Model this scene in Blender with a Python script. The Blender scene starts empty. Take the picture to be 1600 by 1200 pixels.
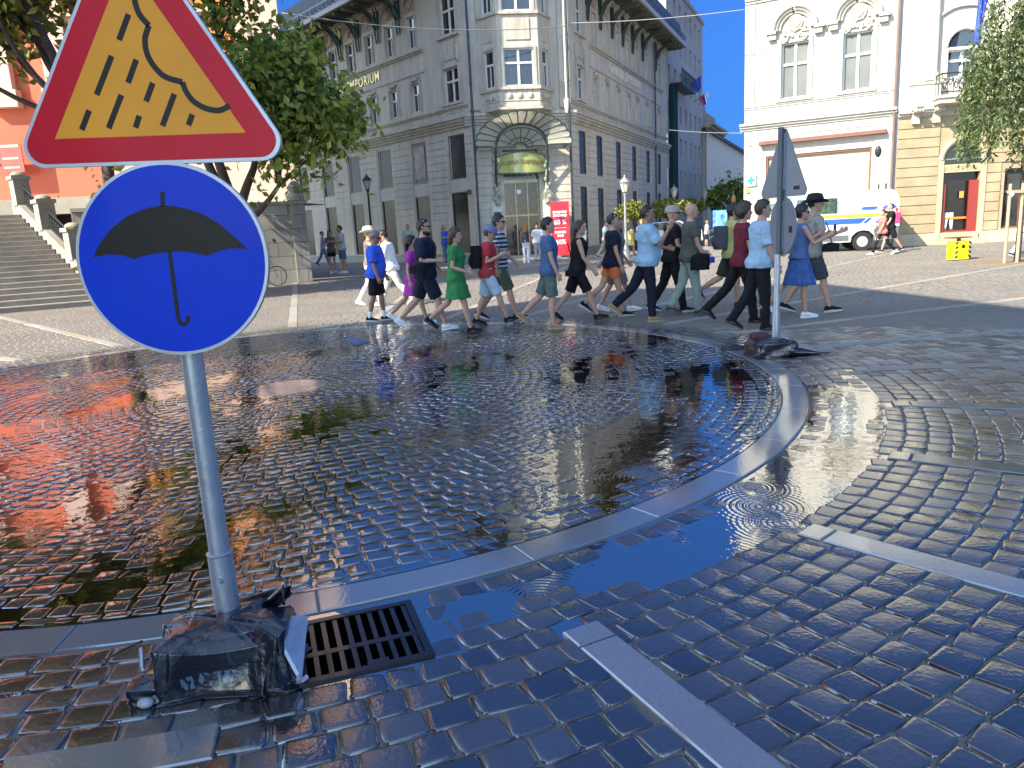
import bpy, bmesh, math, random
import numpy as np
from math import sin, cos, pi, radians as R_
from mathutils import Vector, Matrix

SC = bpy.context.scene
COL = SC.collection
rnd = random.Random(7)

# ------------------------------------------------------------------ camera, world, sun, exposure
FPX, PITCH, ROLL, CAMH = 1170.0, R_(11.8), R_(3.1), 1.55
_f = np.array([0, cos(PITCH), -sin(PITCH)]); _u0 = np.array([0, sin(PITCH), cos(PITCH)]); _r0 = np.array([1.0, 0, 0])
_cx = cos(ROLL) * _r0 - sin(ROLL) * _u0
_cu = sin(ROLL) * _r0 + cos(ROLL) * _u0
cam = bpy.data.cameras.new('camera')
cam.sensor_width = 36.0
cam.lens = FPX / 1600 * 36
cam.clip_start = 0.05
cam.clip_end = 2000
camo = bpy.data.objects.new('camera', cam)
camo.matrix_world = Matrix(((_cx[0], _cu[0], -_f[0], 0), (_cx[1], _cu[1], -_f[1], 0), (_cx[2], _cu[2], -_f[2], CAMH), (0, 0, 0, 1)))
COL.objects.link(camo)
SC.camera = camo

SUN_AZ, SUN_EL = -126.0, 38.0          # azimuth from the view direction (+Y), clockwise
world = bpy.data.worlds.new('World')
SC.world = world
world.use_nodes = True
wn = world.node_tree
sky = wn.nodes.new('ShaderNodeTexSky')
sky.sky_type = 'NISHITA'
sky.sun_disc = False
sky.sun_elevation = R_(SUN_EL)
sky.sun_rotation = R_(SUN_AZ)
sky.air_density = 1.0
sky.dust_density = 0.0
sky.altitude = 2500
sky.ozone_density = 3.0
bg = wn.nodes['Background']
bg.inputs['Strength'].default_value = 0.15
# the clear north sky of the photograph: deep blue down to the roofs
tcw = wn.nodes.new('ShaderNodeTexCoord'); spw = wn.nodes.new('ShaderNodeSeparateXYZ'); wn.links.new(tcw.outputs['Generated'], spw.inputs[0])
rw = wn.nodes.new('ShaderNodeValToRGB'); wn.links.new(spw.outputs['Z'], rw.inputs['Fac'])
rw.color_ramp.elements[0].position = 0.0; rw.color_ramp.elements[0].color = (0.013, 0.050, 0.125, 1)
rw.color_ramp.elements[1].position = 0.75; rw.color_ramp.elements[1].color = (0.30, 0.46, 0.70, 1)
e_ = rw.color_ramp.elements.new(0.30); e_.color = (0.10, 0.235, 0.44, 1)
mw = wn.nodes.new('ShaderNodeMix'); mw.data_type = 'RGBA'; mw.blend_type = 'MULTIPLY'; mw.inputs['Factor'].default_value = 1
# sky round the sun, behind the camera, brightened and warmed to add fill light
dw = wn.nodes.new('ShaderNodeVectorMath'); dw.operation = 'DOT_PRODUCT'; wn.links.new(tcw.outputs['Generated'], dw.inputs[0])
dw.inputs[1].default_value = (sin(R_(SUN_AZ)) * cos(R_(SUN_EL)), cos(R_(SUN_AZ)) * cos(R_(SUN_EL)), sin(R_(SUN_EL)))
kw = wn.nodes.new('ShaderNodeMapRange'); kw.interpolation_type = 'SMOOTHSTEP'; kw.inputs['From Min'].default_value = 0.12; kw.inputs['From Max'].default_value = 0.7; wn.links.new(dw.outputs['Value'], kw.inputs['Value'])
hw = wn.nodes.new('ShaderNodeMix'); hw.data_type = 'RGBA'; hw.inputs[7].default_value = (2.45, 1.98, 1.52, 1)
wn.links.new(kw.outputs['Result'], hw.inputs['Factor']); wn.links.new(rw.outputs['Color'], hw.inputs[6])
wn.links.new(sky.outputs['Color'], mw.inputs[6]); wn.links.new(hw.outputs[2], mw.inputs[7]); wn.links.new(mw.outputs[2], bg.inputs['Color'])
sl = bpy.data.lights.new('sun', 'SUN')
sl.energy = 3.9
sl.angle = R_(0.5)
sl.color = (1.0, 0.905, 0.745)
so = bpy.data.objects.new('sun', sl)
_a, _e = R_(SUN_AZ), R_(SUN_EL)
_sd = Vector((sin(_a) * cos(_e), cos(_a) * cos(_e), sin(_e)))
so.rotation_euler = _sd.to_track_quat('Z', 'Y').to_euler()
so.location = (-30, -30, 40)
COL.objects.link(so)
SC.view_settings.view_transform = 'Standard'
SC.view_settings.look = 'None'
SC.view_settings.gamma = 1
SC.view_settings.use_curve_mapping = False
SC.view_settings.exposure = 1.72
SC.cycles.max_bounces = 7
SC.cycles.transparent_max_bounces = 12
SC.cycles.sample_clamp_indirect = 6
SC.cycles.use_denoising = True

# ------------------------------------------------------------------ measuring helpers
def ray(x, y):
    return _f + _cx * (x - 800) / FPX - _cu * (y - 600) / FPX
def g(x, y, z=0.0):
    d = ray(x, y); k = (z - CAMH) / d[2]
    return Vector((d[0] * k, d[1] * k, z))
def at(x, y, Y):
    d = ray(x, y); k = Y / d[1]
    return Vector((d[0] * k, Y, CAMH + d[2] * k))
def project(P):
    v = np.asarray(P) - np.array([0, 0, CAMH]); k = v @ _f
    return 800 + FPX * (v @ _cx) / k, 600 - FPX * (v @ _cu) / k, k
def dirv(az):
    return Vector((sin(R_(az)), cos(R_(az)), 0))

# ------------------------------------------------------------------ mesh builder
class MB:
    def __init__(s):
        s.v = []; s.f = []; s.m = []; s.mi = 0
    def add(s, vs, fs):
        o = len(s.v)
        s.v += [tuple(p) for p in vs]
        s.f += [tuple(i + o for i in f) for f in fs]
        s.m += [s.mi] * len(fs)
        return s
    def box(s, x0, x1, y0, y1, z0, z1):
        if x0 > x1: x0, x1 = x1, x0
        if y0 > y1: y0, y1 = y1, y0
        if z0 > z1: z0, z1 = z1, z0
        return s.add([(x0, y0, z0), (x1, y0, z0), (x1, y1, z0), (x0, y1, z0), (x0, y0, z1), (x1, y0, z1), (x1, y1, z1), (x0, y1, z1)],
                     [(0, 3, 2, 1), (4, 5, 6, 7), (0, 1, 5, 4), (1, 2, 6, 5), (2, 3, 7, 6), (3, 0, 4, 7)])
    def quad(s, a, b, c, d):
        return s.add([a, b, c, d], [(0, 1, 2, 3)])
    def rings(s, rings, cap=True, closed=True):
        n = len(rings[0]); vs = [p for r in rings for p in r]; fs = []
        for i in range(len(rings) - 1):
            for j in range(n if closed else n - 1):
                k = (j + 1) % n
                fs.append((i * n + j, i * n + k, (i + 1) * n + k, (i + 1) * n + j))
        if cap:
            fs.append(tuple(range(n - 1, -1, -1)))
            fs.append(tuple((len(rings) - 1) * n + j for j in range(n)))
        return s.add(vs, fs)
    def tube(s, pts, rad, n=8, ref=(0, 1, 0), cap=True):
        """swept tube; rad per point: number or (along a, along b) with b nearest ref"""
        pts = [Vector(p) for p in pts]; m = len(pts)
        if not isinstance(rad, (list, tuple)): rad = [rad] * m
        ref = Vector(ref); rs = []
        for i, p in enumerate(pts):
            t = (pts[min(i + 1, m - 1)] - pts[max(i - 1, 0)])
            t = t.normalized() if t.length > 1e-9 else Vector((0, 0, 1))
            b = ref - t * ref.dot(t)
            if b.length < 1e-3:
                b = Vector((1, 0, 0)) - t * t.x
                if b.length < 1e-3: b = Vector((0, 0, 1)) - t * t.z
            b.normalize(); a = b.cross(t)
            ra, rb = rad[i] if isinstance(rad[i], (list, tuple)) else (rad[i], rad[i])
            rs.append([p + a * (ra * cos(2 * pi * k / n)) + b * (rb * sin(2 * pi * k / n)) for k in range(n)])
        return s.rings(rs, cap)
    def cyl(s, p0, p1, r0, r1=None, n=12):
        return s.tube([p0, p1], [r0, r0 if r1 is None else r1], n)
    def lathe(s, prof, c=(0, 0, 0), n=16, sx=1, sy=1):
        return s.rings([[(c[0] + r * sx * cos(2 * pi * k / n), c[1] + r * sy * sin(2 * pi * k / n), c[2] + z) for k in range(n)] for r, z in prof])
    def ell(s, c, r, n=12, m=8):
        return s.rings([[(c[0] + r[0] * sin(pi * i / m) * cos(2 * pi * k / n), c[1] + r[1] * sin(pi * i / m) * sin(2 * pi * k / n), c[2] - r[2] * cos(pi * i / m)) for k in range(n)]
                        for i in range(m + 1)][0:], False) if False else s._ell(c, r, n, m)
    def _ell(s, c, r, n, m):
        vs = [(c[0], c[1], c[2] - r[2])]; fs = []
        for i in range(1, m):
            for k in range(n):
                a = pi * i / m; b = 2 * pi * k / n
                vs.append((c[0] + r[0] * sin(a) * cos(b), c[1] + r[1] * sin(a) * sin(b), c[2] - r[2] * cos(a)))
        vs.append((c[0], c[1], c[2] + r[2])); T = len(vs) - 1
        for k in range(n):
            k2 = (k + 1) % n
            fs.append((0, 1 + k2, 1 + k)); fs.append((T, 1 + (m - 2) * n + k, 1 + (m - 2) * n + k2))
            for i in range(m - 2):
                fs.append((1 + i * n + k, 1 + i * n + k2, 1 + (i + 1) * n + k2, 1 + (i + 1) * n + k))
        return s.add(vs, fs)
    def prism(s, out, y0, y1, axis='y'):
        """outline (u,v) extruded; axis y: u->x, v->z ; axis z: u->x, v->y ; axis x: u->y, v->z"""
        n = len(out)
        def P(u, v, w): return (u, w, v) if axis == 'y' else ((u, v, w) if axis == 'z' else (w, u, v))
        vs = [P(u, v, y0) for u, v in out] + [P(u, v, y1) for u, v in out]
        fs = [tuple(range(n)), tuple(range(2 * n - 1, n - 1, -1))]
        fs += [(i, n + i, n + (i + 1) % n, (i + 1) % n) for i in range(n)]
        return s.add(vs, fs)
    def ribbon(s, pts, w, y0, y1):
        """flat stroke of width w along (x,z) points, with thickness in y"""
        pts = [Vector((p[0], p[1])) for p in pts]; L = []; Rr = []
        for i, p in enumerate(pts):
            t = (pts[min(i + 1, len(pts) - 1)] - pts[max(i - 1, 0)]).normalized()
            nn = Vector((-t.y, t.x)) * (w / 2)
            L.append(p + nn); Rr.append(p - nn)
        for i in range(len(pts) - 1):
            s.prism([tuple(Rr[i]), tuple(Rr[i + 1]), tuple(L[i + 1]), tuple(L[i])], y0, y1)
        return s
    def xf(s, M, start=0):
        for i in range(start, len(s.v)):
            s.v[i] = tuple(M @ Vector(s.v[i]))
        return s
    def mesh(s, name, mats, smooth=False):
        me = bpy.data.meshes.new(name)
        me.from_pydata(s.v, [], s.f)
        for mm in (mats if isinstance(mats, (list, tuple)) else [mats]):
            me.materials.append(mm)
        if any(s.m): me.polygons.foreach_set('material_index', s.m)
        bm = bmesh.new(); bm.from_mesh(me)
        bmesh.ops.recalc_face_normals(bm, faces=bm.faces)
        bm.to_mesh(me); bm.free()
        if smooth is not False:
            me.polygons.foreach_set('use_smooth', [True] * len(me.polygons))
            if smooth is not True:
                me.set_sharp_from_angle(angle=R_(smooth))
        return me
    def build(s, name, mats, parent=None, smooth=False, loc=None, rotz=None, rot=None):
        return link(name, s.mesh(name, mats, smooth), parent, loc, rotz, rot)

def link(name, me, parent=None, loc=None, rotz=None, rot=None):
    o = bpy.data.objects.new(name, me)
    COL.objects.link(o)
    if parent is not None: o.parent = parent
    if loc is not None: o.location = loc
    if rotz is not None: o.rotation_euler = (0, 0, R_(rotz))
    if rot is not None: o.rotation_euler = rot
    return o
def thing(name, label, cat, loc=(0, 0, 0), rotz=0, group=None):
    o = bpy.data.objects.new(name, None)
    o.empty_display_size = 0.1
    COL.objects.link(o)
    o.location = loc; o.rotation_euler = (0, 0, R_(rotz))
    return tag(o, label, cat, group)
def tag(o, label, cat, group=None):
    o['label'] = label; o['category'] = cat
    if group: o['group'] = group
    return o
def kids(o):
    return [c for c in bpy.data.objects if c.parent == o]
def dup(root, loc, rotz=0, label=None, children=None):
    r = root.copy(); COL.objects.link(r); r.location = loc; r.rotation_euler = (0, 0, R_(rotz))
    if label: r['label'] = label
    for ch in list(root.children_recursive):
        if ch.parent == root:
            c = ch.copy(); COL.objects.link(c); c.parent = r
            for gch in ch.children:
                d = gch.copy(); COL.objects.link(d); d.parent = c
    return r
def text_mb(body, size, depth=0.02, align='CENTER', bold=0.0, sp=1.0):
    c = bpy.data.curves.new('lettering', 'FONT')
    c.body = body; c.size = size; c.extrude = depth / 2; c.align_x = align; c.align_y = 'CENTER'; c.offset = bold; c.space_character = sp
    c.resolution_u = 3
    o = bpy.data.objects.new('lettering', c)
    me = bpy.data.meshes.new_from_object(o)
    mb = MB()
    mb.add([(v.co.x, -v.co.z, v.co.y) for v in me.vertices], [tuple(p.vertices) for p in me.polygons])
    bpy.data.objects.remove(o); bpy.data.meshes.remove(me); bpy.data.curves.remove(c)
    return mb

# ------------------------------------------------------------------ materials
MC = {}
def mat(name, col, rough=0.6, metal=0.0, var=0.15, scale=4.0, bump=0.0, bscale=40.0, coat=0.0, spec=0.5, col2=None, isl=0.0, emit=0.0, streak=0.0):
    if name in MC: return MC[name]
    m = bpy.data.materials.new(name); m.use_nodes = True
    nt = m.node_tree; N = nt.nodes; L = nt.links
    b = N['Principled BSDF']
    b.inputs['Roughness'].default_value = rough
    b.inputs['Metallic'].default_value = metal
    b.inputs['Coat Weight'].default_value = coat
    b.inputs['Coat Roughness'].default_value = 0.06
    b.inputs['Specular IOR Level'].default_value = spec
    geo = N.new('ShaderNodeNewGeometry')
    nz = N.new('ShaderNodeTexNoise'); nz.inputs['Scale'].default_value = scale; nz.inputs['Detail'].default_value = 6; nz.inputs['Roughness'].default_value = 0.65
    L.new(geo.outputs['Position'], nz.inputs['Vector'])
    rp = N.new('ShaderNodeValToRGB')
    c2 = col2 or col
    rp.color_ramp.elements[0].position = 0.3; rp.color_ramp.elements[1].position = 0.72
    rp.color_ramp.elements[0].color = tuple(min(1, c * (1 - var)) for c in col) + (1,)
    rp.color_ramp.elements[1].color = tuple(min(1, c * (1 + var)) for c in c2) + (1,)
    L.new(nz.outputs['Fac'], rp.inputs['Fac'])
    out = rp.outputs['Color']
    if streak:                                          # rain streaks and patches of old paint
        mp = N.new('ShaderNodeMapping'); mp.inputs['Scale'].default_value = (2.2, 2.2, 0.28); L.new(geo.outputs['Position'], mp.inputs[0])
        n2 = N.new('ShaderNodeTexNoise'); n2.inputs['Scale'].default_value = 1.6; n2.inputs['Detail'].default_value = 8; n2.inputs['Roughness'].default_value = 0.7; L.new(mp.outputs[0], n2.inputs['Vector'])
        r2 = N.new('ShaderNodeMapRange'); r2.inputs['From Min'].default_value = 0.35; r2.inputs['From Max'].default_value = 0.65; r2.inputs['To Min'].default_value = 1 - streak; r2.inputs['To Max'].default_value = 1 + streak * 0.4; L.new(n2.outputs['Fac'], r2.inputs['Value'])
        m3 = N.new('ShaderNodeMix'); m3.data_type = 'RGBA'; m3.blend_type = 'MULTIPLY'; m3.inputs['Factor'].default_value = 1
        L.new(out, m3.inputs[6]); L.new(r2.outputs['Result'], m3.inputs[7]); out = m3.outputs[2]
    if isl:
        mx = N.new('ShaderNodeMix'); mx.data_type = 'RGBA'; mx.blend_type = 'MULTIPLY'; mx.inputs['Factor'].default_value = 1
        mr = N.new('ShaderNodeMapRange'); mr.inputs['To Min'].default_value = 1 - isl; mr.inputs['To Max'].default_value = 1 + isl
        L.new(geo.outputs['Random Per Island'], mr.inputs['Value'])
        L.new(out, mx.inputs[6]); L.new(mr.outputs['Result'], mx.inputs[7]); out = mx.outputs[2]
    L.new(out, b.inputs['Base Color'])
    if emit:
        L.new(out, b.inputs['Emission Color']); b.inputs['Emission Strength'].default_value = emit
    if bump:
        bn = N.new('ShaderNodeTexNoise'); bn.inputs['Scale'].default_value = bscale; bn.inputs['Detail'].default_value = 4
        L.new(geo.outputs['Position'], bn.inputs['Vector'])
        bp = N.new('ShaderNodeBump'); bp.inputs['Strength'].default_value = bump; bp.inputs['Distance'].default_value = 0.02
        L.new(bn.outputs['Fac'], bp.inputs['Height']); L.new(bp.outputs['Normal'], b.inputs['Normal'])
    MC[name] = m
    return m
def glass(name, tint=(0.02, 0.025, 0.03), rough=0.03):
    return mat(name, tint, rough, var=0.4, scale=0.8, spec=1.0, coat=0.6)
def leafmat(name, c1, c2, trans=0.35):
    m = bpy.data.materials.new(name); m.use_nodes = True
    nt = m.node_tree; N = nt.nodes; L = nt.links; N.clear()
    o = N.new('ShaderNodeOutputMaterial'); geo = N.new('ShaderNodeNewGeometry')
    rp = N.new('ShaderNodeValToRGB')
    rp.color_ramp.elements[0].color = c1 + (1,); rp.color_ramp.elements[1].color = c2 + (1,)
    L.new(geo.outputs['Random Per Island'], rp.inputs['Fac'])
    d = N.new('ShaderNodeBsdfPrincipled'); d.inputs['Roughness'].default_value = 0.42
    t = N.new('ShaderNodeBsdfTranslucent')
    L.new(rp.outputs['Color'], d.inputs['Base Color']); L.new(rp.outputs['Color'], t.inputs['Color'])
    mx = N.new('ShaderNodeMixShader'); mx.inputs[0].default_value = trans
    L.new(d.outputs[0], mx.inputs[1]); L.new(t.outputs[0], mx.inputs[2]); L.new(mx.outputs[0], o.inputs['Surface'])
    return m
# ------------------------------------------------------------------ paving of the square
PC = (-2.4, 7.89)                                   # centre of the paved circle
STRIPS = [-91.5, -77.5, -63.3, -49.0, -34.8, -20.6, -6.4, 7.0, 21.0, 35.0, 49.0, 63.0, 77.0, 91.0, 105.0, 119.0, 133.0, 147.0, 161.0]

def wet_nodes(nt):
    """0 dry .. 1 wet, from where the rain falls: the circle and everything on the camera's side"""
    N = nt.nodes; L = nt.links
    geo = N.new('ShaderNodeNewGeometry')
    nz = N.new('ShaderNodeTexNoise'); nz.inputs['Scale'].default_value = 0.9; nz.inputs['Detail'].default_value = 5
    L.new(geo.outputs['Position'], nz.inputs['Vector'])
    sep = N.new('ShaderNodeSeparateXYZ'); L.new(geo.outputs['Position'], sep.inputs[0])
    d = N.new('ShaderNodeVectorMath'); d.operation = 'DISTANCE'; d.inputs[1].default_value = (PC[0] , PC[1], 0)
    fl = N.new('ShaderNodeCombineXYZ'); L.new(sep.outputs[0], fl.inputs[0]); L.new(sep.outputs[1], fl.inputs[1])
    L.new(fl.outputs[0], d.inputs[0])
    def add(a, k, off):
        q = N.new('ShaderNodeMath'); q.operation = 'MULTIPLY_ADD'; q.inputs[1].default_value = k; q.inputs[2].default_value = off
        L.new(a, q.inputs[0]); return q.outputs[0]
    def sm(v, a, b):
        q = N.new('ShaderNodeMapRange'); q.interpolation_type = 'SMOOTHSTEP'
        q.inputs['From Min'].default_value = a; q.inputs['From Max'].default_value = b
        q.inputs['To Min'].default_value = 1; q.inputs['To Max'].default_value = 0
        L.new(v, q.inputs['Value']); return q.outputs['Result']
    def plus(a, b):
        q = N.new('ShaderNodeMath'); q.operation = 'ADD'; L.new(a, q.inputs[0]); L.new(b, q.inputs[1]); return q.outputs[0]
    jit = add(nz.outputs['Fac'], 1.6, -0.8)
    w1 = sm(plus(d.outputs['Value'], jit), 5.1, 6.0)
    w2 = sm(plus(sep.outputs[1], jit), 4.8, 7.6)
    q = N.new('ShaderNodeMath'); q.operation = 'MAXIMUM'; L.new(w1, q.inputs[0]); L.new(w2, q.inputs[1])
    return q.outputs[0], geo

def stone_mat(name, dry, wet, isl=0.3, rdry=0.75, rwet=0.3, bump=0.35, bscale=60, coat=0.9, speck=0.25, clo=0.03, chi=0.13, cior=2.4):
    m = bpy.data.materials.new(name); m.use_nodes = True
    nt = m.node_tree; N = nt.nodes; L = nt.links; b = N['Principled BSDF']
    w, geo = wet_nodes(nt)
    mx = N.new('ShaderNodeMix'); mx.data_type = 'RGBA'
    mx.inputs[6].default_value = dry + (1,); mx.inputs[7].default_value = wet + (1,)
    L.new(w, mx.inputs['Factor'])
    nz = N.new('ShaderNodeTexNoise'); nz.inputs['Scale'].default_value = 90; nz.inputs['Detail'].default_value = 3
    L.new(geo.outputs['Position'], nz.inputs['Vector'])
    nl = N.new('ShaderNodeTexNoise'); nl.inputs['Scale'].default_value = 0.6; nl.inputs['Detail'].default_value = 5
    L.new(geo.outputs['Position'], nl.inputs['Vector'])
    def rng(src, a, b_):
        q = N.new('ShaderNodeMapRange'); q.inputs['To Min'].default_value = a; q.inputs['To Max'].default_value = b_; L.new(src, q.inputs['Value']); return q.outputs['Result']
    def mul(a, b_):
        q = N.new('ShaderNodeMath'); q.operation = 'MULTIPLY'; L.new(a, q.inputs[0]); L.new(b_, q.inputs[1]); return q.outputs[0]
    k = mul(mul(rng(geo.outputs['Random Per Island'], 1 - isl, 1 + isl), rng(nz.outputs['Fac'], 1 - speck, 1 + speck)), rng(nl.outputs['Fac'], 0.7, 1.3))
    m2 = N.new('ShaderNodeMix'); m2.data_type = 'RGBA'; m2.blend_type = 'MULTIPLY'; m2.inputs['Factor'].default_value = 1
    L.new(mx.outputs[2], m2.inputs[6]); L.new(k, m2.inputs[7])
    wh = N.new('ShaderNodeTexWhiteNoise'); wh.noise_dimensions = '1D'; L.new(geo.outputs['Random Per Island'], wh.inputs['W'])
    hr = N.new('ShaderNodeValToRGB'); hr.color_ramp.elements[0].color = (1.12, 0.96, 0.84, 1); hr.color_ramp.elements[1].color = (0.9, 1.0, 1.1, 1)
    L.new(wh.outputs['Value'], hr.inputs['Fac'])
    m4 = N.new('ShaderNodeMix'); m4.data_type = 'RGBA'; m4.blend_type = 'MULTIPLY'; m4.inputs['Factor'].default_value = 1
    L.new(m2.outputs[2], m4.inputs[6]); L.new(hr.outputs['Color'], m4.inputs[7])
    L.new(m4.outputs[2], b.inputs['Base Color'])
    L.new(rng(w, rdry, rwet), b.inputs['Roughness'])
    L.new(rng(w, 0.0, coat), b.inputs['Coat Weight'])
    L.new(rng(w, 0.5, 0.12), b.inputs['Specular IOR Level'])
    # each stone is polished differently
    L.new(rng(geo.outputs['Random Per Island'], clo, chi), b.inputs['Coat Roughness'])
    b.inputs['Coat IOR'].default_value = cior
    bn = N.new('ShaderNodeTexNoise'); bn.inputs['Scale'].default_value = bscale; bn.inputs['Detail'].default_value = 3
    L.new(geo.outputs['Position'], bn.inputs['Vector'])
    bp = N.new('ShaderNodeBump'); bp.inputs['Strength'].default_value = bump; bp.inputs['Distance'].default_value = 0.006
    L.new(bn.outputs['Fac'], bp.inputs['Height'])
    L.new(bp.outputs['Normal'], b.inputs['Normal'])
    bp2 = N.new('ShaderNodeBump'); bp2.inputs['Strength'].default_value = bump * 0.5; bp2.inputs['Distance'].default_value = 0.006
    L.new(bn.outputs['Fac'], bp2.inputs['Height']); L.new(bp2.outputs['Normal'], b.inputs['Coat Normal'])
    return m
M_sett_in = stone_mat('wet granite setts', (0.27, 0.25, 0.215), (0.042, 0.040, 0.038), isl=0.45, rwet=0.35, bump=0.07, bscale=30, clo=0.01, chi=0.05, cior=3.1, coat=1.0)
M_sett_out = stone_mat('granite setts', (0.185, 0.17, 0.14), (0.040, 0.039, 0.039), isl=0.55, rdry=0.5, rwet=0.4, bump=0.42, bscale=48, coat=0.85, clo=0.05, chi=0.24)
M_sett_far = stone_mat('distant granite setts', (0.165, 0.152, 0.128), (0.05, 0.048, 0.046), isl=0.06, rwet=0.4, bump=0.2, bscale=60, coat=0.8, speck=0.08)
M_slab = stone_mat('pale granite slab', (0.33, 0.305, 0.26), (0.21, 0.206, 0.2), isl=0.14, rwet=0.4, bump=0.12, bscale=70, clo=0.02, chi=0.06, coat=1.0)
M_joint = stone_mat('grit joint', (0.15, 0.14, 0.12), (0.17, 0.157, 0.135), isl=0.0, rwet=0.6, bump=0.8, bscale=160, coat=0.08)

def sector(a, a0, a1, s=8.0):
    return 1 / (1 + np.exp(-(a - a0) / s * 4)) * 1 / (1 + np.exp((a - a1) / s * 4))
def ground_z(x, y):
    dx, dy = x - PC[0], y - PC[1]; r = np.hypot(dx, dy); a = np.degrees(np.arctan2(dy, dx))
    z = 0.0035 * np.sin(1.9 * x + 0.7 * y) * np.cos(1.3 * y - 0.5 * x) + 0.0025 * np.sin(4.1 * x - 2.3 * y + 1)
    z = z - 0.019 * np.exp(-((r - 5.5) / 0.24) ** 2) * sector(a, -62, -16)
    z = z - 0.004 * np.exp(-((r - 5.5) / 0.2) ** 2) * sector(a, -100, -62)
    z = z - 0.0045 * np.exp(-((r - 4.6) / 0.5) ** 2) * sector(a, -52, 0)
    return z

K = 6
def grid_faces():
    f = []
    G = lambda i, j: i * K + j
    for i in range(K - 1):
        for j in range(K - 1): f.append((G(i, j), G(i + 1, j), G(i + 1, j + 1), G(i, j + 1)))
    bd = [G(0, j) for j in range(K)] + [G(i, K - 1) for i in range(1, K)] + [G(K - 1, j) for j in range(K - 2, -1, -1)] + [G(i, 0) for i in range(K - 2, 0, -1)]
    n = len(bd)
    for k in range(n):
        f.append((bd[k], bd[(k + 1) % n], K * K + (k + 1) % n, K * K + k))
    return np.array(f), bd
def quads_mesh(name, verts, faces, material, smooth=True):
    me = bpy.data.meshes.new(name)
    me.vertices.add(len(verts)); me.vertices.foreach_set('co', np.asarray(verts, dtype=np.float32).ravel())
    nf = len(faces)
    me.loops.add(nf * 4); me.loops.foreach_set('vertex_index', np.asarray(faces, dtype=np.int32).ravel())
    me.polygons.add(nf); me.polygons.foreach_set('loop_start', np.arange(nf, dtype=np.int32) * 4)
    me.polygons.foreach_set('use_smooth', np.full(nf, smooth))
    me.update(calc_edges=True); me.validate()
    me.materials.append(material)
    return me

def blocked(x, y):
    """where slabs, strips or the drain lie instead of setts"""
    dx, dy = x - PC[0], y - PC[1]; r = math.hypot(dx, dy); a = math.degrees(math.atan2(dy, dx))
    if r > 5.8:
        for s in STRIPS:
            d = (a - s + 180) % 360 - 180
            if abs(math.radians(d)) * r < 0.045 and abs(d) < 40: return True
    if 5.88 < r < 6.0 and -82.3 < a < -76.8: return True
    if -74.6 < a < -68.6 and 5.24 < r < 5.74: return True
    return False

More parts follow.
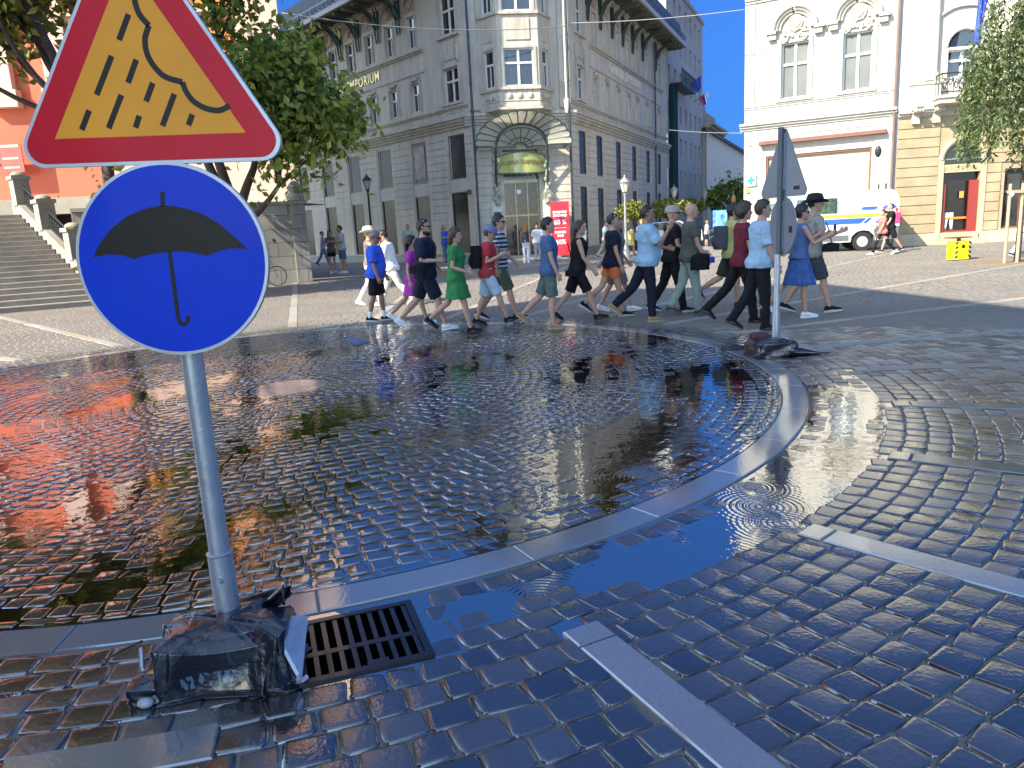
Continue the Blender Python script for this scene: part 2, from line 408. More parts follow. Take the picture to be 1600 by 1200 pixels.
def make_setts():
    rg = np.random.default_rng(5)
    near_in, near_out, far = [], [], []
    rings = []
    r = 0.42
    while r < 4.93:
        h = 0.115; rings.append((r, min(r + h, 4.965), 0.128, 0.009, 0)); r += h
    r = 5.225
    while r < 34:
        h = 0.140 if r > 5.8 else 0.13
        rings.append((r, r + h, 0.155 if r > 5.8 else 0.145, 0.0065, 1)); r += h
    for r0, r1, tw, gap, zone in rings:
        rm = (r0 + r1) / 2
        n = max(6, int(2 * pi * rm / tw))
        w = rg.uniform(0.8, 1.2, n); e = np.concatenate([[0], np.cumsum(w)]) / w.sum() * 2 * pi + rg.uniform(0, 1)
        for k in range(n):
            am = (e[k] + e[k + 1]) / 2
            x, y = PC[0] + rm * cos(am), PC[1] + rm * sin(am)
            if y < 0.6 or y > 30: continue
            px, py, dep = project((x, y, 0))
            mg = 900 if math.hypot(x, y) < 6 else 350
            if px < -mg or px > 1600 + mg or py > 1600: continue
            if blocked(x, y): continue
            dist = math.hypot(x, y)
            (far if dist > 11 else (near_in if zone == 0 else near_out)).append((r0, r1, e[k], e[k + 1], gap, dist))
    gf, bd = grid_faces()
    def near(name, S, mt, jit, ins, tilt, drop):
        S = np.array(S); n = len(S)
        r0, r1, a0, a1, gap = S[:, 0], S[:, 1], S[:, 2], S[:, 3], S[:, 4]
        u = np.array([0, ins * 0.4, ins, 1 - ins, 1 - ins * 0.4, 1.0])
        g2 = gap / 2 * rg.uniform(0.55, 1.6, n)
        rr = (r0 + g2)[:, None] + (r1 - r0 - 2 * g2)[:, None] * u
        rm = (r0 + r1) / 2; ga = g2 / rm * 1.15
        aa = (a0 + ga)[:, None] + (a1 - a0 - 2 * ga)[:, None] * u
        RR = np.repeat(rr[:, :, None], K, 2); AA = np.repeat(aa[:, None, :], K, 1)
        sk4 = rg.normal(0, jit, (4, n, 1, 1)); uu, vv = np.meshgrid(u - 0.5, u - 0.5, indexing='ij')
        RR = RR + sk4[0] * vv * 2 + sk4[1] * uu * vv * 3 + rg.normal(0, jit * 0.35, RR.shape)
        AA = AA + (sk4[2] * uu * 2 + sk4[3] * uu * vv * 3 + rg.normal(0, jit * 0.35, AA.shape)) / rm[:, None, None]
        # knocked-off corners
        cen = lambda i: 1 if i in (0, K - 1) else (0.3 if i in (1, K - 2) else 0)
        cr = np.array([[cen(i) * cen(j) for j in range(K)] for i in range(K)])
        cenr = rm[:, None, None]; cena = ((a0 + a1) / 2)[:, None, None]
        pull = 0.14 * cr * rg.uniform(0.4, 1.6, (n, 1, 1))
        RR = RR + (cenr - RR) * pull; AA = AA + (cena - AA) * pull
        X = PC[0] + RR * np.cos(AA); Y = PC[1] + RR * np.sin(AA)
        cx, cy = X.mean((1, 2)), Y.mean((1, 2))
        e1 = np.array([1, 0.32, 0, 0, 0.32, 1.0]); edge = np.maximum(e1[:, None], e1[None, :])
        Z = ground_z(cx, cy)[:, None, None] + (rg.normal(0, 0.0013, n) + rg.normal(0, 0.0016, n) * ((rm > 5.2) & (rm < 5.8)))[:, None, None] - ((rg.uniform(0, 1, n) < 0.05) * rg.uniform(0.002, 0.006, n))[:, None, None] - edge * drop - cr * drop * 0.7
        tx, ty = rg.normal(0, tilt, n), rg.normal(0, tilt, n)
        Z = Z + (X - cx[:, None, None]) * tx[:, None, None] + (Y - cy[:, None, None]) * ty[:, None, None] + rg.normal(0, 0.00035, Z.shape)
        top = np.stack([X, Y, Z], -1).reshape(n, K * K, 3)
        sk = top[:, bd, :].copy(); c = top.mean(1, keepdims=True)
        sk[:, :, :2] += (sk[:, :, :2] - c[:, :, :2]) * 0.03
        sk[:, :, 2] = -0.05
        V = np.concatenate([top, sk], 1).reshape(-1, 3)
        F = (gf[None] + (np.arange(n) * (K * K + len(bd)))[:, None, None]).reshape(-1, 4)
        link(name, quads_mesh(name, V, F[:, ::-1], mt, True))['kind'] = 'structure'
    near('square_paving', near_in, M_sett_in, 0.003, 0.12, 0.0045, 0.0032)
    near('outer_paving', near_out, M_sett_out, 0.004, 0.12, 0.008, 0.0028)
    S = np.array(far); n = len(S)
    r0, r1, a0, a1, gap = S[:, 0], S[:, 1], S[:, 2], S[:, 3], S[:, 4] / 2
    rm = (r0 + r1) / 2
    def ringpts(d, z):
        o = []
        for rr, aa in ((r0 + d, a0 + d / rm), (r1 - d, a0 + d / rm), (r1 - d, a1 - d / rm), (r0 + d, a1 - d / rm)):
            o.append(np.stack([PC[0] + rr * np.cos(aa), PC[1] + rr * np.sin(aa), z], -1))
        return np.stack(o, 1)
    zt = rg.normal(0, 0.002, n)
    V = np.concatenate([ringpts(gap + 0.012, zt), ringpts(gap, zt - 0.009), ringpts(gap, zt * 0 - 0.03)], 1).reshape(-1, 3)
    ff = [(3, 2, 1, 0)] + [(k + o, (k + 1) % 4 + o, (k + 1) % 4 + o + 4, k + o + 4) for o in (0, 4) for k in range(4)]
    F = (np.array(ff)[None] + (np.arange(n) * 12)[:, None, None]).reshape(-1, 4)
    link('plaza_paving', quads_mesh('plaza_paving', V, F, M_sett_far, False))['kind'] = 'structure'
make_setts()

def slab(mb, r0, r1, a0, a1, z=0.0, n=6, bev=0.006):
    """a curved slab with eased edges"""
    def ringp(d, zz):
        out = []
        rm = (r0 + r1) / 2; da = d / rm
        for i in range(n + 1):
            a = a0 + da + (a1 - a0 - 2 * da) * i / n; out.append((PC[0] + (r0 + d) * cos(a), PC[1] + (r0 + d) * sin(a), zz))
        for i in range(n, -1, -1):
            a = a0 + da + (a1 - a0 - 2 * da) * i / n; out.append((PC[0] + (r1 - d) * cos(a), PC[1] + (r1 - d) * sin(a), zz))
        return out
    mb.rings([ringp(0, z - 0.06), ringp(0, z - bev), ringp(bev, z)])
mb = MB(); a = -pi
while a < pi:
    d = rnd.uniform(0.15, 0.2)
    slab(mb, 4.99, 5.195, a, min(a + d, pi) - 0.0012, 0.001 + rnd.uniform(-0.001, 0.001)); a += d
mb.build('kerb_ring', M_slab)['kind'] = 'structure'
mb = MB()
for k in range(2): slab(mb, 0.0 + 0.001, 0.40, k * pi, (k + 1) * pi - 0.004, 0.0, 20)
mb.build('centre_stone', M_slab)['kind'] = 'structure'
M_strip = stone_mat('granite strip', (0.27, 0.25, 0.21), (0.11, 0.108, 0.105), isl=0.15, rwet=0.4, bump=0.12, bscale=70, coat=0.7)
mb = MB()
mb2 = MB()
for s in STRIPS:
    tgt = mb if s in (-63.3, -49.0) else mb2
    sa = R_(s); u = Vector((cos(sa), sin(sa), 0)); w = Vector((-sin(sa), cos(sa), 0)); c = Vector((PC[0], PC[1], 0))
    r = 5.82 if s != -77.5 else 6.05
    first = s != -77.5
    while r < 24:
        Lg = 0.13 if first else rnd.uniform(0.8, 1.25); first = False
        p0, p1 = c + u * (r + 0.005), c + u * (r + Lg - 0.005)
        hw = 0.082; z = 0.0065 + rnd.uniform(-0.001, 0.001)
        def rp(d, zz): return [(*(p0 + u * d - w * (hw - d)).xy, zz), (*(p1 - u * d - w * (hw - d)).xy, zz), (*(p1 - u * d + w * (hw - d)).xy, zz), (*(p0 + u * d + w * (hw - d)).xy, zz)]
        tgt.rings([rp(0, -0.05), rp(0, z - 0.006), rp(0.006, z)])
        r += Lg
slab(mb, 5.85, 6.03, R_(-82.6), R_(-76.4), 0.0065)
mb.build('paving_strip', M_slab)['kind'] = 'structure'
mb2.build('paving_strip', M_strip)['kind'] = 'structure'
# the sheet under everything
nr, na = 110, 300
rr = np.concatenate([np.linspace(0.0, 9.0, nr), [14.0, 40.0, 900.0]]); th = np.linspace(0, 2 * pi, na, endpoint=False)
GX = PC[0] + rr[:, None] * np.cos(th)[None]; GY = PC[1] + rr[:, None] * np.sin(th)[None]
GZ = np.where((rr < 8.8)[:, None], ground_z(GX, GY) - 0.0075, -0.0125)
gi = np.arange(len(rr) - 1)[:, None] * na + np.arange(na)[None]; gj = np.arange(len(rr) - 1)[:, None] * na + (np.arange(na)[None] + 1) % na
GF = np.stack([gi, gi + na, gj + na, gj], -1).reshape(-1, 4)
link('ground', quads_mesh('ground', np.stack([GX, GY, GZ], -1).reshape(-1, 3), GF, M_joint, True))['kind'] = 'structure'
# asphalt of the street past the square, a 4 mm sheet set round the setts
M_asph = mat('street asphalt', (0.19, 0.18, 0.16), 0.85, var=0.2, scale=0.5, bump=0.3, bscale=60)
mb = MB()
mb.quad((-60, 29.8, 0.0), (60, 29.8, 0.0), (60, 300, 0.0), (-60, 300, 0.0))
mb.build('street', M_asph)['kind'] = 'structure'

# ------------------------------------------------------------------ standing water
def water_mat():
    m = bpy.data.materials.new('rain water film'); m.use_nodes = True
    nt = m.node_tree; N = nt.nodes; L = nt.links; N.clear()
    o = N.new('ShaderNodeOutputMaterial'); geo = N.new('ShaderNodeNewGeometry')
    fr = N.new('ShaderNodeFresnel'); fr.inputs['IOR'].default_value = 2.7
    gl = N.new('ShaderNodeBsdfGlossy'); gl.inputs['Roughness'].default_value = 0.01
    tr = N.new('ShaderNodeBsdfTransparent'); tr.inputs['Color'].default_value = (0.62, 0.62, 0.6, 1)
    nz = N.new('ShaderNodeTexNoise'); nz.inputs['Scale'].default_value = 9; nz.inputs['Detail'].default_value = 3
    L.new(geo.outputs['Position'], nz.inputs['Vector'])
    h = nz.outputs['Fac']
    def math_(op, a, b):
        q = N.new('ShaderNodeMath'); q.operation = op
        for i, t in enumerate((a, b)):
            if isinstance(t, (int, float)): q.inputs[i].default_value = t
            else: L.new(t, q.inputs[i])
        return q.outputs[0]
    tot = math_('MULTIPLY', h, 0.9)
    for c, k, amp, fall in RIPPLES:
        d = N.new('ShaderNodeVectorMath'); d.operation = 'DISTANCE'; d.inputs[1].default_value = c
        L.new(geo.outputs['Position'], d.inputs[0])
        w = math_('SINE', math_('MULTIPLY', d.outputs['Value'], k), 0)
        e = math_('POWER', 2.718, math_('MULTIPLY', d.outputs['Value'], -fall))
        tot = math_('ADD', tot, math_('MULTIPLY', math_('MULTIPLY', math_('MULTIPLY', w, e), h), amp * 1.1))
    bp = N.new('ShaderNodeBump'); bp.inputs['Strength'].default_value = 0.6; bp.inputs['Distance'].default_value = 0.0032
    L.new(tot, bp.inputs['Height'])
    L.new(bp.outputs['Normal'], gl.inputs['Normal']); L.new(bp.outputs['Normal'], fr.inputs['Normal'])
    mx = N.new('ShaderNodeMixShader')
    fm = N.new('ShaderNodeMapRange'); fm.inputs['To Min'].default_value = 0.38; fm.inputs['To Max'].default_value = 1.0; L.new(fr.outputs[0], fm.inputs['Value'])
    L.new(fm.outputs['Result'], mx.inputs[0]); L.new(tr.outputs[0], mx.inputs[1]); L.new(gl.outputs[0], mx.inputs[2]); L.new(mx.outputs[0], o.inputs['Surface'])
    return m
RIPPLES = [((*g(1195, 790).xy, 0), 190, 1.3, 7), ((*g(1222, 815).xy, 0), 210, 1.0, 8), ((*g(842, 932).xy, 0), 230, 0.9, 9), ((*g(1060, 838).xy, 0), 260, 0.5, 16), ((*g(1165, 760).xy, 0), 230, 0.8, 9), ((*g(1010, 745).xy, 0), 230, 0.8, 9)]
M_water = water_mat()
def flat_up(name, mb, m):
    me = bpy.data.meshes.new(name); me.from_pydata(mb.v, [], mb.f); me.materials.append(m)
    if me.polygons[0].normal.z < 0: me.flip_normals()
    link(name, me)['kind'] = 'structure'
mb = MB(); n = 96
mb.add([(PC[0] + 4.98 * cos(2 * pi * k / n), PC[1] + 4.98 * sin(2 * pi * k / n), -0.0034) for k in range(n)], [tuple(range(n))])
flat_up('rain_water', mb, M_water)
mb = MB()
a0, a1, n = R_(-104), R_(-6), 60
ring = []
for i in range(n):
    for ra, rb, da in ((5.21, 5.86, 0),):
        A = a0 + (a1 - a0) * i / n; B = a0 + (a1 - a0) * (i + 1) / n
        mb.quad((PC[0] + ra * cos(A), PC[1] + ra * sin(A), -0.0085), (PC[0] + rb * cos(A), PC[1] + rb * sin(A), -0.0085), (PC[0] + rb * cos(B), PC[1] + rb * sin(B), -0.0085), (PC[0] + ra * cos(B), PC[1] + ra * sin(B), -0.0085))
flat_up('gutter_water', mb, M_water)
# ------------------------------------------------------------------ buildings
M_cream = mat('cream stucco', (0.52, 0.475, 0.39), 0.8, var=0.10, scale=0.7, streak=0.22, bump=0.15, bscale=30)
M_cream_d = mat('cream stucco trim', (0.48, 0.435, 0.355), 0.75, streak=0.25, var=0.14, scale=1.5, bump=0.2, bscale=25)
M_plinth = mat('grey plinth stone', (0.20, 0.20, 0.20), 0.6, var=0.2, scale=2)
M_brown = mat('dark brown shop frame', (0.06, 0.032, 0.02), 0.4, var=0.2)
M_white = mat('white painted joinery', (0.62, 0.62, 0.58), 0.45, var=0.08)
M_glass = glass('window glass')
M_shopglass = mat('shop window glass', (0.022, 0.02, 0.018), 0.22, var=0.6, scale=0.5, spec=0.1, col2=(0.045, 0.05, 0.05))
M_iron = mat('black iron', (0.018, 0.02, 0.02), 0.45, metal=0.3)
M_greeniron = mat('dark green iron', (0.03, 0.055, 0.045), 0.45, metal=0.2)
M_pipe = mat('dark downpipe', (0.05, 0.065, 0.075), 0.4, metal=0.4)
M_creampipe = mat('cream downpipe', (0.6, 0.56, 0.45), 0.4)
M_gold = mat('gilt lettering', (0.55, 0.40, 0.16), 0.35, metal=0.55)
M_roof = mat('dark roof sheet', (0.07, 0.07, 0.075), 0.6, var=0.2, scale=2)
M_whitewall = mat('white stucco', (0.47, 0.445, 0.39), 0.8, streak=0.12, var=0.06, scale=0.6, bump=0.12, bscale=25)
M_whitetrim = mat('white stucco trim', (0.45, 0.405, 0.33), 0.8, var=0.14, scale=6, bump=0.35, bscale=14)
M_yellow = mat('yellow sandstone', (0.33, 0.26, 0.155), 0.8, var=0.2, scale=1.5, bump=0.3, bscale=18)
M_rust = mat('rust red metal', (0.17, 0.07, 0.045), 0.6, var=0.2)

def frame_rot(o, rotz):
    return Matrix.Translation(Vector(o)) @ Matrix.Rotation(R_(rotz), 4, 'Z')

class Bld:
    """a building: root Empty at its base; facades are frames with +x to the viewer's right, +y into the wall"""
    def __init__(s, name, label, origin, cat='building'):
        s.root = thing(name, label, cat, origin)
        s.o = Vector(origin); s.wc = {}
    def part(s, name, mb, mats, F=None, smooth=False, parent=None, raw=False):
        if F is not None: mb.xf(Matrix.Translation(-s.o) @ F)
        return mb.build(name, mats, parent or s.root, smooth)
    def window(s, F, x, z, w, h, kind='casement', dep=0.16, frame=None, pane=None, name='window'):
        frame = frame or M_white; pane = pane or M_glass
        key = (round(w, 3), round(h, 3), kind, frame.name, pane.name)
        if key not in s.wc:
            t = 0.055; mb = MB(); pb = MB()
            def bar(x0, x1, z0, z1, d=0.06): mb.box(x0, x1, -d, 0.03, z0, z1)
            bar(-w / 2, -w / 2 + t, 0, h); bar(w / 2 - t, w / 2, 0, h)
            bar(-w / 2 + t, w / 2 - t, 0, t * 1.2); bar(-w / 2 + t, w / 2 - t, h - t, h)
            if kind in ('casement', 'cross'):
                zt = h * 0.62
                bar(-w / 2 + t, w / 2 - t, zt - 0.045, zt + 0.045, 0.075)
                if kind == 'cross':
                    bar(-0.05, 0.05, t * 1.2, zt - 0.045); bar(-0.05, 0.05, zt + 0.045, h - t)
                else:
                    bar(-0.025, 0.025, t * 1.2, zt - 0.045, 0.05)
            pb.quad((-w / 2 + 0.02, -0.012, 0.02), (w / 2 - 0.02, -0.012, 0.02), (w / 2 - 0.02, -0.012, h - 0.02), (-w / 2 + 0.02, -0.012, h - 0.02))
            s.wc[key] = (mb.mesh('window', frame), pb.mesh('pane', pane))
        a, b = s.wc[key]
        M = Matrix.Translation(-s.o) @ F @ Matrix.Translation((x, dep, z))
        o = link(name, a, s.root); o.matrix_local = M
        p = link('pane', b, o)
        return o

def wall_mb(mb, x0, x1, z0, z1, holes, y=0.0, dep=0.22):
    """wall sheet in the plane y with rectangular openings (x0,x1,z0,z1) and their reveals"""
    xs = sorted({x0, x1, *[h[0] for h in holes], *[h[1] for h in holes]})
    zs = sorted({z0, z1, *[h[2] for h in holes], *[h[3] for h in holes]})
    xs = [x for x in xs if x0 - 1e-6 <= x <= x1 + 1e-6]; zs = [z for z in zs if z0 - 1e-6 <= z <= z1 + 1e-6]
    for i in range(len(xs) - 1):
        for j in range(len(zs) - 1):
            cx, cz = (xs[i] + xs[i + 1]) / 2, (zs[j] + zs[j + 1]) / 2
            if any(h[0] < cx < h[1] and h[2] < cz < h[3] for h in holes): continue
            mb.quad((xs[i], y, zs[j]), (xs[i + 1], y, zs[j]), (xs[i + 1], y, zs[j + 1]), (xs[i], y, zs[j + 1]))
    for a, b, c, d in holes:
        e = y + dep
        mb.quad((a, y, c), (a, y, d), (a, e, d), (a, e, c)); mb.quad((b, y, d), (b, y, c), (b, e, c), (b, e, d))
        mb.quad((a, y, d), (b, y, d), (b, e, d), (a, e, d)); mb.quad((b, y, c), (a, y, c), (a, e, c), (b, e, c))
def moulding(mb, x0, x1, z, h, d, y=0.0, steps=2):
    for k in range(steps):
        f = (k + 1) / steps
        mb.box(x0, x1, y - d * f, y + 0.02, z + h * k / steps + (0.0015 if k else 0), z + h * (k + 1) / steps)
def rustication(mb, x0, x1, z0, z1, holes, ch=0.34, gap=0.035, d=0.035, y=0.0):
    n = max(1, round((z1 - z0) / ch)); c = (z1 - z0) / n
    for k in range(n):
        a, b = z0 + k * c + gap / 2, z0 + (k + 1) * c - gap / 2
        cuts = sorted([(h[0], h[1]) for h in holes if h[2] < b and h[3] > a])
        x = x0
        for p, q in cuts + [(x1, x1)]:
            if p - x > 0.05: mb.box(x + 0.004, p - 0.004, y - d, y + 0.01, a, b)
            x = max(x, q)

# ---- the corner building
P_L = Vector((-1.2, 36.3, 0)); P_R = Vector((2.48, 34.86, 0))
CL, CR = P_L + dirv(140) * -0.15, P_R + dirv(24) * 2.3          # ends of the chamfer
U = Bld('corner_building', 'cream ornate corner store building with glass fan canopy over its entrance', (1.1, 37.2, 0))
F_L = frame_rot(P_L, -50); F_R = frame_rot(P_R, 66)
cd = (CR - CL); CW = cd.length; caz = math.degrees(math.atan2(cd.x, cd.y))
F_C = frame_rot(CL, 90 - caz)
TOP = 13.24
def shop_openings(centres, w):
    o = []
    for c in centres: o += [(c - w / 2, c + w / 2, 0.42, 3.35), (c - w / 2, c + w / 2, 3.95, 6.0)]
    return o
def corner_face(F, xa, xb, shop, sw, dbl, narrow, nm, flip):
    so_ = shop_openings(shop, sw)
    up = [(c - 0.6, c + 0.6, 7.45, 9.0) for c in dbl] + [(c - 0.6, c + 0.6, 10.45, 12.15) for c in dbl]
    up += [(c - 0.36, c + 0.36, 7.45, 8.8) for c in narrow] + [(c - 0.36, c + 0.36, 10.45, 11.9) for c in narrow]
    mb = MB(); wall_mb(mb, xa, xb, 0, TOP, so_ + up); U.part('wall', mb, M_cream, F)
    mb = MB(); rustication(mb, xa, xb, 0.4, 6.15, [(a - 0.08, b + 0.08, c - (0.5 if c > 3 else 0), d + (0.1 if c > 3 else 0.1)) for a, b, c, d in so_]); U.part('rustication', mb, M_cream, F)
    mb = MB()
    x = xa
    for c in sorted(shop):
        pass
    mb.box(xa, xb, -0.075, 0.02, 0.0, 0.38); U.part('plinth', mb, M_plinth, F)
    mb = MB()
    moulding(mb, xa, xb, 6.25, 0.5, 0.34, steps=4)
    mb.box(xa, xb, -0.2, 0.02, 6.78, 6.86)
    moulding(mb, xa, xb, 7.12, 0.16, 0.12, steps=2)
    nx0, nx1 = min(narrow) - 0.9, max(narrow) + 0.9
    moulding(mb, nx0, nx1, 10.12, 0.18, 0.17, steps=2)
    mb.box(nx0, nx1, -0.05, 0.02, 9.2, 9.27)
    moulding(mb, xa, xb, 12.86, 0.3, 0.2, steps=2)
    U.part('cornice', mb, M_cream_d, F)
    for c in dbl:                              # the paired windows: hoods, panels, sills
        mb = MB()
        for zb, zt in ((7.45, 9.0), (10.45, 12.15)):
            mb.box(c - 0.82, c + 0.82, -0.14, 0.02, zb - 0.13, zb - 0.005)
            mb.box(c - 0.74, c - 0.605, -0.07, 0.02, zb, zt + 0.1); mb.box(c + 0.605, c + 0.74, -0.07, 0.02, zb, zt + 0.1)
            mb.box(c - 0.6, c + 0.6, -0.055, 0.02, zt + 0.005, zt + 0.12)
        mb.box(c - 0.45, c + 0.45, -0.05, 0.02, 9.35, 10.05)
        mb.box(c - 0.6, c + 0.6, -0.04, 0.02, 6.9, 7.1)
        for q in (-0.62, 0.62): mb.ell((c + q, -0.04, 9.55), (0.12, 0.1, 0.4), 8, 6)
        for k in range(5): mb.box(c - 0.5 + k * 0.22, c - 0.38 + k * 0.22, -0.065, 0.0, 6.94, 7.07)
        U.part('ornament', mb, M_cream_d, F, smooth=40)
    for c in narrow:
        mb = MB()
        for zb, zt in ((7.45, 8.8), (10.45, 11.9)):
            mb.box(c - 0.47, c - 0.365, -0.05, 0.02, zb, zt + 0.08); mb.box(c + 0.365, c + 0.47, -0.05, 0.02, zb, zt + 0.08)
            mb.box(c - 0.36, c + 0.36, -0.04, 0.02, zt + 0.005, zt + 0.09)
        mb.ell((c, -0.06, 8.95), (0.3, 0.12, 0.09), 8, 6)
        for q in (-0.3, 0.3): mb.box(c + q - 0.11, c + q + 0.11, -0.07, 0.02, 9.03, 9.1)
        for q in (0.0, 0.13): mb.box(c - 0.45, c + 0.45, -0.03, 0.02, 12.1 + q * 8, 12.14 + q * 8)
        U.part('ornament', mb, M_cream_d, F, smooth=40)
    # frieze of moulded panels in terracotta tone between the brackets
    for c in narrow:
        mb = MB()
        mb.box(c - 0.42, c + 0.42, -0.03, 0.01, 12.12, 12.8)
        mb.ell((c, -0.05, 12.45), (0.28, 0.07, 0.26), 10, 6)
        mb.tube([(c + 0.34 * cos(t), -0.06, 12.62 + 0.34 * sin(t) * -1) for t in np.linspace(0, pi, 9)], 0.05, 6)
        U.part('frieze', mb, mat('terracotta frieze', (0.36, 0.27, 0.20), 0.8, var=0.25, scale=3), F, smooth=40)
    # deep eaves on iron brackets
    mb = MB()
    ex = (xa - 0.0, xb + 0.0)
    mb.box(ex[0], ex[1], -1.35, 0.6, 13.22, 13.32)
    k = ex[0] + 0.4
    while k < ex[1]:
        mb.box(k - 0.09, k + 0.09, -1.25, 0.0, 13.05, 13.215); k += 1.03
    U.part('eaves', mb, mat('eaves boards', (0.16, 0.15, 0.11), 0.7, var=0.3), F)
    nn = sorted(narrow)
    for i in range(len(nn)):
        mb = MB(); c = nn[i] - (nn[1] - nn[0]) / 2
        for q in (-0.13, 0.13):
            mb.tube([(c + q, -0.06, 11.3), (c + q, -0.1, 12.0), (c + q, -0.35, 12.5), (c + q, -0.95, 12.98), (c + q, -1.15, 13.04)], [0.04, 0.06, 0.075, 0.06, 0.04], 7)
            mb.box(c + q - 0.05, c + q + 0.05, -0.12, 0.0, 12.0, 13.05)
        U.part('bracket', mb, M_greeniron, F, smooth=50)
    mb = MB()
    # gutter with openwork cresting
    mb.box(ex[0], ex[1], -1.47, -1.352, 13.2, 13.44)
    U.part('gutter', mb, mat('pale gutter', (0.42, 0.40, 0.36), 0.5), F)
    mb = MB()
    x = ex[0] + 0.3
    while x < ex[1] - 0.3:
        for q in (0.0, 0.5):
            mb.tube([(x + q + 0.24 * cos(t), -1.44, 13.66 + 0.2 * sin(t)) for t in np.linspace(-0.5, 2 * pi - 1.2, 10)], 0.03, 5)
        mb.cyl((x + 0.25, -1.44, 13.44), (x + 0.25, -1.44, 14.05), 0.03, 0.015, 6)
        x += 1.0
    mb.box(ex[0], ex[1], -1.46, -1.42, 13.8, 13.84)
    U.part('cresting', mb, mat('steel cresting', (0.16, 0.17, 0.20), 0.3, metal=0.8), F, smooth=50)
    mb = MB(); mb.add([(ex[0], -1.33, 13.33), (ex[1], -1.33, 13.33), (ex[1], -1.0, 14.75), (ex[0], -1.0, 14.75), (ex[1], 5.5, 17.2), (ex[0], 5.5, 17.2)], [(0, 1, 2, 3), (3, 2, 4, 5)])
    U.part('roof', mb, M_roof, F)
    for i, c in enumerate(shop):
        for z0, z1 in ((0.42, 3.35), (3.95, 6.0)):
            U.window(F, c, z0, sw, z1 - z0, 'shop', 0.085, M_brown, M_shopglass)
    for c in dbl:
        U.window(F, c, 7.45, 1.2, 1.55, 'cross'); U.window(F, c, 10.45, 1.2, 1.7, 'cross')
    for c in narrow:
        U.window(F, c, 7.45, 0.72, 1.35); U.window(F, c, 10.45, 0.72, 1.45)
corner_face(F_L, -22.5, -0.15, [-1.3, -4.5, -7.85, -11.2, -14.5, -17.8], 1.3, [-1.35], [-4.4 - 2.04 * k for k in range(8)], 'l', 0)
corner_face(F_R, 2.3, 23.8, [4.0, 6.9, 10.6, 14.2, 17.85, 21.2], 1.1, [3.95], [6.4, 8.6, 10.8, 13.0, 15.2, 17.7, 21.3], 'r', 1)
def letters(bld, body, F, x, z, size, m, name='lettering', y=-0.03, d=0.05, bold=0.0, sp=1.0):
    mb = text_mb(body, size, d, bold=bold, sp=sp)
    for i, p in enumerate(mb.v): mb.v[i] = (p[0] + x, p[1] + y, p[2] + z)
    return bld.part(name, mb, m, F)
letters(U, 'GALERIJA  EMPORIUM', F_L, -11.1, 9.72, 0.66, M_gold, bold=0.008, sp=1.12)
letters(U, 'GALERIJA EMPORIUM', F_R, 12.6, 9.72, 0.66, mat('pale raised lettering', (0.62, 0.58, 0.5), 0.6), bold=0.008, sp=1.2)

# chamfer with the entrance and the bay above it
dw0, dw1 = CW / 2 - 0.95, CW / 2 + 0.75
holes = [(dw0, dw1, 0.12, 5.1)]
mb = MB(); wall_mb(mb, 0, CW, 0, TOP, holes, dep=0.5); U.part('wall', mb, M_cream, F_C)
mb = MB(); rustication(mb, 0, 0.95, 0.4, 6.1, []); rustication(mb, CW - 0.95, CW, 0.4, 6.1, []); U.part('rustication', mb, M_cream, F_C)
mb = MB(); mb.box(0, 0.95, -0.07, 0.0, 0, 0.38); mb.box(CW - 0.95, CW, -0.07, 0, 0, 0.38); U.part('plinth', mb, M_plinth, F_C)
mb = MB(); mb.box(0.9, CW - 0.9, -1.1, 0.4, 0.0, 0.1); mb.box(0.5, CW - 0.5, -1.6, -1.1, 0, 0.05); U.part('step', mb, M_plinth, F_C)
mb = MB()
for x in (0.0, CW - 0.5): mb.box(x, x + 0.5, -0.16, 0.01, 6.9, 12.8)
moulding(mb, -0.25, CW + 0.25, 6.25, 0.5, 0.32, steps=4); moulding(mb, -0.2, CW + 0.2, 12.84, 0.39, 0.3, steps=3)
U.part('cornice', mb, M_cream_d, F_C)
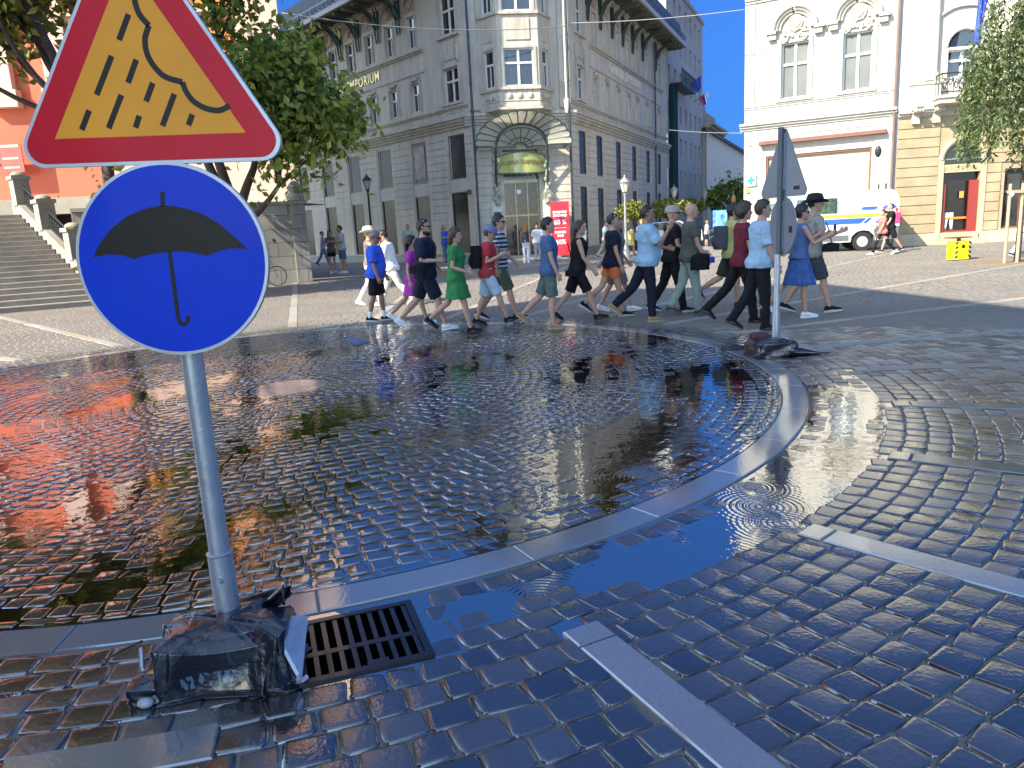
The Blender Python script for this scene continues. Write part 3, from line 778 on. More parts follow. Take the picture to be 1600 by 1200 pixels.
# bay: three sided
bc = CW / 2 - 0.1; bw = 0.92; bs = 1.62; bd = 0.95
plan = [(bc - bs, 0.0), (bc - bw, -bd), (bc + bw, -bd), (bc + bs, 0.0)]
def bay_side(p, q):
    p = Vector((p[0], p[1], 0)); q = Vector((q[0], q[1], 0)); d = q - p
    return F_C @ Matrix.Translation(p) @ Matrix.Rotation(math.atan2(d.y, d.x), 4, 'Z'), d.length
for k in range(3):
    Fk, Lk = bay_side(plan[k], plan[k + 1])
    ww = 1.36 if k == 1 else 0.62; c = Lk / 2
    hs = [(c - ww / 2, c + ww / 2, z0, z1) for z0, z1 in ((7.75, 9.35), (10.9, 12.6))]
    mb = MB(); wall_mb(mb, 0, Lk, 6.75, 14.3, hs, dep=0.16); U.part('bay_wall', mb, M_cream, Fk)
    for z0, z1 in ((7.75, 9.35), (10.9, 12.6)):
        U.window(Fk, c, z0, ww, z1 - z0, 'cross' if k == 1 else 'casement', 0.1)
    mb = MB()
    for z0, z1 in ((7.75, 9.35), (10.9, 12.6)):
        mb.box(-0.03, Lk + 0.03, -0.09, 0.02, z0 - 0.14, z0 - 0.006)
        mb.box(c - ww / 2 - 0.12, c - ww / 2 - 0.004, -0.05, 0.02, z0, z1 + 0.1); mb.box(c + ww / 2 + 0.004, c + ww / 2 + 0.12, -0.05, 0.02, z0, z1 + 0.1)
    mb.box(c - ww / 2, c + ww / 2, -0.045, 0.02, 9.36, 9.46)
    mb.box(c - ww * 0.4, c + ww * 0.4, -0.04, 0.02, 9.7, 10.6)
    for q in range(3): mb.ell((c - ww * 0.35 + q * ww * 0.35, -0.02, 7.35), (0.13, 0.05, 0.14), 8, 6)
    mb.box(0, Lk, -0.03, 0.02, 7.13, 7.17)
    for z in (6.75, 6.88): mb.box(-0.08, Lk + 0.08, -0.16 + (z - 6.75), 0.02, z, z + 0.11)
    mb.box(-0.08, Lk + 0.08, -0.14, 0.02, 14.05, 14.3)
    U.part('bay_trim', mb, M_cream_d, Fk, smooth=40)
mb = MB()
rr = []
for f, z in ((1.0, 6.745), (0.8, 6.6), (0.45, 6.4), (0.2, 6.26)):
    rr.append([(bc + (x - bc) * f, y * f, z) for x, y in plan])
mb.rings(rr); U.part('bay_corbel', mb, M_cream_d, F_C)
mb = MB(); rr = []
for f, z in ((1.12, 14.31), (1.05, 14.8), (0.9, 15.3), (0.6, 15.8), (0.2, 16.1)):
    rr.append([(bc + (x - bc) * f, (y - 0.4) * f if y < 0 else 0.8, z) for x, y in plan])
mb.rings(rr); U.part('bay_roof', mb, M_roof, F_C)
mb = MB(); mb.add([(0, 0.3, 13.26), (CW, 0.3, 13.26), (CW * 0.75, 5, 16.7), (CW * 0.3, 5, 16.7)], [(0, 1, 2, 3)]); U.part('roof', mb, M_roof, F_C)
# entrance
M_brass = mat('pale gold door metal', (0.42, 0.37, 0.22), 0.35, metal=0.5)
mb = MB()
w = dw1 - dw0
for x in (0.0, w / 3, 2 * w / 3, w - 0.05): mb.box(dw0 + x, dw0 + x + 0.05, 0.3, 0.36, 0.12, 3.6)
mb.box(dw0 + 0.05, dw1 - 0.05, 0.31, 0.35, 2.05, 2.13); mb.box(dw0 + 0.05, dw1 - 0.05, 0.31, 0.35, 0.12, 0.2)
mb.box(dw0, dw1, 0.26, 0.4, 3.6, 3.75)
door = U.part('door', mb, M_brass, F_C)
mb = MB(); mb.quad((dw0, 0.335, 0.12), (dw1, 0.335, 0.12), (dw1, 0.335, 3.6), (dw0, 0.335, 3.6)); mb.xf(Matrix.Translation(-U.o) @ F_C)
mb.build('pane', mat('dark doorway glass', (0.02, 0.018, 0.014), 0.05, var=0.5, spec=1, col2=(0.05, 0.04, 0.03)), door)
mb = MB(); mb.lathe([(0.001, 0), (0.11, 0.0), (0.11, 0.03), (0.001, 0.03)], n=16)
mb.xf(Matrix.Translation((dw0 + 0.75, 0.31, 3.2)) @ Matrix.Rotation(pi / 2, 4, 'X')); mb.xf(Matrix.Translation(-U.o) @ F_C)
mb.build('clock', mat('white clock face', (0.8, 0.8, 0.75), 0.4), door)
mb = MB(); mb.quad((dw0, 0.4, 3.75), (dw1, 0.4, 3.75), (dw1, 0.4, 5.1), (dw0, 0.4, 5.1)); U.part('transom_pane', mb, mat('transom glass with painted reflection', (0.10, 0.14, 0.16), 0.05, spec=1), F_C)  # glass coloured pale blue to stand in for a reflection
# curved green glass sign panel over the doors
M_panel = mat('yellow green sign glass', (0.42, 0.44, 0.14), 0.25, var=0.15, scale=1.2, coat=0.5)
mb = MB(); n = 18; rr0, rr1 = [], []
for i in range(n + 1):
    t = -1 + 2 * i / n; x = bc + t * 1.12; y = -0.55 + 0.35 * t * t
    rr0.append((x, y, 4.05 - 0.05 * (1 - t * t))); rr1.append((x, y, 4.95 - 0.18 * t * t))
for i in range(n): mb.quad(rr0[i], rr0[i + 1], rr1[i + 1], rr1[i])
for i in range(n): mb.quad((rr1[i][0], rr1[i][1], rr1[i][2]), (rr1[i + 1][0], rr1[i + 1][1], rr1[i + 1][2]), (rr1[i + 1][0], 0.0, rr1[i + 1][2]), (rr1[i][0], 0.0, rr1[i][2]))
for i in range(n): mb.quad((rr0[i][0], 0.0, rr0[i][2]), (rr0[i + 1][0], 0.0, rr0[i + 1][2]), rr0[i + 1], rr0[i])
sp_ = U.part('sign_panel', mb, M_panel, F_C, smooth=30)
tm = text_mb('GALERIJA EMPORIUM', 0.24, 0.02, bold=0.004)
for i, p in enumerate(tm.v):
    t = p[0] / 1.12; tm.v[i] = (bc + p[0], -0.57 + 0.35 * t * t + p[1], 4.5 + p[2] - 0.06 * t * t)
tm.xf(Matrix.Translation(-U.o) @ F_C); tm.build('lettering', mat('dull gold sign lettering', (0.25, 0.19, 0.06), 0.4), sp_)
mb = MB()
for i in range(0, n + 1):
    mb.cyl(rr1[i], (rr1[i][0], rr1[i][1], rr1[i][2] + 0.13 + 0.05 * (i % 2)), 0.035, 0.01, 6)
    mb.cyl((rr0[i][0], rr0[i][1], rr0[i][2]), (rr0[i][0], rr0[i][1], rr0[i][2] - 0.1 - 0.05 * (i % 2)), 0.035, 0.01, 6)
mb.tube(rr1, 0.03, 6); mb.tube(rr0, 0.03, 6)
mb.xf(Matrix.Translation(-U.o) @ F_C); mb.build('sign_border', mat('aged green ironwork', (0.12, 0.15, 0.10), 0.5), sp_, 40)
mb = MB()
for sx in (-1, 1):
    mb.tube([(bc + sx * 1.18, -0.12, 2.6), (bc + sx * 1.22, -0.14, 4.2)], [0.12, 0.09], 8)
    for k in range(14):
        z = 2.7 + k * 0.2; mb.ell((bc + sx * (1.2 + 0.1 * sin(k * 2.1)), -0.2, z), (0.11, 0.07, 0.13), 7, 5)
    for k in range(7): mb.tube([(bc + sx * 1.2, -0.2, 3.3), (bc + sx * (1.2 + 0.12 * (k - 3)), -0.26, 2.7 + 0.05 * abs(k - 3))], [0.03, 0.01], 5)
U.part('ironwork', mb, mat('grey green ironwork', (0.30, 0.32, 0.24), 0.5, var=0.3), F_C, 40)
mb = MB()
for sx in (-1, 1): mb.box(bc + sx * 1.22 - 0.24, bc + sx * 1.22 + 0.24, -0.1, 0.0, 0.4, 2.75)
pil = U.part('door_pilaster', mb, mat('pale door pilaster', (0.6, 0.58, 0.5), 0.6), F_C)
mb = MB()
for k in range(5): mb.box(bc - 1.4, bc - 1.04, -0.125, -0.1005, 0.75 + k * 0.32, 1.02 + k * 0.32)
mb.xf(Matrix.Translation(-U.o) @ F_C); mb.build('shop_board', mat('dark teal board', (0.02, 0.07, 0.065), 0.4), pil)
# fan canopy of ribbed glass
n = 15; inner, outer = [], []
def fan(t, f):
    """t along the arch 0..pi, f 0 inner arch .. 1 outer rim"""
    sc = 1 + 0.035 * abs(sin(t * n)) * (1 if f > 0.9 else 0)
    rx = 1.2 + 0.95 * f; rz = 0.95 + 0.5 * f
    return (bc - rx * sc * cos(t), -0.7 - 0.75 * f, 5.22 + rz * sc * sin(t) - 0.06 * f)
mb = MB(); G = n * 4
for i in range(G):
    a, b = pi * i / G, pi * (i + 1) / G
    for k in range(4): mb.quad(fan(a, k / 4), fan(b, k / 4), fan(b, (k + 1) / 4), fan(a, (k + 1) / 4))
def fan2(t, f):
    return (bc - 1.15 * f * cos(t), -0.62 + 0.45 * (1 - f), 5.2 + 0.8 * f * sin(t))
for i in range(24):
    a, b = pi * i / 24, pi * (i + 1) / 24
    for k in range(1, 4): mb.quad(fan2(a, k / 4), fan2(b, k / 4), fan2(b, (k + 1) / 4), fan2(a, (k + 1) / 4))
mcan = bpy.data.materials.new('frosted canopy glass'); mcan.use_nodes = True
_b = mcan.node_tree.nodes['Principled BSDF']; _b.inputs['Base Color'].default_value = (0.5, 0.5, 0.42, 1); _b.inputs['Roughness'].default_value = 0.35
_t = mcan.node_tree.nodes.new('ShaderNodeBsdfTranslucent'); _t.inputs['Color'].default_value = (0.55, 0.54, 0.42, 1)
_m = mcan.node_tree.nodes.new('ShaderNodeMixShader'); _m.inputs[0].default_value = 0.45
mcan.node_tree.links.new(_b.outputs[0], _m.inputs[1]); mcan.node_tree.links.new(_t.outputs[0], _m.inputs[2]); mcan.node_tree.links.new(_m.outputs[0], mcan.node_tree.nodes['Material Output'].inputs['Surface'])
can = U.part('canopy', mb, mcan, F_C, 60)
mb = MB()
for i in range(n + 1):
    t = pi * i / n; mb.tube([fan(t, k / 4) for k in range(5)], 0.022, 5)
mb.tube([fan(pi * i / G, 1.0) for i in range(G + 1)], 0.03, 6)
mb.tube([fan(pi * i / G, 0.0) for i in range(G + 1)], 0.055, 6)
for f in (0.25, 0.5, 1.0): mb.tube([fan2(pi * i / 24, f) for i in range(25)], 0.02, 5)
for i in range(9): mb.tube([fan2(pi * i / 8, k / 4) for k in range(1, 5)], 0.018, 5)
for sx in (-1, 1):
    mb.tube([(bc + sx * 1.2, -0.7, 5.22), (bc + sx * 1.22, -0.45, 4.4), (bc + sx * 1.22, -0.15, 3.3)], [0.055, 0.05, 0.06], 7)
    mb.box(bc + sx * 2.1 - 0.03, bc + sx * 2.1 + 0.03, -1.4, 0.0, 5.12, 5.2)
    mb.box(bc + sx * 1.2 - 0.04, bc + sx * 2.14, -1.43, -1.37, 5.1, 5.17)
mb.xf(Matrix.Translation(-U.o) @ F_C); mb.build('rib', M_greeniron, can, 50)
# downpipes at both ends of the chamfer
for x, m, z0 in ((0.12, M_pipe, 0.3), (CW - 0.12, M_pipe, 0.3), (CW - 0.22, M_creampipe, 6.9)):
    mb = MB(); mb.cyl((x, -0.36, z0), (x, -0.36, 13.2), 0.055, n=10)
    for z in (2, 4, 6, 8, 10, 12):
        if z > z0: mb.cyl((x, -0.36, z), (x, -0.36, z + 0.05), 0.075, n=10)
    if z0 > 5: mb.lathe([(0.055, -0.35), (0.12, -0.1), (0.14, 0.25), (0.06, 0.3)], (x, -0.36, 6.95), 10)
    U.part('downpipe', mb, m, F_C, 40)
mb = MB(); mb.cyl((19.6, -0.14, 0.3), (19.6, -0.14, 13.0), 0.055, n=8); U.part('downpipe', mb, M_pipe, F_R, 40)
# a portrait poster in one shop window, pale strips painted as lit edges at the frames
mb = MB(); mb.box(-5.0, -4.1, 0.05, 0.065, 4.2, 5.8); U.part('window_poster', mb, mat('brown grey poster', (0.12, 0.10, 0.085), 0.5, var=0.6, scale=1.6, col2=(0.28, 0.22, 0.19)), F_L)
mb = MB()
for c in (-1.3, -4.5, -7.85, -11.2):
    mb.box(c - 0.59, c - 0.55, 0.04, 0.07, 4.02, 5.94)
U.part('painted_edge_light', mb, mat('painted lit edge', (0.6, 0.55, 0.45), 0.5), F_L)
tag(MB().box(-0.16, 0.16, -0.02, 0.01, -0.1, 0.1).box(-0.13, 0.13, -0.024, -0.0205, -0.07, -0.05).build('street_plate', [mat('dark plate', (0.02, 0.03, 0.03), 0.4)], None, False, F_L @ Vector((-0.45, -0.06, 3.3)), -50), 'small dark street plate on the cream wall near the downpipe', 'plate')

# red sale banner beside the door
bn = F_C @ Vector((CW - 0.78, -0.5, 0))
BN = thing('sale_banner', 'tall red sale banner with white lettering beside the store entrance', 'banner', bn, 90 - caz - 12)
MB().box(-0.44, 0.44, 0.0, 0.03, 0.1, 2.62).build('panel', mat('red banner vinyl', (0.62, 0.02, 0.035), 0.45, var=0.05), BN)
MB().box(-0.5, 0.5, -0.2, 0.25, 0, 0.06).box(-0.03, 0.03, 0.031, 0.06, 0.06, 2.6).build('stand', M_iron, BN)
tm = MB()
for body, z, s in (('SEZONSKO', 2.14, 0.13), ('ZNIŽANJE', 1.98, 0.145), ('60 %', 1.66, 0.3), ('SUMMER', 1.2, 0.14), ('SALE', 1.04, 0.14), ('60%', 0.74, 0.3)):
    q = text_mb(body, s, 0.006, bold=0.006); tm.add([(a, b - 0.004, c + z) for a, b, c in q.v], q.f)
tm.box(-0.3, 0.3, -0.004, -0.001, 1.40, 1.412)
tm.build('lettering', mat('white print', (0.85, 0.85, 0.85), 0.5), BN)

# ---- the grey office block up the street
OF = Bld('office_block', 'grey modern office block with rows of narrow windows and a green panel', P_R + dirv(24) * 25)
M_off = mat('grey office cladding', (0.37, 0.355, 0.34), 0.7, streak=0.15, var=0.12, scale=0.4)
F_O = frame_rot(P_R + dirv(24) * 24.0, 66)
cols = [5.1 - 2.1 + 2.12 * k for k in range(-1, 6)]; rows = [3.9 + 2.42 * k for k in range(-1, 6)]
hs = [(c - 0.42, c + 0.42, z, z + 1.3) for c in cols for z in rows]
mb = MB(); wall_mb(mb, 0.0, 15.2, 0, 18.0, hs, dep=0.3)
mb.quad((15.2, 0, 0), (15.2, 12, 0), (15.2, 12, 18), (15.2, 0, 18)); mb.quad((0.0, 12, 13), (0.0, 0, 13), (0.0, 0, 18), (0.0, 12, 18))
OF.part('wall', mb, M_off, F_O)
for c in cols:
    for z in rows: OF.window(F_O, c, z, 0.84, 1.3, 'shop', 0.24, mat('dark grey frames', (0.04, 0.042, 0.045), 0.5), mat('dark office glass', (0.014, 0.015, 0.018), 0.3, var=0.5, spec=0.12))
mb = MB(); mb.box(0.6, 2.4, -0.3, -0.01, 2.6, 11.0); OF.part('green_panel', mb, mat('deep green panel', (0.006, 0.034, 0.032), 0.8, spec=0.15), F_O)
mb = MB(); mb.box(1.0, 6.5, -0.9, -0.01, 11.05, 11.2)
for k in range(22): mb.box(1.0 + k * 0.25, 1.03 + k * 0.25, -0.88, -0.85, 11.2, 12.1)
mb.box(1.0, 6.5, -0.9, -0.84, 12.1, 12.16); OF.part('balcony', mb, M_iron, F_O)
mb = MB(); mb.box(-0.2, 15.4, -0.15, 12, 18.0, 18.3); OF.part('parapet', mb, M_off, F_O)
mb = MB(); mb.box(-0.6, 12.5, -1.6, 8, 19.6, 20.0); OF.part('roof', mb, mat('red brown eaves', (0.22, 0.09, 0.06), 0.6), F_O)
mb = MB(); mb.box(0.3, 12.0, 0.6, 8, 18.3, 19.6); OF.part('attic', mb, M_off, F_O)
def flag(name, label, base, tip, cols, w, drop, grp=None, stars=False):
    t = thing(name, label, 'flag', base, 0, grp)
    d = Vector(tip) - Vector(base)
    MB().tube([(0, 0, 0), d], [0.022, 0.014], 7).build('pole', M_iron, t)
    mb = MB(); nx, nz = 10, 14; u = d.normalized(); s = 0.35
    side = Vector((u.y, -u.x, 0)).normalized()
    P = []
    for i in range(nx + 1):
        row = []
        for j in range(nz + 1):
            a = i / nx; b = j / nz
            p = d * (1 - a * w / d.length * (1 - 0.55 * b)) + Vector((0, 0, -drop * b))
            p += side * (0.06 * sin(a * 14 + b * 2) * (0.3 + b))
            row.append(tuple(p))
        P.append(row)
    for i in range(nx):
        for j in range(nz):
            mb.mi = min(len(cols) - 1, int(i / nx * len(cols)))
            mb.quad(P[i][j], P[i + 1][j], P[i + 1][j + 1], P[i][j + 1])
    cl = mb.build('cloth', cols, t, 60)
    if stars:
        sb = MB()
        for k in range(12):
            a = 2 * pi * k / 12; i = 5 + 3.2 * cos(a); j = 4.2 + 2.6 * sin(a)
            q = Vector(P[int(i)][int(j)]) - side * 0.0
            for sg in (-1, 1):
                c = q + side * 0.02 * sg
                pts = [c + u * (r * cos(t_)) + Vector((0, 0, r * sin(t_))) for t_, r in [(pi / 2 + pi * z / 5, 0.05 if z % 2 == 0 else 0.02) for z in range(10)]]
                sb.add(pts, [tuple(range(10))])
        sb.build('star', mat('flag star yellow', (0.8, 0.6, 0.05), 0.6), cl)
    return t
M_fblue = mat('flag blue', (0.02, 0.06, 0.42), 0.7); M_fred = mat('flag red', (0.5, 0.03, 0.04), 0.7); M_fwhite = mat('flag white', (0.75, 0.75, 0.75), 0.7)
b_ = F_O @ Vector((7.0, -0.05, 11.6))
flag('flag', 'blue flag on the grey office block above the street', b_, b_ + Vector((1.1, -0.4, 0.9)), [M_fblue], 0.95, 1.0)
b_ = F_O @ Vector((10.5, -0.05, 11.0))
flag('flag', 'white blue and red flag on the office block beside the blue one', b_, b_ + Vector((1.1, -0.4, 0.8)), [M_fwhite, M_fblue, M_fred], 0.95, 0.9)

# ---- the ornate house with the metal dome, the gabled house and the dark fence beyond
OR = Bld('domed_house', 'old stone house with rounded metal dome past the office block', P_R + dirv(24) * 40)
F_2 = frame_rot(P_R + dirv(24) * 39.6, 66)
M_old = mat('old beige stone', (0.30, 0.26, 0.20), 0.8, var=0.2, scale=0.8)
hs = [(c - 0.5, c + 0.5, z, z + 1.6) for c in (1.4, 3.6, 5.8, 8.0) for z in (1.0, 4.2, 7.2)]
mb = MB(); wall_mb(mb, 0, 9.5, 0, 9.8, hs, dep=0.3); mb.quad((9.5, 0, 0), (9.5, 9, 0), (9.5, 9, 9.8), (9.5, 0, 9.8)); OR.part('wall', mb, M_old, F_2)
for c in (1.4, 3.6, 5.8, 8.0):
    for z in (1.0, 4.2, 7.2): OR.window(F_2, c, z, 1.0, 1.6)
mb = MB(); moulding(mb, -0.1, 9.9, 9.2, 0.7, 0.9, steps=3); moulding(mb, 0, 9.5, 3.6, 0.3, 0.3)
for c in (0.3, 2.5, 4.7, 6.9, 9.1): mb.box(c - 0.2, c + 0.2, -0.25, 0, 3.9, 9.2)
OR.part('cornice', mb, M_old, F_2)
mb = MB(); mb.box(0.5, 9.0, 0.3, 8, 9.9, 11.2); OR.part('attic', mb, M_old, F_2)
mb = MB(); mb.lathe([(3.3, 0), (3.25, 0.7), (2.9, 1.5), (2.2, 2.2), (1.2, 2.65), (0.3, 2.8), (0.1, 3.4), (0.02, 3.6)], (4.5, 3.8, 11.2), 20); OR.part('dome', mb, mat('grey metal dome', (0.30, 0.33, 0.36), 0.35, metal=0.6), F_2, 40)
GH = Bld('gabled_house', 'plain grey gabled house wall at the end of the street', (20.5, 70, 0))
mb = MB(); x0, x1 = 18.6, 25.0
mb.prism([(x0, 0), (x1, 0), (x1, 5.0), (x0, 9.0)], 70.0, 78.0); mb.v = [(a - 20.5, b - 70, c) for a, b, c in mb.v]; mb.build('wall', mat('pale grey render', (0.52, 0.51, 0.50), 0.85, var=0.08), GH.root)
mb = MB(); mb.prism([(x0 - 0.2, 9.0 + 0.13), (x1, 5.0 + 0.004), (x1, 5.25), (x0 - 0.2, 9.4)], 69.6, 78.2); mb.v = [(a - 20.5, b - 70, c) for a, b, c in mb.v]; mb.build('roof', M_roof, GH.root)
GH2 = Bld('dark_roofed_house', 'low dark roofed house behind the gabled wall', (25.5, 82, 0))
MB().box(-3, 6, 0, 6, 0, 6.6).build('wall', M_off, GH2.root); MB().prism([(-3.6, 6.6), (6.6, 6.6), (5.5, 7.6), (-2.5, 7.6)], -0.4, 6.4).build('roof', M_roof, GH2.root)
mb = MB()
for k in range(56): mb.box(k * 0.12, k * 0.12 + 0.035, 0, 0.035, 0.05, 4.2)
mb.box(0, 6.8, 0.036, 0.07, 0.4, 0.48); mb.box(0, 6.8, 0.036, 0.07, 3.9, 3.98)
tag(mb.build('street_fence', M_iron, None, False, (18.4, 66, 0)), 'tall dark railing below the grey gabled wall', 'fence')
SCN = thing('advert_screen', 'glowing blue advertising screen standing up the street', 'screen', (17.0, 60, 0), -16)
MB().box(-0.62, 0.62, -0.06, 0.12, 0.1, 2.1).box(-0.4, 0.4, -0.1, 0.16, 0, 0.1).build('case', M_iron, SCN)
MB().box(-0.54, 0.54, -0.068, -0.061, 0.3, 2.0).build('display', mat('blue screen', (0.03, 0.08, 0.55), 0.3, var=0.7, scale=2.0, col2=(0.12, 0.3, 0.8), emit=1.1), SCN)

# ---- the white house on the right and the yellow sandstone house beside it
P_W = Vector((15.4, 30.2, 0))
WH = Bld('white_house', 'white stucco house with arched window hoods and a cream shop front', P_W)
F_W = frame_rot(P_W, -31)
wx = (-3.82, -1.5)
hs = [(c - 0.52, c + 0.52, z, z + 2.15) for c in wx for z in (6.1, 10.3)] + [(-4.9, -0.85, 0.5, 3.9)]
mb = MB(); wall_mb(mb, -5.8, -0.02, 0, 14.5, hs, dep=0.25)
mb.quad((-5.8, 10, 0), (-5.8, 0, 0), (-5.8, 0, 14.5), (-5.8, 10, 14.5)); WH.part('wall', mb, M_whitewall, F_W)
mb = MB(); rustication(mb, -5.8, -0.02, 0.5, 5.0, [(-5.0, -0.75, 0, 4.45)], ch=0.33, d=0.03)
mb.box(-5.85, -4.95, -0.06, 0.0, 0, 0.48); mb.box(-0.8, -0.02, -0.06, 0.0, 0, 0.48); WH.part('rustication', mb, M_whitewall, F_W)
mb = MB(); moulding(mb, -5.95, -0.02, 5.0, 0.28, 0.25, steps=3); moulding(mb, -5.8, -0.02, 5.85, 0.14, 0.08); moulding(mb, -5.8, -0.02, 9.95, 0.2, 0.12); moulding(mb, -6.0, -0.02, 13.7, 0.8, 0.7, steps=4)
mb.box(-5.8, -5.4, -0.05, 0, 5.99, 9.9); WH.part('cornice', mb, M_whitewall, F_W)
mb = MB(); mb.add([(-6.1, -0.8, 14.5), (-0.02, -0.8, 14.5), (-0.02, 5, 17), (-6.1, 5, 17)], [(0, 1, 2, 3)]); WH.part('roof', mb, mat('red tiles', (0.28, 0.10, 0.06), 0.8), F_W)
for c in wx:
    for z in (6.1, 10.3):
        WH.window(F_W, c, z, 1.04, 2.15, 'cross', 0.2, M_white, mat('grey curtained pane', (0.17, 0.185, 0.18), 0.06, var=0.15, scale=0.7, spec=0.8))
    mb = MB()
    mb.box(c - 0.68, c - 0.53, -0.06, 0.02, 6.05, 8.4); mb.box(c + 0.53, c + 0.68, -0.06, 0.02, 6.05, 8.4); mb.box(c - 0.72, c + 0.72, -0.14, 0.02, 5.99, 6.095)
    zb = 8.72
    for r, d, t in ((0.80, 0.28, 0.07), (0.70, 0.2, 0.06), (0.6, 0.12, 0.05)):
        mb.tube([(c - r * cos(q), -d * 0.5, zb + r * sin(q)) for q in np.linspace(0.0, pi, 17)], [(d * 0.55, t)] * 17, 8, ref=(1, 0, 0))
    for sx in (-1, 1):
        mb.box(c + sx * 0.92 - 0.2, c + sx * 0.92 + 0.2, -0.26, 0.02, 8.62, 8.74); mb.box(c + sx * 0.88 - 0.15, c + sx * 0.88 + 0.15, -0.19, 0.02, 8.42, 8.615)
    WH.part('window_hood', mb, M_whitewall, F_W, 40)
    mb = MB(); mb.ell((c, -0.04, 8.95), (0.2, 0.1, 0.24), 12, 8); mb.tube([(c - 0.25 * cos(q), -0.05, 8.95 + 0.28 * sin(q)) for q in np.linspace(0, 2 * pi, 15)], 0.045, 6)
    for k in range(18):
        q = rnd.uniform(-0.5, 0.5); mb.ell((c + q, -0.03, rnd.uniform(8.36, 8.75)), (rnd.uniform(.05, .11), 0.06, rnd.uniform(.04, .1)), 6, 5)
    for sx in (-1, 1):
        mb.tube([(c + sx * (0.12 + 0.06 * t), -0.06, 8.42 + 0.13 * sin(t * 1.2)) for t in np.linspace(0, 6, 12)], 0.035, 6)
    WH.part('relief', mb, M_whitetrim, F_W, 50)
mb = MB(); mb.box(-4.9, -0.85, 0.16, 0.2, 0.5, 3.9); WH.part('shop_blind', mb, mat('cream shop blind', (0.42, 0.37, 0.255), 0.7, var=0.05), F_W)
mb = MB(); mb.box(-4.9, -0.85, 0.05, 0.155, 3.82, 3.9); mb.box(-0.93, -0.85, 0.05, 0.155, 0.5, 3.82); mb.box(-4.9, -4.82, 0.05, 0.155, 0.5, 3.82); WH.part('shop_frame', mb, M_rust, F_W)
mb = MB(); mb.box(-5.15, -0.35, -0.3, -0.005, 4.36, 4.5); WH.part('awning_case', mb, M_rust, F_W)
for c in (-0.62,):
    mb = MB(); mb.ell((c, -0.04, 3.7), (0.12, 0.05, 0.22), 8, 6); WH.part('wall_lamp', mb, M_iron, F_W, 40)
mb = MB(); mb.cyl((-0.1, -0.12, 0.1), (-0.1, -0.12, 13.7), 0.055, n=8); WH.part('downpipe', mb, mat('brown downpipe', (0.16, 0.11, 0.09), 0.5), F_W, 40)
CRS = thing('pharmacy_sign', 'small white sign with a turquoise cross on the white wall', 'sign', F_W @ Vector((-5.47, -0.09, 2.97)), -31)
MB().box(-0.2, 0.2, -0.03, 0.03, -0.24, 0.24).build('board', mat('pale sign board', (0.7, 0.75, 0.72), 0.4), CRS)
mb = MB(); mb.box(-0.16, 0.16, -0.036, -0.031, -0.055, 0.055); mb.box(-0.055, 0.055, -0.036, -0.031, 0.056, 0.17); mb.box(-0.055, 0.055, -0.036, -0.031, -0.17, -0.056)
for sx in (-1, 1):
    for sz in (-1, 1): mb.prism([(sx * 0.07, sz * 0.06), (sx * 0.12, sz * 0.06), (sx * 0.06, sz * 0.12)], -0.035, -0.031)
mb.build('cross', mat('turquoise', (0.01, 0.45, 0.5), 0.4), CRS)
tag(MB().box(-0.07, 0.07, -0.02, 0.02, -0.08, 0.08).box(-0.04, 0.04, -0.025, -0.0205, -0.02, 0.02).build('notice', mat('lime notice', (0.5, 0.6, 0.03), 0.5), None, False, F_W @ Vector((-5.62, -0.06, 2.55)), -31), 'tiny lime green notice just below the turquoise cross', 'notice')

P_Y = P_W
YH = Bld('sandstone_house', 'house with yellow sandstone ground floor, arched red doorway and white columns above', P_Y)
F_Y = frame_rot(P_Y, -10)
YL = 9.5
acx, aw = 2.41, 0.66
hs = [(acx - aw, acx + aw, 0.45, 2.72), (3.95, 5.25, 0.5, 2.75), (6.9, 8.2, 0.5, 2.75)]
up = [(1.66, 2.74, 6.2, 7.65), (5.0, 6.08, 6.2, 7.65)]
mb = MB(); wall_mb(mb, 0.02, YL, 0, 4.85, hs + [(acx - aw, acx + aw, 3.02, 3.2)], dep=0.3); YH.part('wall', mb, M_yellow, F_Y)
mb = MB()
hs2 = [(acx - aw - 0.2, acx + aw + 0.2, 0, 4.15)] + [(a - 0.15, b + 0.15, c, d + 0.2) for a, b, c, d in hs[1:]]
rustication(mb, 0.04, YL, 0.46, 4.8, hs2, ch=0.36, gap=0.03, d=0.05); YH.part('rustication', mb, M_yellow, F_Y)
mb = MB(); mb.box(0.04, acx - aw - 0.02, -0.09, 0.0, 0, 0.45); mb.box(acx + aw + 0.02, YL, -0.09, 0, 0, 0.45); YH.part('plinth', mb, mat('worn pale plinth', (0.45, 0.38, 0.27), 0.85, var=0.25, scale=2), F_Y)
# the arch: surround, dark fanlight, lettered lintel, red door
mb = MB()
mb.tube([(acx - (aw + 0.1) * cos(q), -0.03, 3.2 + (aw + 0.1) * sin(q)) for q in np.linspace(0, pi, 17)], [(0.1, 0.1)] * 17, 8, ref=(0, 1, 0))
for sx in (-1, 1): mb.box(acx + sx * (aw + 0.1) - 0.095, acx + sx * (aw + 0.1) + 0.095, -0.09, 0.0, 0.45, 3.2)
mb.box(acx - aw, acx + aw, -0.05, 0.28, 2.72, 3.02)
mb.box(acx - aw - 0.15, acx + aw + 0.15, -0.5, 0.0, 0.0, 0.2); mb.box(acx - aw, acx + aw, -0.2, 0.3, 0.2, 0.44)
sur = YH.part('doorway_surround', mb, mat('pale sandstone', (0.42, 0.34, 0.22), 0.8, var=0.12), F_Y, 40)
letters(YH, 'APOTEKA', F_Y, acx - 0.02, 2.86, 0.24, mat('carved lettering', (0.36, 0.27, 0.14), 0.8), y=-0.055, d=0.02, bold=0.004, sp=1.25)
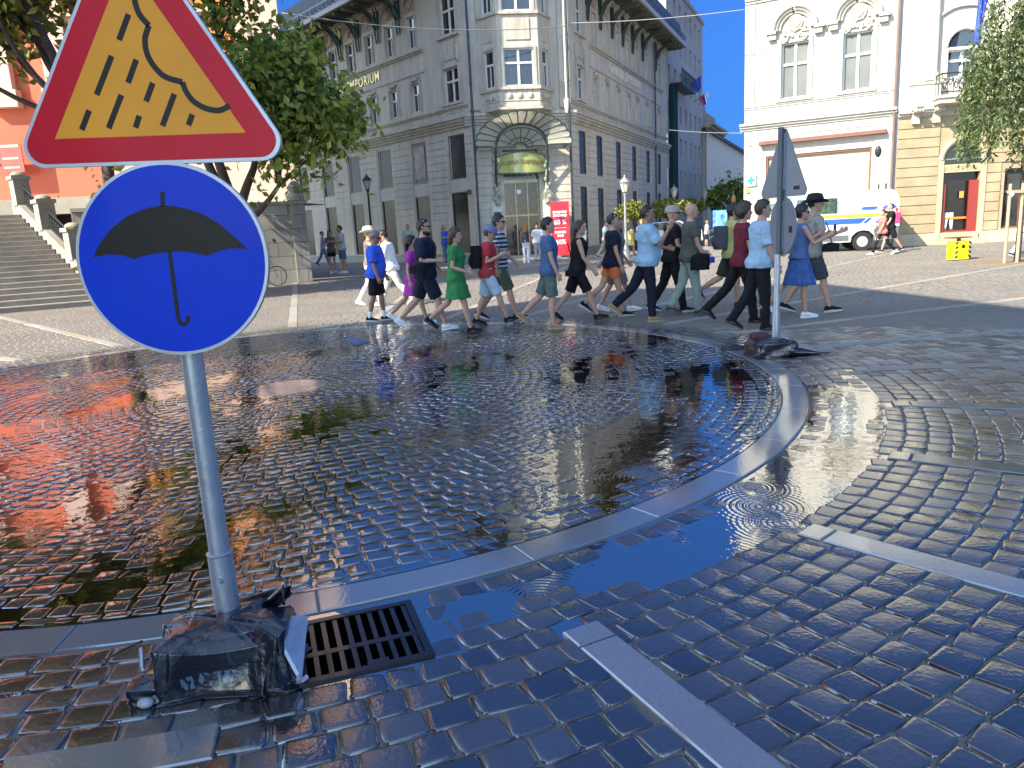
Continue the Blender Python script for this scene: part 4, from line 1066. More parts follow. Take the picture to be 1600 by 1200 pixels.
mb = MB(); out = [(acx - aw * cos(q), 3.02 + (0.18 if 0 < q < pi else 0.0) + aw * 0.92 * sin(q)) for q in np.linspace(0, pi, 17)]
mb.prism(out, -0.012, -0.006); fl = YH.part('fanlight', mb, mat('dark fanlight', (0.02, 0.025, 0.02), 0.15), F_Y)
mb = MB(); mb.box(acx - aw + 0.03, acx + aw - 0.03, -0.03, -0.0125, 3.2, 3.24); YH.part('glazing_bar', mb, mat('grey bar', (0.2, 0.22, 0.2), 0.5), F_Y)
M_red = mat('red door paint', (0.24, 0.03, 0.02), 0.4, var=0.08)
mb = MB(); mb.box(acx - aw + 0.02, acx - aw + 0.14, 0.02, 0.1, 0.45, 2.3); mb.box(acx + 0.32, acx + aw - 0.02, 0.02, 0.1, 0.45, 2.4); mb.box(acx - aw + 0.14, acx + 0.32, 0.05, 0.1, 0.45, 0.52); YH.part('door', mb, M_red, F_Y)
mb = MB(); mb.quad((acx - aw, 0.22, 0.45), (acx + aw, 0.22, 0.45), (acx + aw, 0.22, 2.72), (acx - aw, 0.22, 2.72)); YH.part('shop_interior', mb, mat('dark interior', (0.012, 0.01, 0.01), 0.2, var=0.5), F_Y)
mb = MB(); mb.box(acx - aw + 0.14, acx + 0.32, 0.12, 0.14, 0.95, 1.03); YH.part('door_rail', mb, mat('orange rail', (0.6, 0.2, 0.03), 0.4), F_Y)
mb = MB(); mb.box(acx + 0.02, acx + 0.18, 0.12, 0.13, 1.75, 2.0); YH.part('door_notice', mb, mat('orange notice', (0.5, 0.25, 0.05), 0.5), F_Y)
mb = MB(); mb.tube([(acx - 0.4, 0.2, 0.55), (acx - 0.36, 0.2, 1.2)], [0.06, 0.08], 8); mb.tube([(acx - 0.16, 0.2, 0.55), (acx - 0.2, 0.2, 1.2)], [0.06, 0.08], 8); YH.part('trousers_display', mb, M_fwhite, F_Y, True)
for a, b, c, d in hs[1:]:
    YH.window(F_Y, (a + b) / 2, c, b - a, d - c, 'casement', 0.2, M_rust, M_shopglass)
# upper storeys in white
mb = MB(); wall_mb(mb, 0.02, YL, 4.85, 14.0, up, dep=0.3); YH.part('wall', mb, M_whitewall, F_Y)
mb = MB(); moulding(mb, 0.0, 1.3, 4.9, 0.2, 0.2); moulding(mb, 0.02, YL, 13.2, 0.8, 0.6, steps=4)
YH.part('cornice', mb, M_whitewall, F_Y)
for c in (0.9, 3.75):
    mb = MB(); mb.box(c - 0.5, c + 0.5, -0.28, 0.0, 5.1, 6.0); mb.box(c - 0.55, c + 0.55, -0.34, 0.0, 6.0, 6.12)
    mb.lathe([(0.46, 0), (0.48, 0.08), (0.42, 0.16), (0.44, 0.24), (0.375, 0.34), (0.37, 3.0), (0.33, 5.4), (0.45, 5.6), (0.5, 5.9)], (c, -0.12, 6.12), 20, sy=0.6)
    YH.part('column', mb, mat('ivory column', (0.66, 0.62, 0.47), 0.7, var=0.05), F_Y, 40)
for a, b, c, d in up:
    m_ = (a + b) / 2; w_ = b - a
    YH.window(F_Y, m_, c, w_, 0.98, 'cross', 0.2, M_white, M_glass)
    mb = MB(); mb.box(a, b, 0.0, 0.22, c + 0.98, c + 1.08); YH.part('transom', mb, M_white, F_Y)
    mb = MB(); out = [(m_ - w_ / 2 * cos(q), c + 1.09 + w_ / 2 * sin(q)) for q in np.linspace(0, pi, 17)]; mb.prism(out, -0.012, -0.005); YH.part('fanlight', mb, M_glass, F_Y)
    mb = MB(); mb.tube([(m_ - (w_ / 2 + 0.07) * cos(q), -0.03, c + 1.09 + (w_ / 2 + 0.07) * sin(q)) for q in np.linspace(0, pi, 17)], [(0.06, 0.07)] * 17, 8, ref=(0, 1, 0))
    for sx in (-1, 1): mb.box(m_ + sx * (w_ / 2 + 0.07) - 0.065, m_ + sx * (w_ / 2 + 0.07) + 0.065, -0.06, 0, c, c + 1.09)
    mb.tube([(m_ - 0.95 * cos(q) * (1 + .05 * sin(6 * q)), -0.05, c + 2.0 + 0.5 * sin(q)) for q in np.linspace(0, pi, 13)], 0.05, 6)
    YH.part('window_surround', mb, M_whitetrim, F_Y, 40)
mb = MB(); mb.box(-0.25, 0.019, 0.04, 0.6, 0, 13.2); YH.part('party_wall', mb, M_whitewall, F_Y)
# balcony
mb = MB(); mb.box(1.15, 7.2, -0.95, 0.0, 5.2, 5.38); mb.box(1.1, 7.25, -1.02, 0.0, 5.38, 5.48); YH.part('balcony', mb, mat('balcony stone', (0.52, 0.45, 0.33), 0.8), F_Y)
mb = MB()
for x in (0.62, 1.35, 3.7, 6.6):
    mb.prism([(0.0, 4.95), (-0.2, 4.95), (-0.55, 5.1), (-0.6, 5.195), (0.0, 5.195)], x - 0.13, x + 0.13, 'x'); mb.box(x - 0.13, x + 0.13, -0.18, 0.0, 4.6, 4.949)
    for k in range(3): mb.ell((x - 0.1 + 0.1 * k, -0.5, 5.05), (0.06, 0.1, 0.08), 6, 5)
YH.part('console', mb, M_whitetrim, F_Y, 40)
mb = MB(); mb.box(1.15, 7.2, -0.99, -0.95, 6.2, 6.25); mb.box(1.15, 7.2, -0.99, -0.96, 5.56, 5.6)
for k in range(31):
    x = 1.17 + k * 0.2; mb.cyl((x, -0.97, 5.49), (x, -0.97, 6.2), 0.014, n=5)
    mb.tube([(x + 0.1 + 0.085 * cos(q) * (1 - q / 14), -0.97, 5.86 + (0.2 if k % 2 else -0.08) * 0.4 + 0.2 * sin(q) * (1 - q / 14)) for q in np.linspace(0, 9, 16)], 0.018, 5)
for y in (-0.7, -0.4, -0.1): mb.cyl((1.17, y, 5.49), (1.17, y, 6.2), 0.014, n=5)
mb.box(1.15, 1.19, -0.95, 0, 6.2, 6.25); YH.part('railing', mb, M_iron, F_Y, 40)
mb = MB(); mb.add([(0.0, -0.7, 14), (YL, -0.7, 14), (YL, 5, 16.5), (0, 5, 16.5)], [(0, 1, 2, 3)]); YH.part('roof', mb, MC['red tiles'], F_Y)
b_ = F_Y @ Vector((3.55, -0.4, 7.0)); t_ = F_Y @ Vector((2.1, -1.3, 9.1))
flag('flag', 'blue flag with yellow stars hanging before the arched window', b_, t_, [M_fblue], 0.75, 1.9, stars=True)
t_ = F_Y @ Vector((3.75, -1.6, 9.2))
flag('flag', 'white blue and red flag on the middle pole above the balcony', F_Y @ Vector((3.72, -0.4, 7.05)), t_, [M_fwhite, M_fblue, M_fred], 0.7, 1.3)

# ---- the red church with its stairs and the stone retaining wall
CHP = Vector((-7.85, 30.0, 0))
CH = Bld('church', 'orange red church front with pale stone pilasters above broad stairs', CHP, 'church')
F_H = frame_rot(CHP, 4)
M_orange = mat('orange red church plaster', (0.60, 0.135, 0.07), 0.8, var=0.10, scale=0.5)
M_orange2 = mat('orange church plaster', (0.64, 0.21, 0.045), 0.8, var=0.10, scale=0.5)
M_pale = mat('pale pink church stone', (0.60, 0.41, 0.335), 0.8, var=0.08, scale=1)
M_chst = mat('church base stone', (0.27, 0.25, 0.205), 0.85, var=0.2, scale=1.2)
M_upper = mat('dimmed upper church plaster', (0.34, 0.12, 0.07), 0.8, var=0.12, scale=0.5)  # upper wall coloured darker to dim its reflection on the wet setts
mb = MB(); mb.box(-26, -7.2, 0.0, 12, 2.4, 10.2); CH.part('wall', mb, M_orange, F_H)
mb = MB(); mb.box(-26, -7.2, 0.02, 12, 10.21, 22.0); CH.part('wall', mb, M_upper, F_H)
mb = MB(); mb.prism([(-7.19, -0.05), (-1.61, -0.05), (-6.5, 12), (-7.19, 12)], 2.4, 11.0, 'z'); CH.part('wall', mb, M_orange2, F_H)
mb = MB(); mb.prism([(-7.19, -0.03), (-1.61, -0.03), (-6.5, 12), (-7.19, 12)], 11.01, 22.0, 'z'); CH.part('wall', mb, M_upper, F_H)
mb = MB(); mb.prism([(-1.6, -0.35), (0.0, -0.35), (-0.55, 1.2), (-1.6, 1.2)], 0.5, 22.0, 'z'); CH.part('pilaster', mb, M_pale, F_H)
for x in (-10.2, -8.1, -13.6, -17.5):
    mb = MB(); mb.box(x - 0.45, x + 0.45, -0.3, -0.002, 7.4, 20.5); mb.box(x - 0.6, x + 0.6, -0.4, -0.002, 6.8, 7.4); mb.box(x - 0.6, x + 0.6, -0.45, -0.002, 20.5, 21.2); CH.part('pilaster', mb, M_pale, F_H)
mb = MB(); moulding(mb, -26, 0.1, 22.0, 0.9, 0.8, steps=4); moulding(mb, -26, -1.61, 9.6, 0.4, 0.35); CH.part('cornice', mb, M_pale, F_H)
mb = MB(); mb.box(-26, -1.61, -0.12, 0.0, 2.0, 3.55); CH.part('plinth', mb, M_chst, F_H)
mb = MB(); mb.box(-7.0, -1.61, -0.2, -0.121, 2.0, 6.3); CH.part('plinth', mb, M_pale, F_H)
mb = MB(); mb.prism([(-24, 22.9), (-4, 22.9), (-14, 28)], 0.0, 2.0); CH.part('gable', mb, M_orange, F_H)
mb = MB(); mb.prism([(-26.5, 22.9), (-7, 22.9), (-9, 25), (-22, 25)], 2.01, 12); CH.part('roof', mb, M_roof, F_H)
hs = MB()
for x in (-4.8, -15.5):
    q = MB(); q.box(x - 0.7, x + 0.7, -0.09, -0.051, 5.2, 8.6); CH.part('window', q, M_glass, F_H)
    q = MB(); q.box(x - 0.9, x - 0.705, -0.16, -0.052, 5.0, 8.8); q.box(x + 0.705, x + 0.9, -0.16, -0.052, 5.0, 8.8); q.box(x - 0.9, x + 0.9, -0.16, -0.052, 8.805, 9.0); CH.part('window_frame', q, M_pale, F_H)
NB = thing('church_notice', 'red notice board with a white band on the church wall', 'notice board', F_H @ Vector((-10.55, -0.5, 5.0)), 4)
MB().box(-0.75, 0.85, -0.03, 0.03, -0.5, 0.5).build('board', mat('faded red board', (0.55, 0.10, 0.08), 0.5), NB)
mb = MB(); mb.box(-0.7, 0.75, -0.036, -0.031, 0.38, 0.47); mb.tube([(-0.2 + 0.27 * cos(q), -0.034, 0.02 + 0.27 * sin(q)) for q in np.linspace(0.6, 5.6, 14)], 0.05, 6)
mb.box(0.15, 0.7, -0.036, -0.031, -0.04, 0.03); mb.box(0.15, 0.7, -0.036, -0.031, -0.36, -0.3)
mb.build('print', mat('pale print', (0.7, 0.55, 0.45), 0.5), NB)

M_step = mat('worn stair stone', (0.29, 0.27, 0.225), 0.8, var=0.2, scale=2, bump=0.2)
ST = Vector((-11.5, 21.6, 0)); F_S = frame_rot(ST, 28)
mb = MB(); NS = 19; rise, tread = 0.15, 0.335
for k in range(NS):
    mb.box(-14, -2.2 * k / NS, k * tread, k * tread + tread + (0.0 if k < NS - 1 else 3.5), 0 if k == 0 else (k - 1) * rise + 0.002, (k + 1) * rise - 0.03)
    mb.box(-14, -2.2 * k / NS, k * tread - 0.035, k * tread + tread + (0.0 if k < NS - 1 else 3.5), (k + 1) * rise - 0.03, (k + 1) * rise)
stair = mb; stair.xf(F_S)
tag(stair.build('church_stairs', M_step), 'broad grey stone stairs climbing to the church', 'stairs')
# terrace behind the stairs
TZ = NS * rise
BAL = thing('stair_balustrade', 'stone and iron balustrade down the right side of the stairs', 'balustrade', ST, 47)
def along(k): return (k * tread * 1.057, k * rise)
mb = MB(); y0, z0 = along(0); y1, z1 = along(NS)
mb.prism([(-0.4, 0), (-0.4, 0.42), (y0, 0.45), (y1, z1 + 0.42), (y1 + 0.5, z1 + 0.42), (y1 + 0.5, 0)], 0.02, 0.42, 'x'); mb.build('cheek_wall', M_chst, BAL)
for k in (0, 6.5, 13, 19):
    y, z = along(k)
    mb = MB(); mb.box(-0.02, 0.46, y - 0.24, y + 0.24, z + 0.3, z + 1.15); mb.box(-0.07, 0.51, y - 0.3, y + 0.3, z + 1.15, z + 1.27); mb.ell((0.22, y, z + 1.3), (0.24, 0.24, 0.13), 12, 6)
    mb.build('pedestal', M_chst, BAL, 40)
mb = MB()
for k in range(0, 76):
    kk = k / 4.0; y, z = along(kk)
    if min(abs(kk - q) for q in (0, 6.5, 13, 19)) < 0.8: continue
    mb.cyl((0.22, y, z + 0.4), (0.22, y, z + 1.02), 0.016, n=5)
    if k % 2: mb.tube([(0.22, y + 0.06 * cos(q), z + 0.7 + 0.13 * sin(q)) for q in np.linspace(0, 6.3, 9)], 0.012, 4)
for zz in (0.5, 1.02): mb.tube([(0.22, along(0.8)[0], along(0.8)[1] + zz), (0.22, along(18.4)[0], along(18.4)[1] + zz)], 0.025, 6)
mb.build('iron_railing', M_iron, BAL)
M_ret = bpy.data.materials.new('grey ashlar'); M_ret.use_nodes = True
_n = M_ret.node_tree; _tc = _n.nodes.new('ShaderNodeTexCoord'); _br = _n.nodes.new('ShaderNodeTexBrick'); _nz = _n.nodes.new('ShaderNodeTexNoise')
_mp = _n.nodes.new('ShaderNodeMapping'); _mp.inputs['Rotation'].default_value = (pi / 2, 0, 0); _n.links.new(_tc.outputs['Object'], _mp.inputs[0]); _n.links.new(_mp.outputs[0], _br.inputs['Vector'])
_br.inputs['Scale'].default_value = 1.0; _br.inputs['Brick Width'].default_value = 0.95; _br.inputs['Row Height'].default_value = 0.48; _br.inputs['Mortar Size'].default_value = 0.012
_br.inputs['Color1'].default_value = (0.34, 0.32, 0.28, 1); _br.inputs['Color2'].default_value = (0.25, 0.24, 0.215, 1); _br.inputs['Mortar'].default_value = (0.13, 0.12, 0.11, 1)
_nz.inputs['Scale'].default_value = 3.0; _nz.inputs['Detail'].default_value = 7
_mx = _n.nodes.new('ShaderNodeMix'); _mx.data_type = 'RGBA'; _mx.blend_type = 'MULTIPLY'; _mx.inputs['Factor'].default_value = 0.7
_n.links.new(_br.outputs['Color'], _mx.inputs[6]); _n.links.new(_nz.outputs['Fac'], _mx.inputs[7])
_sc = _n.nodes.new('ShaderNodeMix'); _sc.data_type = 'RGBA'; _sc.blend_type = 'MULTIPLY'; _sc.inputs['Factor'].default_value = 1; _sc.inputs[7].default_value = (1.5, 1.5, 1.45, 1)
_n.links.new(_mx.outputs[2], _sc.inputs[6]); _b = _n.nodes['Principled BSDF']; _n.links.new(_sc.outputs[2], _b.inputs['Base Color']); _b.inputs['Roughness'].default_value = 0.85
_bp = _n.nodes.new('ShaderNodeBump'); _bp.inputs['Strength'].default_value = 0.6; _bp.inputs['Distance'].default_value = 0.03; _n.links.new(_br.outputs['Fac'], _bp.inputs['Height']); _bp.invert = True; _n.links.new(_bp.outputs[0], _b.inputs['Normal'])
RWP = Vector((-7.2, 27.6, 0))
RW = thing('retaining_wall', 'grey ashlar retaining wall with end pier below the church', 'wall', RWP, 24)
MB().box(-7.2, -0.4, 0.0, 0.6, 0, 2.75).build('wall', M_ret, RW)
MB().box(-0.39, 0.12, -0.12, 0.6, 0, 2.75).box(-0.45, 0.18, -0.18, 0.62, 2.76, 2.9).lathe([(0.3, 2.9), (0.34, 3.05), (0.2, 3.2), (0.28, 3.35), (0.12, 3.55), (0.01, 3.6)], (-0.13, 0.2, 0), 14).build('pier', M_ret, RW, 40)
MB().box(-7.2, -0.46, -0.08, 0.66, 2.76, 2.88).build('coping', M_chst, RW)
# the terrace floor in front of the church
mb = MB(); mb.add([(*(F_S @ Vector((-14, NS * tread + 3.4, 0))).xy, TZ - 0.02), (*(F_S @ Vector((-1.8, NS * tread + 0.3, 0))).xy, TZ - 0.02), (*(RWP + Vector((0.0, 0.5, 0))).xy, TZ - 0.02), (-7.0, 31, TZ - 0.02), (-34, 30, TZ - 0.02)], [(0, 1, 2, 3, 4)])
mb.build('terrace', M_step)['kind'] = 'structure'
# ---- the tall building left of the square whose shade lies over the fountain circle
SB = thing('corner_block', 'tall plain building at the left of the square, behind the camera', 'building', (-14.3, 5.2, 0))
mb = MB(); mb.prism([(0, 0), (4.2, -1.3), (4.9, -6.6), (6.2, -16.0), (-14, -22), (-14, -11)], 0, 16, 'z'); mb.build('wall', M_orange, SB)
mb = MB(); mb.prism([(0.1, 0.1), (4.3, -1.25), (5.0, -6.6), (6.3, -16.1), (-14.1, -22.1), (-14.1, -10.9)], 16.0, 16.3, 'z'); mb.build('roof', M_roof, SB)
# ------------------------------------------------------------------ trees
def leaves_mesh(name, pts, size, m, droop=0.5, seed=1, length=1.9):
    """many small folded leaf blades, each its own island"""
    rg = np.random.default_rng(seed); n = len(pts); pts = np.asarray(pts)
    d = rg.normal(0, 1, (n, 3)); d[:, 2] = d[:, 2] * 0.6 - droop; d /= np.linalg.norm(d, axis=1)[:, None]
    u = rg.normal(0, 1, (n, 3)); u -= d * (u * d).sum(1)[:, None]; u /= np.linalg.norm(u, axis=1)[:, None]
    w = np.cross(d, u); s = size * rg.uniform(0.6, 1.35, n)
    L = (s * length)[:, None]; W = (s * 0.5)[:, None]
    V = np.stack([pts, pts + d * L * 0.45 + u * W + w * W * 0.25, pts + d * L, pts + d * L * 0.45 - u * W + w * W * 0.25, pts + d * L * 0.5], 1).reshape(-1, 3)
    F = (np.array([(0, 1, 2, 4), (0, 4, 2, 3)])[None] + (np.arange(n) * 5)[:, None, None]).reshape(-1, 4)
    return quads_mesh(name, V, F, m, False)
M_bark = mat('dark bark', (0.06, 0.045, 0.032), 0.9, var=0.35, scale=7, bump=0.8, bscale=20)
M_leaf = leafmat('green leaves', (0.05, 0.11, 0.015), (0.33, 0.39, 0.065), 0.42)
M_leaf2 = leafmat('yellow green leaves', (0.06, 0.10, 0.014), (0.36, 0.33, 0.06))
M_leafw = leafmat('weeping leaves', (0.035, 0.075, 0.022), (0.17, 0.21, 0.075))
def limb(mb, p, d, L, r, depth, tips, rg, up=0.15, spread=0.6):
    pts = [p]; rad = [r]; q = Vector(p); dd = Vector(d).normalized()
    for i in range(4):
        dd = (dd + Vector((rg.uniform(-1, 1), rg.uniform(-1, 1), rg.uniform(-0.5, 1))) * 0.16 + Vector((0, 0, up * 0.2))).normalized()
        q = q + dd * (L / 4); pts.append(tuple(q)); rad.append(r * (1 - 0.13 * (i + 1)))
        if depth <= 2 and (depth <= 1 or i >= 1): tips.append(tuple(q))
    mb.tube(pts, rad, 7)
    tips.append(tuple(q))
    if depth > 0:
        for k in range(3 if depth > 1 else 3):
            a = rg.uniform(0, 2 * pi); nd = (dd + Vector((cos(a), sin(a), rg.uniform(-0.3, 0.6))) * spread).normalized()
            limb(mb, tuple(q), nd, L * rg.uniform(0.6, 0.8), r * 0.55, depth - 1, tips, rg, up, spread)
def tree(name, label, base, stems, nleaf, size, clump, m, seed, grp=None, cat='tree', droop=0.6, thin=None):
    rg = random.Random(seed); t = thing(name, label, cat, base, 0, grp)
    mb = MB(); tips = []
    for p0, d, L, r, dep in stems: limb(mb, p0, d, L, r, dep, tips, rg)
    mb.build('trunk', M_bark, t, 60)
    ng = np.random.default_rng(seed); T = np.array(tips); idx = ng.integers(0, len(T), nleaf)
    P = T[idx] + ng.normal(0, 1, (nleaf, 3)) * np.array(clump) * ng.uniform(0.5, 1.2, len(T))[idx][:, None]
    if thin is not None: P = P[thin(P)]
    link('crown', leaves_mesh('crown', P, size, m, droop, seed), t)
    return t
# the big tree right of the church front, its low boughs reaching over the retaining wall
b1 = Vector((-8.15, 22.6, 0))
tree('broadleaf_tree', 'big broadleaf tree beside the retaining wall, boughs before the corner building', b1,
     [((0, 0, 0), (0.1, 0.05, 1), 2.3, 0.26, 0), ((0.2, 0.1, 2.2), (0.72, 0.1, 0.85), 2.2, 0.17, 3), ((0.2, 0.1, 2.2), (-0.25, 0.1, 1), 2.9, 0.19, 3), ((0.1, 0.1, 2.2), (-0.35, 0.1, 1), 5.6, 0.15, 3), ((0.25, 0.1, 1.9), (1.2, -0.1, 0.5), 1.9, 0.12, 3), ((0.0, 0.0, 2.3), (-1.0, 0.2, 0.9), 2.3, 0.14, 3)],
     20000, 0.15, (0.46, 0.46, 0.46), M_leaf, 11, droop=0.9)
b2 = Vector((-9.75, 18.8, 0))
tree('broadleaf_tree', 'tree with yellowing crown hanging over the church stairs at the left', b2,
     [((0, 0, 0), (-0.02, 0.0, 1), 4.6, 0.24, 0), ((-0.1, 0, 4.4), (-1.2, -0.2, 0.55), 2.9, 0.075, 3), ((-0.1, 0, 4.5), (-0.35, 0, 1), 5.2, 0.13, 3), ((-0.1, 0, 4.5), (-0.5, 0.3, 1), 2.4, 0.17, 3), ((-0.1, 0, 4.5), (-0.9, 0.1, 0.8), 2.6, 0.09, 3), ((-0.1, 0, 4.5), (-1.0, -0.6, 1), 2.6, 0.09, 3)],
     40000, 0.14, (0.62, 0.62, 0.55), M_leaf2, 5, droop=0.8)
# weeping tree at the right edge
wb = Vector((13.1, 19.3, 0))
WT = thing('weeping_tree', 'weeping tree with hanging green strands before the sandstone house', 'tree', wb)
mb = MB(); mb.tube([(0, 0, 0), (0.02, 0, 1.2), (0.0, 0.05, 2.6), (0.1, 0, 4.2), (0.15, 0, 6.0), (0.1, 0, 7.4)], [0.075, 0.065, 0.07, 0.06, 0.045, 0.02], 9)
ng = np.random.default_rng(3); P = []
for k in range(170):
    a = ng.uniform(0, 2 * pi); rr = 1.55 * math.sqrt(ng.uniform(0.02, 1)); zt = 6.7 - 1.7 * (rr / 1.55) ** 1.5 + ng.uniform(-0.5, 0.6)
    ln = ng.uniform(0.9, 2.6) if rr > 0.6 else ng.uniform(0.6, 1.6)
    x, y = rr * cos(a), rr * sin(a)
    zb = max(zt - ln * 1.35, 2.25 + ng.uniform(0, 0.8))
    if k % 3 == 0: mb.tube([(0.1, 0, min(zt, 6.8) - 0.5), (x * 0.6, y * 0.6, zt + 0.25), (x, y, zt), (x * 1.03, y * 1.03, (zt + zb) / 2), (x * 1.02, y * 1.02, zb)], [0.022, 0.014, 0.01, 0.006, 0.003], 4)
    n_ = int((zt - zb) * 42)
    for q in range(n_):
        f = q / max(1, n_ - 1); P.append((x * (1 + 0.04 * f) + ng.normal(0, 0.06), y * (1 + 0.04 * f) + ng.normal(0, 0.06), zt + (zb - zt) * f))
mb.build('trunk', M_bark, WT, 60)
link('crown', leaves_mesh('crown', P, 0.055, M_leafw, 1.3, 3, 2.4), WT)
M_wood = mat('pale wooden stake', (0.42, 0.31, 0.20), 0.7, var=0.15)
SK = thing('tree_stakes', 'two pale wooden stakes with a cross bar beside the weeping tree trunk', 'stakes', at(1569, 413, 19.0).xy.to_3d())
MB().cyl((0, 0, 0), (0, 0, 1.95), 0.04, n=8).cyl((0.33, 0.02, 0), (0.33, 0.02, 1.95), 0.04, n=8).box(-0.1, 0.4, -0.065, -0.042, 1.72, 1.79).build('stake', M_wood, SK, 50)
MB().prism([(0.0, 1.62), (0.07, 1.7), (0.0, 1.78), (-0.07, 1.7)], -0.075, -0.067).build('tag', mat('pale lilac tag', (0.6, 0.5, 0.62), 0.5), SK)
mb = MB(); mb.box(12.2, 14.6, 18.6, 20.2, -0.01, 0.012)
o = mb.build('tree_pit', mat('tree pit soil', (0.22, 0.15, 0.085), 0.9, var=0.3, scale=6, bump=0.6)); o['kind'] = 'structure'
# clipped street trees and lamps along the street
for i, (px, Y, z0, z1, w, lab) in enumerate([(990, 36.5, 1.5, 2.55, 0.75, 'first small round street tree, turning brown, in front of the corner building'), (1044, 41.5, 1.5, 2.75, 1.15, 'second small round street tree, largest and greenest, beside the lamp'), (1080, 47.0, 1.6, 2.85, 1.0, 'third small round street tree, farthest up the street')]):
    p = at(px, 380, Y).xy.to_3d(); t = thing('street_tree', lab, 'tree', p, 0, 'small round street trees')
    mb = MB(); mb.tube([(0, 0, 0), (0.02, 0, 0.9), (0, 0, 1.9)], [0.06, 0.05, 0.035], 7)
    for k in range(7): mb.tube([(0, 0, 1.5), (w * 0.6 * cos(k * 0.9), w * 0.6 * sin(k * 0.9), 1.7 + 0.12 * k)], [0.025, 0.008], 5)
    mb.build('trunk', M_bark, t, 60)
    ng = np.random.default_rng(20 + i); n_ = 1500; v = ng.normal(0, 1, (n_, 3)); v /= np.linalg.norm(v, axis=1)[:, None]
    v *= (ng.uniform(0.35, 1.06, n_) ** 0.5)[:, None]; lump = 0.82 + 0.25 * np.sin(v[:, 0] * 5 + i) * np.cos(v[:, 1] * 6)
    P = v * lump[:, None] * np.array([w, w, (z1 - z0) / 2]) + np.array([0, 0, (z0 + z1) / 2])
    link('crown', leaves_mesh('crown', P, 0.10, M_leaf2 if i != 1 else M_leaf2, 0.3, 30 + i, 1.5), t)
mlamp = mat('lantern glass', (0.55, 0.53, 0.46), 0.25)
M_lpost = mat('grey lamp post', (0.30, 0.30, 0.29), 0.45, metal=0.3)
def street_lamp(px, Y, h, label, dark=False):
    p = at(px, 380, Y).xy.to_3d(); t = thing('street_lamp', label, 'street lamp', p, 0, 'old style street lamps')
    m = M_iron if dark else M_lpost
    MB().lathe([(0.16, 0), (0.16, 0.35), (0.1, 0.45), (0.065, 0.6), (0.05, h * 0.6), (0.042, h - 0.62), (0.075, h - 0.6), (0.05, h - 0.54), (0.12, h - 0.5)], n=12).build('post', m, t, 40)
    MB().lathe([(0.09, h - 0.48), (0.19, h - 0.12), (0.185, h - 0.1)], n=6).build('lantern', mlamp, t)
    mb = MB().lathe([(0.23, h - 0.1), (0.21, h - 0.06), (0.1, h + 0.05), (0.04, h + 0.09), (0.03, h + 0.17), (0.005, h + 0.2)], n=12)
    for k in range(6):
        a = 2 * pi * k / 6; mb.cyl((0.09 * cos(a), 0.09 * sin(a), h - 0.5), (0.195 * cos(a), 0.195 * sin(a), h - 0.1), 0.01, n=4)
    mb.build('cap', m, t, 40)
street_lamp(978, 31.5, 3.2, 'pale lamp post nearest the corner building entrance, beside the brownish tree')
street_lamp(1054, 43.0, 3.2, 'pale lamp post rising above the second street tree')
street_lamp(1101, 51.0, 3.2, 'pale lamp post farthest up the street, before the domed house')
street_lamp(582, 35.5, 4.1, 'dark lamp post in front of the shaded left wall of the corner building', True)
wp = thing('lamp_post', 'thin post with an orange globe near the advertising screen', 'post', at(1145, 370, 52).xy.to_3d())
MB().cyl((0, 0, 0), (0, 0, 3.2), 0.05, 0.04, 8).build('pole', M_lpost, wp, 40); MB().ell((0, -0.08, 2.6), (0.16, 0.14, 0.3), 10, 8).build('globe', mat('orange lamp globe', (0.75, 0.4, 0.08), 0.4), wp, True)

# dark greenery at the end of the street
rgx = random.Random(2)
for i, (x, Y, h) in enumerate([(18.6, 63.5, 4.0), (20.6, 64.0, 3.4)]):
    tree('dark_tree', ['taller dark leafy tree at the street end by the domed house', 'lower dark leafy tree before the tall street railing'][i], Vector((x, Y, 0)), [((0, 0, 0), (0, 0, 1), h * 0.35, 0.1, 0), ((0, 0, h * 0.3), (0.4, 0, 1), h * 0.35, 0.06, 2), ((0, 0, h * 0.3), (-0.4, 0.1, 1), h * 0.3, 0.06, 2)], 900, 0.22, (0.4, 0.4, 0.4), M_leaf, 40 + i)

# ------------------------------------------------------------------ the near rain sign
M_galv = mat('galvanised steel', (0.40, 0.43, 0.46), 0.42, metal=0.55, var=0.14, scale=14, bump=0.08, bscale=60)
M_rim = mat('grey sign rim', (0.38, 0.41, 0.45), 0.4, metal=0.4)
M_signred = mat('red sign sheet', (0.56, 0.006, 0.022), 0.42, var=0.1, scale=3, coat=0.03, spec=0.15)
M_signorange = mat('amber sign sheet', (0.78, 0.32, 0.025), 0.42, var=0.1, scale=3, coat=0.03, spec=0.15)
M_signblue = mat('blue sign sheet', (0.002, 0.042, 0.52), 0.42, var=0.1, scale=3, coat=0.02, spec=0.12)
M_black = mat('black sign print', (0.006, 0.006, 0.007), 0.45, spec=0.25)
def rounded(poly, r, n=6):
    out = []
    m = len(poly)
    for i in range(m):
        p = Vector(poly[i]); a = (Vector(poly[i - 1]) - p).normalized(); b = (Vector(poly[(i + 1) % m]) - p).normalized()
        ang = a.angle(b); d = r / math.tan(ang / 2); c = p + (a + b).normalized() * (r / sin(ang / 2))
        s0, s1 = p + a * d - c, p + b * d - c
        a0 = math.atan2(s0.y, s0.x); a1 = math.atan2(s1.y, s1.x); da = (a1 - a0 + pi) % (2 * pi) - pi
        out += [(c.x + r * cos(a0 + da * k / n), c.y + r * sin(a0 + da * k / n)) for k in range(n + 1)]
    return out
SP = Vector((-1.115, 2.60, 0)); SY = 2.545            # foot of the pole; plane of the plates
SG = thing('rain_warning_sign', 'large road sign with red rain triangle over blue umbrella disc', 'road sign', SP)
def S_(x, y):                                          # photo point -> (x, z) on the plate, relative to the pole foot
    p = at(x, y, SY); return (p.x - SP.x, p.z)
